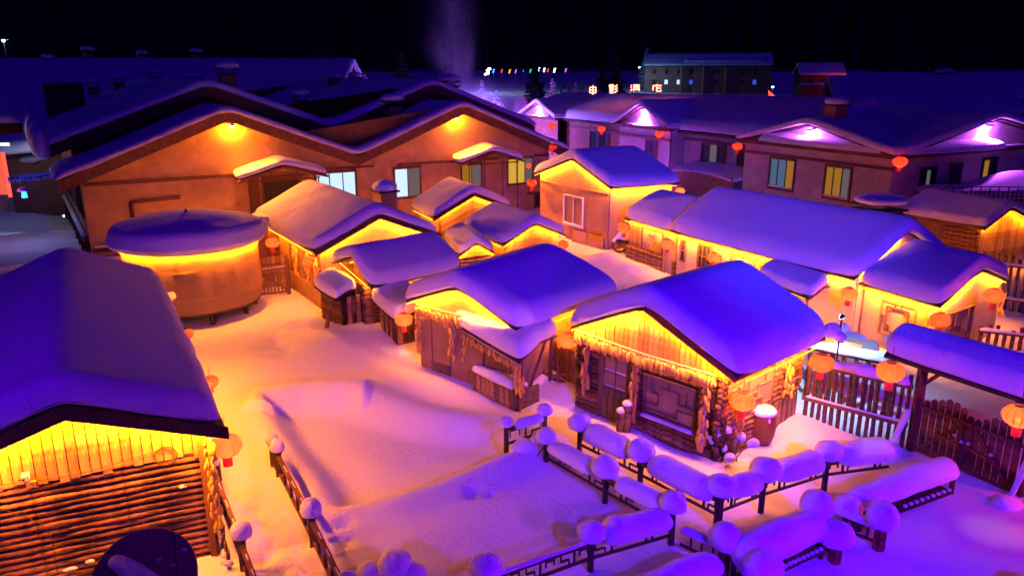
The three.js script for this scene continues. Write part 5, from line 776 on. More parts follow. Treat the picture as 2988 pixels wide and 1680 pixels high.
// ------------------------------------------------------------------ railings under rolls of snow
// stations: [view u, view v of the snow ball, ball radius, roll radius to the next station (0 = none), bare rail]
function railing(label, st, o = {}) {
  const H = o.h ?? 0.78, pts = st.map(([u, v]) => at(u, v, H + 0.2)).map((p) => p.setY(groundY(p.x, p.z))), T = new Thing('railing', pts[0], label, 'railing', o.group);
  pts.forEach((p, i) => {
    const r = st[i][2]; if (r < 0) return;
    T.add('post', rod(p.clone().setY(p.y - 0.3), p.clone().setY(H), 0.075, 0.07, 10), M.dark); T.add('post_cap', rod(p.clone().setY(H - 0.02), p.clone().setY(H + 0.03), 0.11, 0.11, 10), M.dark);
    if (r) T.add('snow_cap', blob(p.clone().setY(H + 0.01), r * 1.08, r * (o.tall ?? 0.9), r * 1.02, rr(0, 3)), M.snow);
  });
  for (let i = 0; i + 1 < pts.length; i++) {
    const a = pts[i], b = pts[i + 1], w = st[i][3]; if (w === undefined || w < 0) continue;
    const y = (k) => (s) => mix(a, b, s).setY(k), top = y(H - 0.12), low = y(0.3), L = a.distanceTo(b);
    T.add('rail', beam(top(0), top(1), 0.09, 0.06), M.dark); T.add('rail', beam(low(0.03), low(0.97), 0.06, 0.05), M.dark);
    const n = Math.max(1, Math.round(L / 0.9)); for (let k = 0; k < n; k++) { const s0 = (k + 0.1) / n, s1 = (k + 0.9) / n, m0 = lerp(s0, s1, 0.3), m1 = lerp(s0, s1, 0.7), yt = H - 0.2, ym = 0.46; for (const [p, q] of [[y(yt)(s0), y(ym)(s0)], [y(yt)(s0), y(yt)(m0)], [y(ym)(m1), y(ym)(s1)], [y(yt)(m0), y(ym)(m0)], [y(ym)(m1), y(0.3)(m1)], [y(ym)(s1), y(yt)(s1)]]) T.add('lattice_bar', beam(p, q, 0.04, 0.035), M.dark); T.add('baluster', beam(y(0.3)((k + 0.5) / n), y(H - 0.12)((k + 0.5) / n), 0.05, 0.05), M.dark); }
    if (w) T.add('snow_cap', roll(top(st[i][5] ?? 0.1).setY(H - 0.16), top(st[i][6] ?? 0.9).setY(H - 0.16), w * 1.12, w * (o.flat ?? 1.3), { wave: o.wave ?? 0.12 }), M.snow);
    else T.add('snow_cap', roll(top(0.02).setY(H - 0.1), top(0.98).setY(H - 0.1), 0.05, 0.06, { wave: 0.5 }), M.snow);
  }
  return T;
}
railing('short railing beside the stall with two snow balls and a sagging snow roll', [[1477, 1222, 0.19, 0.17, 0, 0.2, 0.95], [1590, 1188, 0.22, -1]], { wave: 0.3, h: 0.85 });
railing('railing along the pool with key-pattern bars under rolls of snow', [[1594, 1266, 0.27, 0.22, 0, 0.06, 0.85], [1769, 1361, 0.34, 0.23, 0, 0.18, 0.95], [1966, 1462, 0.3, -1]], {});
railing('railing nearest the log cabin with three snow balls and thick rolls of snow', [[1693, 1229, 0.31, 0.3, 0, 0.1, 0.85], [1873, 1313, 0.36, 0.3, 0, 0.12, 0.95], [2100, 1425, 0.0, -1]], {});
railing('railing towards the gate with three snow balls and fat snow rolls', [[2108, 1415, 0.33, 0.3, 0, 0.2, 0.9], [2233, 1369, 0.36, 0.33, 0, 0.16, 0.88], [2419, 1314, 0.34, 0.34, 0, 0.15, 1.02], [2610, 1290, -1]], {});
railing('short railing below the pool with one snow ball and a wavy snow roll', [[1966, 1480, -1, 0.3, 0, 0.02, 0.86], [1726, 1545, 0.28, 0.0], [1417, 1650, 0.31, 0], [1150, 1745, 0.2, -1]], { wave: 0.2 });
{ // three lumps on a hidden post group at the bottom edge
  const p = at(1147, 1680, 0.5).setY(0), T = new Thing('snowy_bush', p, 'three rounded snow lumps on a buried bush at the bottom edge', 'snowy bush');
  for (const [u, v, r, h] of [[1150, 1650, 0.36, 0.35], [1083, 1672, 0.32, 0.2], [1200, 1672, 0.3, 0.2]]) T.add('snow_cap', blob(at(u, v, h + 0.15).setY(h), r, r * 0.8, r), M.snow);
  for (let i = 0; i < 9; i++) T.add('twig', rod(p.clone().setY(-0.2), p.clone().add(V(rr(-0.4, 0.4), 0.4, rr(-0.3, 0.3))), 0.02, 0.01, 5), M.dark);
}
{ // mound on a buried barrier with a thin stick, at the end of the long railing
  const p = at(1532, 1318, 0.2).setY(groundY(at(1532, 1318).x, at(1532, 1318).z)), T = new Thing('snowy_block', p, 'big lump of snow on a low dark block at the corner of the pool', 'snowy block');
  T.add('block', box(p.clone().setY(-0.45), 0.55, 0.5, 0.45, 0.6), M.dark); T.add('snow_cap', blob(p.clone().setY(0.02), 0.5, 0.36, 0.4, 0.7), M.snow);
  T.add('snow_cap', blob(at(1568, 1270, 0.8).setY(0.6), 0.17, 0.2, 0.15), M.snow);
  const s = at(1546, 1352, 0), t = new Thing('thin_stick', s, 'thin dark stick leaning on the first post of the pool railing', 'stick'); t.add('stick', rod(s.clone().setY(-0.1), at(1592, 1296, 0.7), 0.014, 0.014, 6), M.black); t.add('knob', blob(s.clone().setY(s.y - 0.02), 0.06, 0.03, 0.05), M.snow);
}
// the two heavy benches and the stools in the lower right corner
function bench(label, u0, v0, u1, v1, r, o = {}) {
  const a = at(u0, v0, 0.75), b = at(u1, v1, 0.75), T = new Thing('log_bench', mix(a, b, 0.5).setY(0), label, 'bench'), z = b.clone().sub(a).normalize(), x = V().crossVectors(UP, z).normalize(); if (x.z < 0) x.negate();
  T.add('plank_top', beam(mix(a, b, 0.03).setY(0.52), mix(a, b, 0.97).setY(0.52), 0.5, 0.07), M.wood);
  for (const s of [0.06, 0.94]) for (const k of [-0.18, 0.18]) T.add('leg', beam(mix(a, b, s).setY(-0.2).addScaledVector(x, k), mix(a, b, s).setY(0.5).addScaledVector(x, k), 0.09, 0.09), M.dark);
  T.add('shelf', beam(mix(a, b, 0.06).setY(0.08), mix(a, b, 0.94).setY(0.08), 0.45, 0.05), M.dark);
  const n = 9; for (let i = 0; i < n; i++) { const p = mix(a, b, lerp(0.4, 0.88, (i + 0.5) / n)).setY(0.24).addScaledVector(x, 0.1), e = p.clone().addScaledVector(x, 0.22); logAt(T, p, e, rr(0.06, 0.085), M.logDark, 'stacked_log'); T.add('snow_cap', blob(e.clone().setY(0.28), 0.06, 0.05, 0.05, 0, 8), M.snow); }
  T.add('snow_cap', roll(a.clone().setY(0.5), b.clone().setY(0.5), r, r * 1.2, { wave: 0.14 }), M.snow);
  if (o.ball) T.add('snow_cap', blob(a.clone().setY(0.42), o.ball, o.ball * 0.8, o.ball), M.snow);
  return T;
}
bench('long snow-loaded log bench nearest the gate', 2478, 1455, 2785, 1350, 0.34, { ball: 0.34 });
bench('wide snow-loaded log bench in the lower right, below the lane', 2150, 1622, 2400, 1512, 0.4);
bench('snow-loaded log bench cut off by the bottom edge', 1850, 1720, 2105, 1622, 0.36);
function stool(label, u, v, rx, h, lattice) { const p = at(u, v, h + 0.15), T = new Thing('stump_stool', p.clone().setY(0), label, 'stump'); p.y = 0; T.add('stump', rod(p.clone().setY(-0.2), p.clone().setY(h), 0.13, 0.12, 12), M.log); T.add('snow_cap', blob(p.clone().setY(h - 0.02), rx, 0.36, rx * 0.85, rr(0, 3)), M.snow); if (lattice) { const q = p.clone().add(V(-0.75, 0, -0.75)); T.add('rail', beam(p.clone().setY(0.45), q.clone().setY(0.45), 0.05, 0.05), M.dark); T.add('rail', beam(p.clone().setY(0.12), q.clone().setY(0.12), 0.05, 0.05), M.dark); for (const s of [0.25, 0.5, 0.75]) T.add('baluster', beam(mix(p, q, s).setY(0.1), mix(p, q, s).setY(0.46), 0.04, 0.04), M.dark); T.add('snow_cap', roll(p.clone().setY(0.46), q.clone().setY(0.46), 0.12, 0.14), M.snow); } }
stool('stump with a wide snow cap in front of the bench nearest the gate', 2578, 1508, 0.4, 0.62, true);
stool('stump with a pointed snow cap behind the wide bench', 2386, 1476, 0.42, 0.78, false);
stool('low stump with an oval snow cap right of the wide bench', 2446, 1566, 0.38, 0.38, true);
stool('stump with an oval snow cap left of the wide bench', 2118, 1572, 0.38, 0.6, true);
stool('stump with a big snow cap at the bottom edge below the wide bench', 2225, 1660, 0.45, 0.5, false);
{ // snowy corner of a roof at the lower right corner
  const p = at(2990, 1690, 1.0), b = (U, W) => V(p.x + 1.0 + U * 1.15 - W * 0.6, 0.55 + 0.12 * U - 0.1 * W * W, p.z + 0.7 + W * 0.9 + U * 0.7), T = new Thing('low_shelter', V(p.x + 1, 0, p.z + 0.8), 'edge of a low snow-covered shelter in the bottom right corner', 'shelter');
  T.add('snow_cap', blanket(b, 0.35, { nu: 16, nv: 16, bu: 0.2, bv: 0.2, s: 61 }), M.snow); T.add('roof_deck', beam(b(-0.9, 0), b(0.9, 0), 1.7, 0.06), M.dark); for (const [U, W] of [[-0.8, -0.8], [0.8, -0.8], [-0.8, 0.8], [0.8, 0.8]]) T.add('post', rod(b(U, W).setY(-0.2), b(U, W), 0.06, 0.06), M.dark);
}
// --- path railings at the front left
function pathRail(label, st, corn2) {
  const pts = st.map(([u, v]) => at(u, v, 0.85)), T = new Thing('path_railing', pts[0].clone().setY(0), label, 'railing');
  pts.forEach((p, i) => { const [, , r, h = 0.75] = st[i]; const g = p.clone().setY(0); T.add('post', beam(g.clone().setY(-0.4), g.clone().setY(h), 0.13, 0.13), M.dark); T.add('post_cap', box(g.clone().setY(h), 0.2, 0.05, 0.2, 0.4), M.dark); if (r) T.add('snow_cap', blob(g.clone().setY(h + 0.05), r, r * 1.1, r * 0.9), M.snow); });
  for (let i = 0; i + 1 < pts.length; i++) { if (st[i][4]) continue; const a = pts[i], b = pts[i + 1], y = (s, k) => mix(a, b, s).setY(k); T.add('rail', beam(y(0, 0.62), y(1, 0.62), 0.1, 0.07), M.redWood2); T.add('rail', beam(y(0, 0.12), y(1, 0.12), 0.07, 0.06), M.redWood2); for (let k = 1; k < 5; k++) T.add('baluster', beam(y(k / 5, 0.1), y(k / 5, 0.6), 0.06, 0.06), M.dark); for (let k = 0; k < 3; k++) T.add('snow_streak', beam(y(0.2 + k * 0.25, 0.66), y(0.3 + k * 0.25, 0.66), 0.03, 0.012), M.snow); }
  return T;
}
pathRail('right-hand railing of the trodden path, with snow balls on its posts', [[791, 1281, 0.17, 0.7], [808, 1306, 0.2, 0.72], [907, 1492, 0.24, 0.72], [1010, 1700, 0.2, 0.72]]);
pathRail('left-hand railing of the trodden path, next to the near log house', [[627, 1318, 0.13, 0.75], [622, 1352, 0.15, 0.75], [701, 1560, 0.23, 0.75], [770, 1740, 0.2, 0.75]]);
{ const a = at(628, 1440, 0.2), b = at(690, 1640, 0.2), T = new Thing('stick_border', mix(a, b, 0.5).setY(0), 'low snowy border of short sticks at the foot of the left path railing', 'border'); for (let i = 0; i < 16; i++) { const p = mix(a, b, i / 15).setY(0).add(V(-0.16 + rr(-0.05, 0.05), 0, 0)); T.add('stick', rod(p.clone().setY(-0.2), p.clone().add(V(rr(-0.06, 0.06), rr(0.25, 0.42), rr(-0.05, 0.05))), 0.04, 0.035, 7), M.logPale); T.add('snow_cap', blob(p.clone().add(V(rr(-0.12, 0.02), rr(0.02, 0.2), 0)), rr(0.07, 0.12), 0.09, 0.08, 0, 10), M.snow); } }
// --- picket fence, gate and gate roof at the right
{
  const a = V(8.75, 0, -21.1), b = V(10.98, 0, -19.25), T = new Thing('picket_fence', mix(a, b, 0.5), 'rough pole fence with snowy rails between the log cabin and the gate', 'fence'), o = facing(a, b), P = along(a, b), n = 15;
  for (let i = 0; i < n; i++) { const s = (i + 0.5) / n, p = P(s, 0), h = rr(1.95, 2.2), mid = P(s, 0.9).add(V(rr(-0.03, 0.03), 0, 0)), tw = p.clone().setY(-0.3); logAt(T, tw, mid.clone(), rr(0.052, 0.066), M.redWood3, 'pole'); logAt(T, mid, p.clone().setY(h).add(V(rr(-0.03, 0.03), 0, 0)), rr(0.048, 0.06), M.redWood3, 'pole'); if (i % 2 === 0) { const q = mix(tw, p.clone().setY(h), rr(0.3, 0.8)); T.add('twig', rod(q, q.clone().add(V(rr(-0.1, 0.1), 0.1, 0.02)), 0.01, 0.004, 4), M.dark); } }
  for (const [y0, y1, w] of [[1.85, 1.85, 0], [0.75, 0.72, 0]]) { T.add('rail', beam(P(0.0, y0).addScaledVector(o, 0.09), P(1, y1).addScaledVector(o, 0.09), 0.06, 0.13), M.redWood2); T.add('snow_cap', roll(P(0.02, y0 + 0.05).addScaledVector(o, 0.09), P(0.98, y1 + 0.05).addScaledVector(o, 0.09), y0 > 1 ? 0.15 : 0.05, y0 > 1 ? 0.2 : 0.05, { wave: 0.4 }), M.snow); }
  const c = V(8.95, 0, -22.7), d = V(11.4, 0, -20.9), R = new Thing('rear_fence', mix(c, d, 0.5), 'lower fence behind the poles, heaped with snow and lit pale blue', 'fence'), Q = along(c, d);
  for (let i = 0; i < 9; i++) logAt(R, Q((i + 0.5) / 9, -0.2), Q((i + 0.5) / 9, 1.9), 0.07, M.logDark, 'pole'); R.add('rail', beam(Q(0, 1.8), Q(1, 1.8), 0.05, 0.1), M.dark); R.add('snow_cap', roll(Q(0.03, 1.85), Q(0.97, 1.85), 0.2, 0.26, { wave: 0.4 }), M.snow);
  const E = new Thing('far_railing', at(2500, 990, 1.0).setY(0), 'short railing with two snow balls and a snow roll below the long house', 'railing'); for (const [u, v, r] of [[2462, 955, 0.27], [2541, 1008, 0.3], [2605, 985, 0.25]]) { const p = at(u, v, 1.15); E.add('post', rod(p.clone().setY(-0.3), p.clone().setY(0.95), 0.07, 0.07), M.dark); E.add('snow_cap', blob(p.clone().setY(0.95), r, r * 0.9, r), M.snow); } E.add('snow_cap', roll(at(2458, 985, 0.9), at(2535, 1004, 0.9), 0.28, 0.26), M.snow); E.add('rail', beam(at(2458, 985, 0.8), at(2540, 1006, 0.8), 0.07, 0.06), M.dark);
}
{
  const a = V(11.1, 0, -19.15), b = V(12.5, 0, -16.6), o = V(-0.875, 0, 0.484), P = along(a, b), T = new Thing('plank_gate', mix(a, b, 0.5), 'dark red two-leaf plank gate with crossing braces under a snow-covered gate roof', 'gate');
  for (const s of [0, 1.0]) T.add('post', beam(P(s, -0.3), P(s, 2.6), 0.2, 0.2), M.redWood3);
  const n = 13; for (let i = 0; i < n; i++) { const s0 = 0.06 + 0.88 * (i + 0.06) / n, s1 = 0.06 + 0.88 * (i + 0.9) / n, h = 1.62 + 0.22 * Math.sin((i % 7) / 6 * Math.PI) + rr(-0.05, 0.05); T.add('plank', panel([P(s0, 0.06), P(s1, 0.06), P(s1, h - 0.06), P(lerp(s0, s1, 0.5), h), P(s0, h - 0.06)], 0.03, o), M.redWood3); }
  const B = (s0, y0, s1, y1, w = 0.1) => T.add('brace', beam(P(s0, y0).addScaledVector(o, 0.06), P(s1, y1).addScaledVector(o, 0.06), 0.04, w), M.redWood3); B(0.05, 1.38, 0.95, 1.38); B(0.05, 0.12, 0.95, 0.12); B(0.07, 0.15, 0.44, 1.3); B(0.56, 1.3, 0.92, 0.15); B(0.46, 0.1, 0.46, 1.5, 0.08); B(0.54, 0.1, 0.54, 1.5, 0.08);
  T.add('latch', [beam(P(0.22, 0.82).addScaledVector(o, 0.12), P(0.45, 0.78).addScaledVector(o, 0.12), 0.06, 0.07), beam(P(0.55, 0.78).addScaledVector(o, 0.12), P(0.72, 0.74).addScaledVector(o, 0.12), 0.06, 0.07)], M.log); for (const [s, y] of [[0.4, 0.95], [0.47, 0.85], [0.53, 0.87], [0.73, 0.82]]) T.add('snow_cap', blob(P(s, y).addScaledVector(o, 0.12), 0.05, 0.05, 0.05, 0, 8), M.snow);
  for (const [s, u, v] of [[-0.06, 2610, 1300], [1.02, 2905, 1420]]) { const p = P(s, 1.05).addScaledVector(o, 0.1), f = P(s, -0.1).addScaledVector(o, 0.75); T.add('stay', rod(f, p, 0.06, 0.05), M.redWood3); T.add('snow_cap', roll(f.clone().add(V(0, 0.04, 0)), p.clone().add(V(0, 0.07, 0)), 0.09, 0.1, { wave: 0.3 }), M.snow); T.add('snow_cap', blob(f.clone().setY(-0.02), 0.35, 0.22, 0.3), M.snow); }
  const q = { Rf: V(10.17, 2.6, -19.76), Rb: V(13.3, 2.6, -14.5), Pf: V(10.8, 2.95, -20.2), Pb: V(13.95, 2.95, -15.0), Lf: V(11.5, 2.65, -20.6), Lb: V(14.6, 2.65, -15.4) }, Bf = roofBase(q, { soft: 0.3, sag: 0.1 });
  deckOf(T, Bf, { in: 0.96, th: 0.08 }); T.add('snow_cap', blanket(Bf, 0.5, { nu: 36, nv: 30, bu: 0.09, bv: 0.3, s: 71, round: 0.06, under: 0.25, wave: 0.05 }), M.snow);
  for (let i = 0; i < 2; i++) T.add('knee_brace', beam(P(i, 1.9), P(i ? 0.8 : 0.2, 2.55), 0.07, 0.1), M.redWood3); T.add('beam', beam(P(-0.15, 2.5), P(1.6, 2.5), 0.12, 0.16), M.redWood3);
}
{ // tall pole fences behind, at the right edge
  for (const [a, b, h, n, l] of [[V(20.6, 0, -32.6), V(25.5, 0, -29), 2.5, 22, 'tall dark pole fence at the right edge behind the long house'], [V(17.2, 0, -26.6), V(20.6, 0, -25.0), 1.15, 15, 'low snowy pole fence at the right edge beside the long house wing']]) { const T = new Thing('pole_fence', mix(a, b, 0.5), l, 'fence'), P = along(a, b), o = facing(a, b); for (let i = 0; i < n; i++) logAt(T, P((i + 0.5) / n, -0.3), P((i + 0.5) / n, h + rr(-0.12, 0.12)), 0.07, h > 2 ? M.dark2 : M.redWood3, 'pole'); for (const k of [0.25, 0.85]) { T.add('rail', beam(P(0, h * k).addScaledVector(o, 0.08), P(1, h * k).addScaledVector(o, 0.08), 0.06, 0.1), M.redWood3); T.add('snow_cap', roll(P(0.01, h * k + 0.04).addScaledVector(o, 0.1), P(0.99, h * k + 0.04).addScaledVector(o, 0.1), 0.06, 0.08, { wave: 0.5, n: 60 }), M.snow); } }
  const a = V(26.5, 0, -46.5), b = V(33, 0, -46), T = new Thing('lattice_balustrade', mix(a, b, 0.5), 'wooden lattice balustrade on the violet terrace at the right edge', 'balustrade'), P = along(a, b); for (const y of [2.9, 3.2, 3.5]) T.add('rail', beam(P(0, y), P(1, y), 0.06, 0.05), M.dark); for (let i = 0; i <= 24; i++) T.add('baluster', beam(P(i / 24, 2.6), P(i / 24, i % 2 ? 3.2 : 3.5), 0.05, 0.05), M.dark);
  const S = new Thing('snowy_terrace', V(31, 0, -47.5), 'smooth violet snow slope on the terrace by the right front of the inn', 'terrace'); S.add('terrace_wall', box(V(31, 0, -48.3), 9.5, 2.6, 3, 0.1), M.cream); S.add('snow_cap', blanket((U, W) => V(31 + U * 4.8, 2.6 + 1.0 * sstep(-0.6, 0.4, U) * (0.5 - 0.5 * W), -48.2 + W * 1.6), 0.6, { s: 77, bu: 0.2, bv: 0.25 }), M.snow);
}
{ // wicket gate between granary and cottage
  const a = V(-11.9, 0, -34.4), b = V(-10.75, 0, -35.0), T = new Thing('wicket_gate', mix(a, b, 0.5), 'small plank wicket gate with a diagonal brace between granary and plank cottage', 'gate'), P = along(a, b), o = facing(a, b), n = 8; for (const s of [-0.08, 1.05]) T.add('post', beam(P(s, -0.3), P(s, 1.7), 0.16, 0.16), M.wood); for (let i = 0; i < n; i++) T.add('plank', panel([P((i + 0.15) / n, 0.12), P((i + 0.75) / n, 0.12), P((i + 0.75) / n, 1.42), P((i + 0.15) / n, 1.42)], 0.03, o), M.plankDeep); for (const [s0, y0, s1, y1] of [[0, 0.1, 1, 0.1], [0, 1.25, 1, 1.3], [0, 1.25, 1, 0.15]]) T.add('brace', beam(P(s0, y0).addScaledVector(o, 0.06), P(s1, y1).addScaledVector(o, 0.06), 0.04, 0.07), M.wood); T.add('snow_cap', roll(P(0, 1.29).addScaledVector(o, 0.06), P(1, 1.33).addScaledVector(o, 0.06), 0.03, 0.04, { wave: 0.4 }), M.snow);
  const f0 = V(-12.4, 0, -35.9), f1 = V(-10.3, 0, -37.2), Fn = new Thing('yard_fence', mix(f0, f1, 0.5), 'plank fence across the passage behind the wicket gate', 'fence'); boards(Fn, f0, f1, 0, () => 1.5, facing(f0, f1), { w: 0.22 }); Fn.add('rail', beam(f0.clone().setY(1.1), f1.clone().setY(1.1), 0.05, 0.08), M.wood);
  const L = V(-12.15, 0, -38.4), K = new Thing('kiosk', L, 'dark kiosk with a bright white window in the passage by the granary', 'kiosk'); K.add('wall', box(L, 2.2, 2.9, 1.6, 0.5), M.wood); const ka = L.clone().add(V(-0.6, 0, 1.1)), kb = L.clone().add(V(0.75, 0, 0.45)); windowIn(K, ka, kb, 0.1, 0.95, 1.6, 2.5, { cols: 2, panes: [G.white2, G.white2], frame: 0.08, mat: M.black }); K.add('snow_cap', blanket((U, W) => V(L.x + U * 1.3, 2.9, L.z + W * 1), 0.3, { s: 80 }), M.snow);
}
// --- snow-covered handcart, water jar and shrub
{
  const p = at(1838, 735, 0).setY(0.12), T = new Thing('handcart', p, 'old handcart with two spoked wheels buried under snow in the yard of the clay house', 'handcart');
  for (const [x, z, k] of [[-0.62, 0.1, 0.42], [0.72, 0.35, 0.5]]) { const c = p.clone().add(V(x, k * 0.8, z)), w = T.add('wheel', new THREE.TorusGeometry(k, 0.045, 8, 30).rotateY(0.15).rotateX(-0.15).translate(c.x, c.y, c.z), M.dark); for (let i = 0; i < 8; i++) { const an = i * Math.PI / 4; T.add('spoke', rod(c, c.clone().add(V(Math.cos(an) * k * 0.98, Math.sin(an) * k, -0.15 * Math.sin(an) * k)), 0.018, 0.018, 5), M.dark, w); } T.add('hub', new THREE.SphereGeometry(0.08, 8, 6).translate(c.x, c.y, c.z), M.dark, w); T.add('snow_cap', new THREE.TorusGeometry(k + 0.04, 0.1, 8, 20, 2.2).rotateZ(0.5).rotateY(0.15).translate(c.x, c.y, c.z), M.snow, w); }
  T.add('cart_bed', beam(p.clone().add(V(-0.8, 0.5, -0.15)), p.clone().add(V(0.9, 0.55, 0.05)), 0.8, 0.1), M.dark); T.add('shaft', rod(p.clone().add(V(0.3, 0.4, 0.4)), p.clone().add(V(0.35, -0.1, 0.9)), 0.05, 0.05), M.dark); T.add('snow_cap', [blob(p.clone().add(V(0, 0.62, -0.1)), 0.85, 0.42, 0.5), blob(p.clone().add(V(0.8, 0.7, -0.6)), 0.6, 0.5, 0.4), blob(p.clone().add(V(0.1, 0.45, 0.45)), 0.2, 0.22, 0.15)], M.snow);
  const j = at(2222, 1290, 0), Jr = new Thing('water_jar', j, 'big brown clay jar capped with snow by the side of the log cabin', 'jar'); Jr.add('body', new THREE.LatheGeometry([[0, 0], [0.24, 0], [0.33, 0.25], [0.37, 0.6], [0.33, 0.86], [0.3, 0.9]].map(([x, y]) => new THREE.Vector2(x, y)), 28).translate(j.x, j.y, j.z), M.jar); Jr.add('rim', new THREE.TorusGeometry(0.31, 0.03, 8, 28).rotateX(Math.PI / 2).translate(j.x, 0.9, j.z), M.jar); Jr.add('snow_cap', [blob(j.clone().setY(0.88), 0.36, 0.16, 0.36), blob(j.clone().add(V(0.05, 0.72, 0.3)), 0.06, 0.12, 0.05, 0, 8)], M.snow);
  const s = at(2140, 1345, 0), S = new Thing('snowy_shrub', s, 'bare shrub with clumps of snow at the front corner of the log cabin', 'shrub'), tw = []; for (let i = 0; i < 26; i++) { const an = rr(0, 6.28), e = s.clone().add(V(Math.cos(an) * rr(0.2, 0.62), rr(0.25, 0.95), Math.sin(an) * rr(0.15, 0.5))), m = mix(s, e, 0.5).add(V(0, 0.12, 0)); tw.push(rod(s.clone().add(V(rr(-0.15, 0.15), -0.1, rr(-0.1, 0.1))), m, 0.022, 0.016, 5), rod(m, e, 0.016, 0.008, 5)); if (i < 15) S.add('snow_clump', blob(e.clone().add(V(0, -0.05, 0)), rr(0.08, 0.2), rr(0.1, 0.18), rr(0.08, 0.16), 0, 10), M.snow); } S.add('branches', tw, M.wood);
}

// ------------------------------------------------------------------ red paper lanterns
const LANTERN = (() => {
  const R = 0.34, h = 0.25, g = new THREE.SphereGeometry(1, 40, 20, 0, Math.PI * 2, 0.32, Math.PI - 0.64), a = g.attributes.position;
  for (let i = 0; i < a.count; i++) { const x = a.getX(i), y = a.getY(i), z = a.getZ(i), an = Math.atan2(z, x), k = 1 - 0.035 * Math.abs(Math.cos(an * 7)); a.setXYZ(i, x * R * k, y * h, z * R * k); } weld(g);
  const ribs = []; for (let i = 0; i < 14; i++) { const an = (i + 0.5) * Math.PI / 7, pts = []; for (let k = 0; k <= 12; k++) { const t = 0.32 + (Math.PI - 0.64) * k / 12; pts.push(V(Math.cos(an) * Math.sin(t) * R * 0.985, Math.cos(t) * h, Math.sin(an) * Math.sin(t) * R * 0.985)); } ribs.push(new THREE.TubeGeometry(new THREE.CatmullRomCurve3(pts), 12, 0.007, 4)); }
  const cap = (y) => new THREE.CylinderGeometry(0.115, 0.115, 0.045, 20, 1, true).translate(0, y, 0);
  const fringe = []; for (let i = 0; i < 26; i++) { const an = i / 26 * 6.283; fringe.push(new THREE.BoxGeometry(0.022, 0.2, 0.006).rotateY(-an + Math.PI / 2).translate(Math.cos(an) * 0.095, -h - 0.12, Math.sin(an) * 0.095)); }
  return { R, h, g, ribs: merge(ribs), caps: merge([cap(h * 0.95), cap(-h * 0.95)]), fringe: merge(fringe), cord: new THREE.CylinderGeometry(0.008, 0.008, 0.4, 5).translate(0, h + 0.2, 0), bulb: new THREE.SphereGeometry(0.045, 10, 8) };
})();
const silk = new THREE.MeshPhysicalMaterial({ color: new THREE.Color().setRGB(1, 0.17, 0.05), roughness: 0.68, transmission: 1, thickness: 0, specularIntensity: 0.2, side: THREE.DoubleSide });
const silkRed = new THREE.MeshPhysicalMaterial({ color: new THREE.Color().setRGB(1, 0.06, 0.03), roughness: 0.8, transmission: 1, thickness: 0, specularIntensity: 0.2, side: THREE.DoubleSide });
const tassel = new THREE.MeshPhysicalMaterial({ color: new THREE.Color().setRGB(0.85, 0.14, 0.04), roughness: 0.9, transmission: 0.5, thickness: 0 });
function lantern(label, u, v, r, o = {}) {
  const k = o.k ?? 1, d = F * LANTERN.R * k / r, p = far(u, v, o.d ?? d), T = new Thing('red_lantern', p, label, 'lantern', 'red lanterns under the eaves'), put = (n, g, m, par) => T.put(n, g, m, p, null, V(k, k, k), par);
  const b = put('shade', LANTERN.g, o.red ? silkRed : silk); const rb = shade(new THREE.Mesh(LANTERN.ribs, M.ribs)); rb.name = 'ribs'; b.add(rb);
  put('collar', LANTERN.caps, M.redWood); put('tassel', LANTERN.fringe, tassel); put('cord', LANTERN.cord, M.black);
  const bm = T.put('bulb', LANTERN.bulb, G.bulb, p.clone().add(V(0, -0.1 * k, 0)));
  const l = new THREE.PointLight(o.red ? new THREE.Color(1, 0.5, 0.35) : new THREE.Color(1, 0.62, 0.36), o.power ?? 3.0); l.name = 'lantern_glow'; l.shadow.radius = 2; T.light(l, bm.position.clone().add(p));
  return T;
}
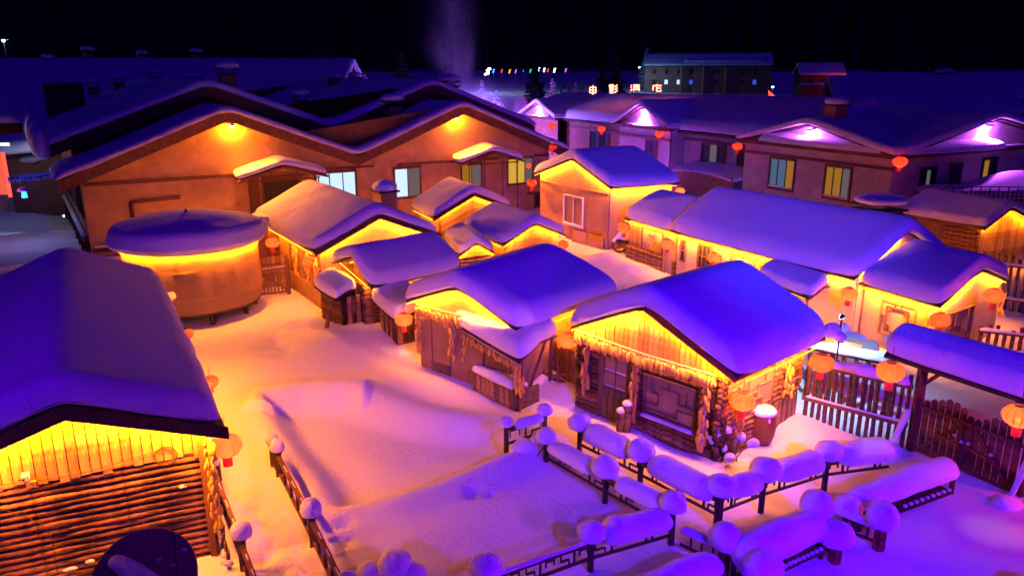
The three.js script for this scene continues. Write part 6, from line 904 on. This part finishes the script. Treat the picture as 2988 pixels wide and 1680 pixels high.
for (const [label, u, v, r, o] of [
  ['biggest lantern, bright yellow, at the eave corner of the near log house', 658, 1300, 46, {}],
  ['lantern half hidden by the roof edge of the near log house, nearest of three', 612, 1114, 27, { k: 0.6, d: 18.2 }], ['lantern half hidden by the roof edge of the near log house, middle one', 541, 974, 23.5, { k: 0.6, d: 20.6 }], ['lantern half hidden by the roof edge of the near log house, farthest one', 492, 864, 20, { k: 0.6, d: 24.3 }],
  ['lantern under the left eave of the plank cottage, next to the white window', 793, 708, 20], ['lantern at the front eave corner of the plank cottage', 910, 761, 22.5],
  ['lantern at the left eave corner of the clay cabin', 1178, 932, 27], ['reddish lantern in the gap between clay cabin and log cabin', 1655, 993, 30], ['lantern in the middle of the log cabin gable above the corn', 1879, 952, 34], ['lantern at the front eave corner of the log cabin', 2168, 1170, 38], ['lantern at the rear eave corner of the log cabin by the pole fence', 2399, 1058, 36], ['broad orange lantern at the left end of the gate roof', 2600, 1084, 41, { power: 2.2 }], ['lantern at the right edge in front of the plank gate', 2976, 1213, 46, { power: 2.6 }],
  ['lantern by the latticed window at the left end of the long house', 1948, 711, 20], ['lantern beside the barred door of the long house', 2085, 751, 21], ['pale lantern at the right corner of the long house front', 2478, 857, 26], ['lantern at the front corner of the long house wing', 2745, 934, 30], ['lantern at the right gable of the long house wing', 2902, 863, 29], ['lantern at the far left eave of the long house', 1821, 664, 20],
  ['lantern at the left eave of the orange clay house', 1552, 534, 15], ['lantern at the front corner of the orange clay house', 1783, 584, 15.5], ['lantern at the rear corner of the orange clay house', 1985, 557, 14.5], ['lantern in the gable of the small board hut', 1560, 683, 17], ['lantern at the right eave of the small board hut', 1643, 714, 17.5], ['pinkish lantern between the tiny log shed and the board hut', 1466, 738, 18],
  ['red lantern beyond the right end of the gate roof', 3500, 1270, 60, { red: 1, k: 1.3, power: 75 }], ['big red lantern low beside the right end of the gate', 3560, 1440, 60, { red: 1, k: 1.3, power: 75 }],
  ['first red lantern from the left under the inn eave', 1611, 367, 11, { red: 1, k: 1.25, power: 2.4 }], ['second red lantern from the left under the inn eave', 1756, 376, 12, { red: 1, k: 1.2, power: 2.4 }], ['red lantern at the right foot of the middle violet gable', 1924, 391, 13, { red: 1, k: 1.2, power: 2.4 }], ['red lantern at the right end of the lodge front', 1612, 431, 10.5, { red: 1, k: 1, d: 58, power: 2.2 }], ['red lantern at the left foot of the wide violet gable', 2153, 427, 15.5, { red: 1, k: 1.2, power: 2.4 }], ['red lantern on the corner of the inn between two violet gables', 2628, 472, 20, { red: 1, k: 1.3, d: 46.2, power: 3 }], ['red lantern glowing behind the tall pole fence at the right edge', 2905, 668, 19, { red: 1, k: 1.1, power: 4 }],
]) lantern(label, u, v, r, o);

// ------------------------------------------------------------------ floodlights
function flood(name, label, foot, head, aims) {
  const T = new Thing(name, foot, label, 'floodlight'); T.add('mast', rod(foot, head, 0.12, 0.07, 10), M.metal); T.add('cross_bar', beam(head.clone().add(V(-0.7, 0, 0)), head.clone().add(V(0.7, 0, 0)), 0.08, 0.08), M.metal);
  aims.forEach(([x, target, color, power, angle, pen, mat], i) => { const p = head.clone().add(V(x, 0.05, -0.2)), d = target.clone().sub(p).normalize(); const f = T.put('lamp_head', FLOOD, M.metal, p, turnTo(d, V(0, 0, 1))); T.put('lamp_glass', FGLASS, mat, p.clone().addScaledVector(d, 0.1), turnTo(d, V(0, 0, 1))); const l = new THREE.SpotLight(color, power, 0, angle, pen, 2); l.name = 'flood_beam'; l.shadow.radius = 12; T.light(l, p.clone().addScaledVector(d, 0.16), target); });
}
const FLOOD = new THREE.BoxGeometry(0.4, 0.3, 0.16), FGLASS = new THREE.BoxGeometry(0.36, 0.26, 0.01);
flood('floodlight_mast', 'tall mast with blue floodlights beside the viewing platform', V(8, 0, 6), V(8, 14, 6), [[-0.45, V(7, 2, -22), BLUE, 2600, 0.46, 1, G.blueLamp], [0.45, V(10, 3.2, -41), new THREE.Color(0.05, 0.035, 1), 4200, 0.21, 1, G.blueLamp]]);
flood('left_floodlight', 'mast with a violet-blue floodlight beside the near log house', V(-15, 0, -1), V(-15, 10, -1), [[0, V(-11, 4, -18), new THREE.Color(0.16, 0.001, 1), 360, 0.5, 1, G.blueLamp]]);
flood('low_floodlight', 'low mast with a blue floodlight at the near end of the lane', V(7.5, 0, -3), V(7.5, 6.2, -3), [[0, V(2.5, 0, -14.5), new THREE.Color(0.22, 0.001, 1), 400, 0.74, 1, G.blueLamp]]);
{ const h = V(9.55, 3.3, -20.95), T = new Thing('yard_floodlight', h.clone().setY(0), 'small pale blue floodlight at the rear roof corner of the log cabin', 'floodlight'); T.add('stake', rod(h.clone().setY(-0.3), h, 0.03, 0.025), M.metal); [[V(7.6, 3.85, -23.2), 0.3, 70], [V(10.4, 0, -22.6), 1.0, 60]].forEach(([to, angle, power]) => { const d = to.clone().sub(h).normalize(); T.put('lamp_head', FLOOD, M.metal, h, turnTo(d, V(0, 0, 1)), V(0.35, 0.35, 0.4)); T.put('lamp_glass', FGLASS, G.cyan, h.clone().addScaledVector(d, 0.05), turnTo(d, V(0, 0, 1)), V(0.35, 0.35, 0.4)); const l = new THREE.SpotLight(CYAN, power, 0, angle, 0.7, 2); l.name = 'flood_beam'; l.shadow.radius = 2; T.light(l, h.clone().addScaledVector(d, 0.1), to); }); }
// ------------------------------------------------------------------ the village beyond
const lampPost = (label, u, v, d, base, power, color = CYAN) => { const p = far(u, v, d), T = new Thing('street_lamp', p.clone().setY(base), label, 'street lamp', 'street lamps in the distance'); T.add('pole', rod(p.clone().setY(base), p.clone().add(V(0, 0.2, 0)), 0.12, 0.08), M.metal); T.add('shade', new THREE.ConeGeometry(0.7, 0.5, 12, 1, true).translate(p.x, p.y + 0.35, p.z), M.metal); T.add('bulb', new THREE.SphereGeometry(0.24, 12, 8).scale(1, 1, 1).translate(p.x, p.y, p.z), G.cyanLamp); const l = new THREE.PointLight(color, power); l.name = 'lamp_glow'; l.shadow.radius = 14; T.light(l, p); };
lampPost('bright blue-white street lamp on a pole at the upper left edge', 8, 118, 118, 7, 420);
lampPost('bright blue-white street lamp on the far slope right of the middle', 1866, 196, 205, 7, 260);
lampPost('small white lamp in front of the far right guest house', 2256, 253, 150, 5, 120);
function farHouse(name, label, o, d, w, dep, eave, ridge, wall, extra) {
  const f = frame([o.x, o.z], d), P = (t, y, s = 0) => f(t, o.y + y, s), T = new Thing(name, o, label, 'building');
  for (const [a, b] of [[P(0, -2), P(w, -2)], [P(0, -2, dep), P(w, -2, dep)]]) T.add('wall', panel([a, b, b.clone().setY(o.y + eave), a.clone().setY(o.y + eave)], 0.1, P(0, 0, -1).sub(P(0, 0, 0))), wall);
  for (const t of [0, w]) T.add('wall', panel([P(t, -2, 0), P(t, -2, dep), P(t, eave, dep), P(t, ridge, dep / 2), P(t, eave, 0)], 0.1, P(1, 0).sub(P(0, 0))), wall);
  const q = { Rf: P(-0.6, eave, -0.8), Rb: P(w + 0.6, eave, -0.8), Pf: P(-0.6, ridge, dep / 2), Pb: P(w + 0.6, ridge, dep / 2), Lf: P(-0.6, eave, dep + 0.8), Lb: P(w + 0.6, eave, dep + 0.8) }, B = roofBase(q, { soft: 0.08, sag: 0.1 });
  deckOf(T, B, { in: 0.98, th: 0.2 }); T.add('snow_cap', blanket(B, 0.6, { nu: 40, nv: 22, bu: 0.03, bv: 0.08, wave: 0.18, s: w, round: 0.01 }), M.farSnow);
  extra?.(T, P); return T;
}
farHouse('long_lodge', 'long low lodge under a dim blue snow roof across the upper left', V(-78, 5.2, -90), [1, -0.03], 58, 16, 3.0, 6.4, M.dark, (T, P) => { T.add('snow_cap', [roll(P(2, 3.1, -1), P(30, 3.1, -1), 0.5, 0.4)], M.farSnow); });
for (const [u, v, n] of [[140, 186, 'first'], [258, 172, 'second'], [415, 176, 'third'], [575, 178, 'fourth']]) { const p = far(u, v, 101).setY(far(u, v, 101).y - 0.6); chimney(p, 1.0, 1.3, n + ' faint chimney from the left on the long dim blue roof', { hood: n !== 'first' && n !== 'third', mat: M.rose }); }
farHouse('red_gable_house', 'house with a red gable wall and pale snow roof behind the lodge', V(-34, 5.4, -88), [0.93, -0.37], 18, 9, 1.6, 4.4, M.rose, (T, P) => { T.add('dormer', panel([P(8, 2.2, -0.6), P(10, 2.2, -0.6), P(9, 3.4, -0.6)], 0.3, P(0, 0, -1).sub(P(0, 0, 0))), M.rose); });
farHouse('guest_house', 'two-storey guest house with blue-lit windows, right of the neon letters', far(1880, 262, 215), [0.98, 0.2], 34, 12, 6.4, 9.4, M.rose, (T, P) => { for (let i = 0; i < 9; i++) for (const y of [1.4, 4.2]) { const w = T.add('window', panel([P(2 + i * 3.4, y, -0.2), P(3.2 + i * 3.4, y, -0.2), P(3.2 + i * 3.4, y + 1.5, -0.2), P(2 + i * 3.4, y + 1.5, -0.2)], 0.06, P(0, 0, -1).sub(P(0, 0, 0))), M.rose); T.add('pane', panel([P(2.15 + i * 3.4, y + 0.15, -0.28), P(3.05 + i * 3.4, y + 0.15, -0.28), P(3.05 + i * 3.4, y + 1.35, -0.28), P(2.15 + i * 3.4, y + 1.35, -0.28)], 0.04, P(0, 0, -1).sub(P(0, 0, 0))), i === 1 && y < 2 || i === 2 && y < 2 ? G.roomCool : (i * 7 + y * 10 | 0) % 5 === 0 ? G.roomNight : M.black, w); } for (const t of [11, 17, 23]) T.add('bay', box(P(t, -2, -0.4), 2.4, 8.2, 1.2, 0.2), M.rose); T.add('snow_cap', [roll(P(10, 7.2, 1.5), P(33, 7.2, 1.5), 1.4, 0.9)], M.farSnow); });
farHouse('red_house', 'small red-lit house with a steep snow roof at the far right', far(2335, 262, 190), [0.99, 0.14], 10, 7, 3.4, 6.0, M.redWood, (T, P) => { T.add('porch_wall', box(P(3, -2, -3), 9, 3, 3, 0.14), M.redWood); T.add('snow_cap', roll(P(-1, 1.1, -3), P(8, 1.1, -3), 1.2, 0.6), M.farSnow); for (const t of [2, 5, 8]) { const w = T.add('window', panel([P(t, 1.4, -0.2), P(t + 0.9, 1.4, -0.2), P(t + 0.9, 2.7, -0.2), P(t, 2.7, -0.2)], 0.06, P(0, 0, -1).sub(P(0, 0, 0))), M.black); } const l = new THREE.PointLight(new THREE.Color(1, 0.05, 0.1), 30); l.name = 'red_glow'; l.shadow.radius = 10; const p = P(9, 2.2, -4.5); T.add('lamp', new THREE.SphereGeometry(0.18, 10, 8).translate(p.x, p.y, p.z), G.redLamp); T.light(l, p); });
// row of coloured light figures on the far snow slope
[[1425, 207, 'cyan', 2.1, 'largest, white-cyan'], [1440, 207, 'azure', 1.2, 'blue'], [1464, 207, 'red', 1.1, 'red, first from the left'], [1487, 208, 'amber', 1.2, 'amber, first from the left'], [1505, 208, 'violet', 1.1, 'violet, first from the left'], [1527, 207, 'green', 0.5, 'tiny green'], [1548, 207, 'green', 1.2, 'larger green'], [1557, 206, 'amber', 1.0, 'amber, second from the left'], [1572, 203, 'cyan', 1.2, 'white-cyan, second from the left'], [1588, 204, 'cyan', 1.2, 'white-cyan, third from the left'], [1599, 205, 'red', 1.0, 'red, second from the left'], [1618, 205, 'cyan', 1.3, 'white-cyan, last'], [1651, 205, 'violet', 1.1, 'violet, at the right end']].forEach(([u, v, c, k, n], i) => {
  const p = far(u, v, 210), T = new Thing('light_figure', p, 'glowing figure on the far slope, ' + n, 'light figure', 'coloured light figures on the far slope'), s = k * 0.55;
  const parts = [beam(p.clone().add(V(-0.2 * s, -0.8 * s, 0)), p.clone().add(V(0.15 * s, 0.7 * s, 0)), 0.35 * s, 0.5 * s), beam(p.clone().add(V(0.1 * s, 0.2 * s, 0)), p.clone().add(V(0.45 * s, 0.75 * s, 0)), 0.3 * s, 0.3 * s)]; if (i === 0) parts.push(beam(p.clone().add(V(-1.1, -1.0, 0)), p.clone().add(V(0.2, -0.4, 0)), 0.4, 0.5), beam(p.clone().add(V(-0.6, 0.1, 0)), p.clone().add(V(0.7, 0.6, 0)), 0.4, 0.4));
  T.add('light_tube', parts, G[c]); T.add('stand', rod(p.clone().setY(p.y - 3), p.clone().setY(p.y - 0.5 * s), 0.05, 0.05, 5), M.black);
  if (i % 3 === 0) { const l = new THREE.PointLight(c === 'cyan' ? CYAN : G[c].emissive.clone(), i ? 8 : 60); l.name = 'figure_glow'; l.shadow.radius = 30; T.light(l, p.clone().add(V(0, -0.2, 1.2))); }
});
// people far off on the slope, as small dark upright figures
{ const list = []; for (let i = 0; i < 34; i++) { const u = 1640 + (i % 17) * 11 + rr(-4, 4), v = 232 + rr(-6, 8), d = 205 + rr(-10, 25), p = far(u, v, d); p.y = groundY(p.x, p.z); list.push(new THREE.CapsuleGeometry(0.24, 0.85, 3, 7).translate(p.x, p.y + 0.9, p.z), new THREE.SphereGeometry(0.14, 7, 6).translate(p.x, p.y + 1.6, p.z)); } single('crowd', list, M.dark2, 'scattered crowd of tiny dark figures walking on the far snow slope', null, null, 'stuff'); }
// red and white pin-point lamps at the far right
[[2460, 224, 'redLamp', 'upper red'], [2474, 222, 'redLamp', 'second red'], [2475, 232, 'redLamp', 'third red'], [2502, 232, 'redLamp', 'fourth red'], [2519, 233, 'redLamp', 'fifth red'], [2453, 247, 'redLamp', 'lowest red'], [2533, 228, 'cyanLamp', 'larger white'], [2543, 227, 'cyanLamp', 'smaller white'], [2344, 268, 'cyanLamp', 'lowest white']].forEach(([u, v, c, n]) => { const p = far(u, v, 240), T = new Thing('tiny_lamp', p, n + ' pin-point lamp on the far right hillside', 'lamp', 'pin-point lamps at the far right'); T.add('bulb', new THREE.SphereGeometry(n.includes('larger') ? 0.55 : 0.28, 8, 6).translate(p.x, p.y, p.z), G[c]); T.add('pole', rod(p.clone().setY(p.y - 4), p, 0.05, 0.05, 5), M.black); });
{ const p = far(2248, 274, 120), T = new Thing('red_tent_lamp', p, 'small glowing red cone beside the far guest house', 'lamp'); T.add('cone_lamp', new THREE.ConeGeometry(0.55, 1.3, 10).rotateZ(0.5).translate(p.x, p.y, p.z), G.redLamp); T.add('foot', box(p.clone().add(V(0, -1.2, 0)), 0.6, 0.7, 0.6), M.black); const l = new THREE.PointLight(new THREE.Color(1, 0.05, 0.05), 25); l.name = 'red_glow'; l.shadow.radius = 20; T.light(l, p.clone().add(V(0.4, 0.4, 1.2))); }
// frosted conifers lit pink behind the inn
function frostTree(label, u, v, d, h, mat, o = {}) {
  const top = far(u, v, d), b = top.clone().setY(top.y - h), T = new Thing(o.name ?? 'frosty_spruce', b, label, 'tree'); T.add('trunk', rod(b.clone().setY(b.y - 3), top, 0.18, 0.03, 6), M.bark);
  const g = []; for (let i = 0; i < (o.n ?? 130); i++) { const t = Math.pow(rnd(), 0.8), y = top.y - h * t * 0.95, r = (o.spread ?? 0.34) * h * t * rr(0.35, 1), an = rr(0, 6.283), s = V(b.x, y + 0.12 * h * t, b.z), e = V(b.x + Math.cos(an) * r, y - 0.05 * r, b.z + Math.sin(an) * r); g.push(rod(s, e, 0.03 + 0.02 * h * 0.2, 0.01, 4)); const c = new THREE.IcosahedronGeometry(0.07 * h * (0.4 + t * 0.6), 0).scale(1.5, 0.5, 1.2).rotateY(an).translate(...mix(s, e, rr(0.5, 1)).toArray()); g.push(c); } T.add('crown', g, mat);
}
frostTree('pink frosted spruce behind the inn roof, the tall one', 1612, 227, 108, 5.6, M.frost); frostTree('smaller pink frosted spruce behind the inn roof', 1680, 238, 112, 4.2, M.frost); frostTree('faint frosted tree in the smoke right of the lodge roof', 1405, 232, 100, 6.5, M.frost, { spread: 0.4 }); frostTree('violet frosted shrub in the smoke right of the lodge', 1448, 262, 98, 4.5, M.frost, { spread: 0.5 });
for (const [u, v, d, h, n] of [[1562, 172, 150, 11, 'thin dark bare tree left of the neon letters'], [1762, 178, 160, 12, 'dark tree above the neon letters, left one'], [1800, 160, 165, 15, 'dark tree above the neon letters, right one'], [1170, 150, 130, 12, 'dark frosted tree beyond the right lodge roof'], [1040, 158, 135, 12, 'dark frosted tree beyond the lodge roofs, middle'], [930, 150, 140, 12, 'dark frosted tree beyond the red-gabled house'], [1890, 140, 225, 12, 'pale tree beside the far street lamp']]) frostTree(n, u, v, d, h, n.startsWith('pale') ? M.frost : M.pine2, { name: 'dark_tree', n: 160 });
{ // lamp that lights the spruces and the smoke
  const p = V(4.6, 3.2, -101), T = new Thing('yard_lamp', p.clone().setY(0), 'pink yard lamp among the spruces behind the inn', 'lamp'); T.add('pole', rod(p.clone().setY(-0.5), p, 0.06, 0.05), M.metal); T.add('bulb', new THREE.SphereGeometry(0.2, 10, 8).translate(p.x, p.y, p.z), G.violet); const l = new THREE.PointLight(new THREE.Color(1, 0.25, 0.75), 120); l.name = 'lamp_glow'; l.shadow.radius = 10; T.light(l, p);
  const q = V(-2.5, 4.0, -92), S = new Thing('yard_lamp', q.clone().setY(0), 'violet yard lamp under the chimney smoke behind the lodge', 'lamp'); S.add('pole', rod(q.clone().setY(-0.5), q, 0.06, 0.05), M.metal); S.add('bulb', new THREE.SphereGeometry(0.2, 10, 8).translate(q.x, q.y, q.z), G.violet); const k = new THREE.PointLight(new THREE.Color(0.3, 0.14, 1), 900); k.name = 'lamp_glow'; k.shadow.radius = 10; S.light(k, q.clone().add(V(0, 0.3, 0)));
}
{ // smoke drifting up from behind the lodge: many thin veils through its volume
  const N = 46, puff = texture(64, 64, (u, v) => { const r = Math.hypot(u - 0.5, v - 0.5) * 2; return sstep(1, 0.1, r) * (0.45 + 0.55 * fbm(u * 5, v * 5, 4)); }, false);
  const mat = std(0.6, 0.56, 0.62, 1, { alphaMap: puff, transparent: true, opacity: 0.09, side: THREE.DoubleSide, depthWrite: false }), m = new THREE.InstancedMesh(new THREE.PlaneGeometry(1, 1), mat, N), X = new THREE.Matrix4();
  for (let i = 0; i < N; i++) { const t = i / N, low = i % 3 === 0, y = low ? rr(3, 8) : 4 + 16 * t, x = low ? rr(-6, 2) : -4.5 - 4 * t + rr(-1.5, 1.5), s = low ? rr(5, 8) : 4 + 6 * t; X.compose(V(x, y, -94 + rr(-3, 3)), new THREE.Quaternion().setFromEuler(new THREE.Euler(rr(-0.6, 0.6), rr(0, 3.1), rr(0, 3.1))), V(s, s * 1.3, 1)); m.setMatrixAt(i, X); }
  m.name = 'chimney_smoke'; tag(m, 'thin violet chimney smoke drifting up right of the lodge', null, null, 'stuff'); scene.add(m);
}
// --- the street at the far left
{
  farHouse('street_shop', 'red-lit shop with an orange sign beyond the left end of the lodge', V(-48, 0, -66), [0.92, -0.2], 14, 9, 6.0, 8.2, M.redWood, (T, P) => { const l = new THREE.PointLight(new THREE.Color(1, 0.1, 0.06), 30); l.name = 'shop_glow'; l.shadow.radius = 10; T.add('lamp', new THREE.SphereGeometry(0.2, 8, 6).translate(...P(9.5, 5.2, -1.6).toArray()), G.redLamp); T.light(l, P(9.5, 5.0, -1.8)); });
  const sg = far(90, 376, 63), S = new Thing('shop_sign', sg, 'small orange glowing sign with three rounded characters at the left edge', 'sign'); S.add('panel', new THREE.BoxGeometry(1.5, 0.75, 0.08).translate(sg.x, sg.y, sg.z - 0.1), M.redWood); for (let i = 0; i < 3; i++) { const c = sg.clone().add(V(-0.42 + i * 0.42, 0, 0)); S.add('glyph', [new THREE.TorusGeometry(0.13, 0.035, 6, 16, i === 2 ? 3.4 : 5).rotateZ(i ? 0 : 0.7).translate(c.x, c.y, c.z), beam(c.clone().add(V(-0.08, 0, 0)), c.clone().add(V(0.1, 0.02, 0)), 0.05, 0.05)], G.orange); } const l = new THREE.PointLight(new THREE.Color(1, 0.3, 0.03), 14); l.name = 'sign_glow'; l.shadow.radius = 10; S.light(l, sg.clone().add(V(0, 0, 0.6)));
  const a = far(25, 400, 56), A = new Thing('snowy_awning', a.clone().setY(0), 'shop awning with a thick slab of snow at the left edge', 'awning'); const b = (U, W) => V(a.x + 1.6 + U * 2.4, 4.9 + 0.2 * U - 0.35 * W, a.z + 1 + W * 1.5); A.add('snow_cap', blanket(b, 0.9, { bu: 0.1, bv: 0.3, s: 90 }), M.snow); A.add('roof_deck', beam(b(-1, 0.1), b(1, 0.1), 2.6, 0.15), M.dark); A.add('wall', box(V(a.x + 2, 0, a.z - 0.4), 4.2, 4.6, 2, 0.1), M.rose); 
  const sl = far(12, 421, 52), W = new Thing('white_sign', sl, 'small white light box at the left edge under the snowy awning', 'light box'); W.add('lamp_panel', new THREE.BoxGeometry(0.6, 0.22, 0.12).translate(sl.x, sl.y, sl.z), G.white2); W.add('back', new THREE.BoxGeometry(0.62, 0.26, 0.06).translate(sl.x, sl.y, sl.z - 0.1), M.black); const wl = new THREE.PointLight(new THREE.Color(0.7, 0.75, 1), 5); wl.name = 'sign_glow'; wl.shadow.radius = 10; W.light(wl, sl.clone().add(V(0.3, -0.1, 0.5)));
  const d = far(8, 510, 46), D = new Thing('lit_doorway', d.clone().setY(0), 'red-framed bright doorway cut by the left edge', 'doorway'); D.add('door_light', new THREE.BoxGeometry(0.6, 2.4, 0.08).translate(d.x - 0.2, d.y, d.z), G.roomRed); D.add('frame', [new THREE.BoxGeometry(0.1, 2.7, 0.2).translate(d.x + 0.2, d.y, d.z)], G.redLamp); const dl = new THREE.PointLight(new THREE.Color(1, 0.2, 0.12), 5); dl.name = 'door_glow'; dl.shadow.radius = 10; D.light(dl, d.clone().add(V(0.3, -0.4, 0.8)));
  const g0 = far(20, 520, 45), g1 = far(172, 502, 47), Gd = new Thing('tinsel_garland', mix(g0, g1, 0.5), 'deep blue tinsel garland stretched across the street at the left', 'garland'); Gd.add('rope', new THREE.TubeGeometry(new THREE.CatmullRomCurve3([g0, mix(g0, g1, 0.5).add(V(0, -0.15, 0)), g1]), 20, 0.05, 6), M.black); { const s = []; for (let i = 0; i < 240; i++) { const p = mix(g0, g1, rnd()).add(V(0, -0.1, 0)), e = p.clone().add(V(rr(-0.25, 0.25), rr(-0.28, 0.28), rr(-0.2, 0.2))); s.push(rod(p, e, 0.02, 0.012, 3)); } Gd.add('tinsel_lights', s, G.blue); }
  const m = far(67, 556, 46), Mu = new Thing('mushroom_lamp', m.clone().setY(m.y - 0.5), 'violet mushroom-shaped lamp with a glowing blue stem on the street snow', 'lamp'); Mu.add('cap', new THREE.SphereGeometry(0.36, 18, 8, 0, 6.3, 0, 1.6).scale(1, 0.7, 1).translate(m.x, m.y - 0.02, m.z), M.mush); Mu.add('stem_lamp', new THREE.CylinderGeometry(0.12, 0.17, 0.42, 12).translate(m.x, m.y - 0.22, m.z), G.azure); const ml = new THREE.PointLight(new THREE.Color(0.1, 0.35, 1), 7); ml.name = 'lamp_glow'; ml.shadow.radius = 10; Mu.light(ml, m.clone().add(V(0.1, -0.3, 0.5)));
  const k = at(85, 620, 0.2), Sk = new Thing('street_spotlight', HP(-0.3, 0, 17), 'pale blue spotlight low on the left lodge wall lighting a band of street snow', 'spotlight'); const kp = HP(-0.6, 1.0, 9.2); Sk.add('lamp_head', box(kp, 0.2, 0.2, 0.3, 0.5), M.metal); Sk.add('lamp_glass', new THREE.SphereGeometry(0.08, 8, 6).translate(kp.x - 0.14, kp.y + 0.1, kp.z), G.cyan); const sl2 = new THREE.SpotLight(CYAN, 40, 0, 0.2, 0.5, 2); sl2.name = 'spot_beam'; sl2.shadow.radius = 3; Sk.light(sl2, kp.clone().add(V(-0.3, 0.1, 0)), kp.clone().add(V(-5.5, -1.0, 0.4)));
  const H = far(95, 440, 58), Hs = new Thing('street_hut', H.clone().setY(0), 'dim pale hut with a snow roof at the end of the left street', 'hut'); Hs.add('wall', box(V(H.x, 0, H.z), 4, 3.8, 3, 0.4), M.cream); Hs.add('door', box(V(H.x + 0.4, 0, H.z + 1.9), 1, 2.1, 0.1, 0.4), M.dark); Hs.add('snow_cap', blanket((U, Wd) => V(H.x + U * 2.6 - Wd * 0.8, 3.8 + 0.5 * (1 - Math.abs(Wd)), H.z + Wd * 2 + U), 0.6, { s: 93 }), M.snow);
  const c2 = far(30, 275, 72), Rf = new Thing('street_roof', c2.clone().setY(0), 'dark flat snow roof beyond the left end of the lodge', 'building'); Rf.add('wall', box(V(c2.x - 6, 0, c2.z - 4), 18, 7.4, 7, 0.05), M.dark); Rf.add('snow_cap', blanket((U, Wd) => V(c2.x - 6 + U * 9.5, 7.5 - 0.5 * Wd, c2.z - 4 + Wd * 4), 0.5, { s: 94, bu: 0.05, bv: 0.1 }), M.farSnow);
}

renderer.render(scene, camera);
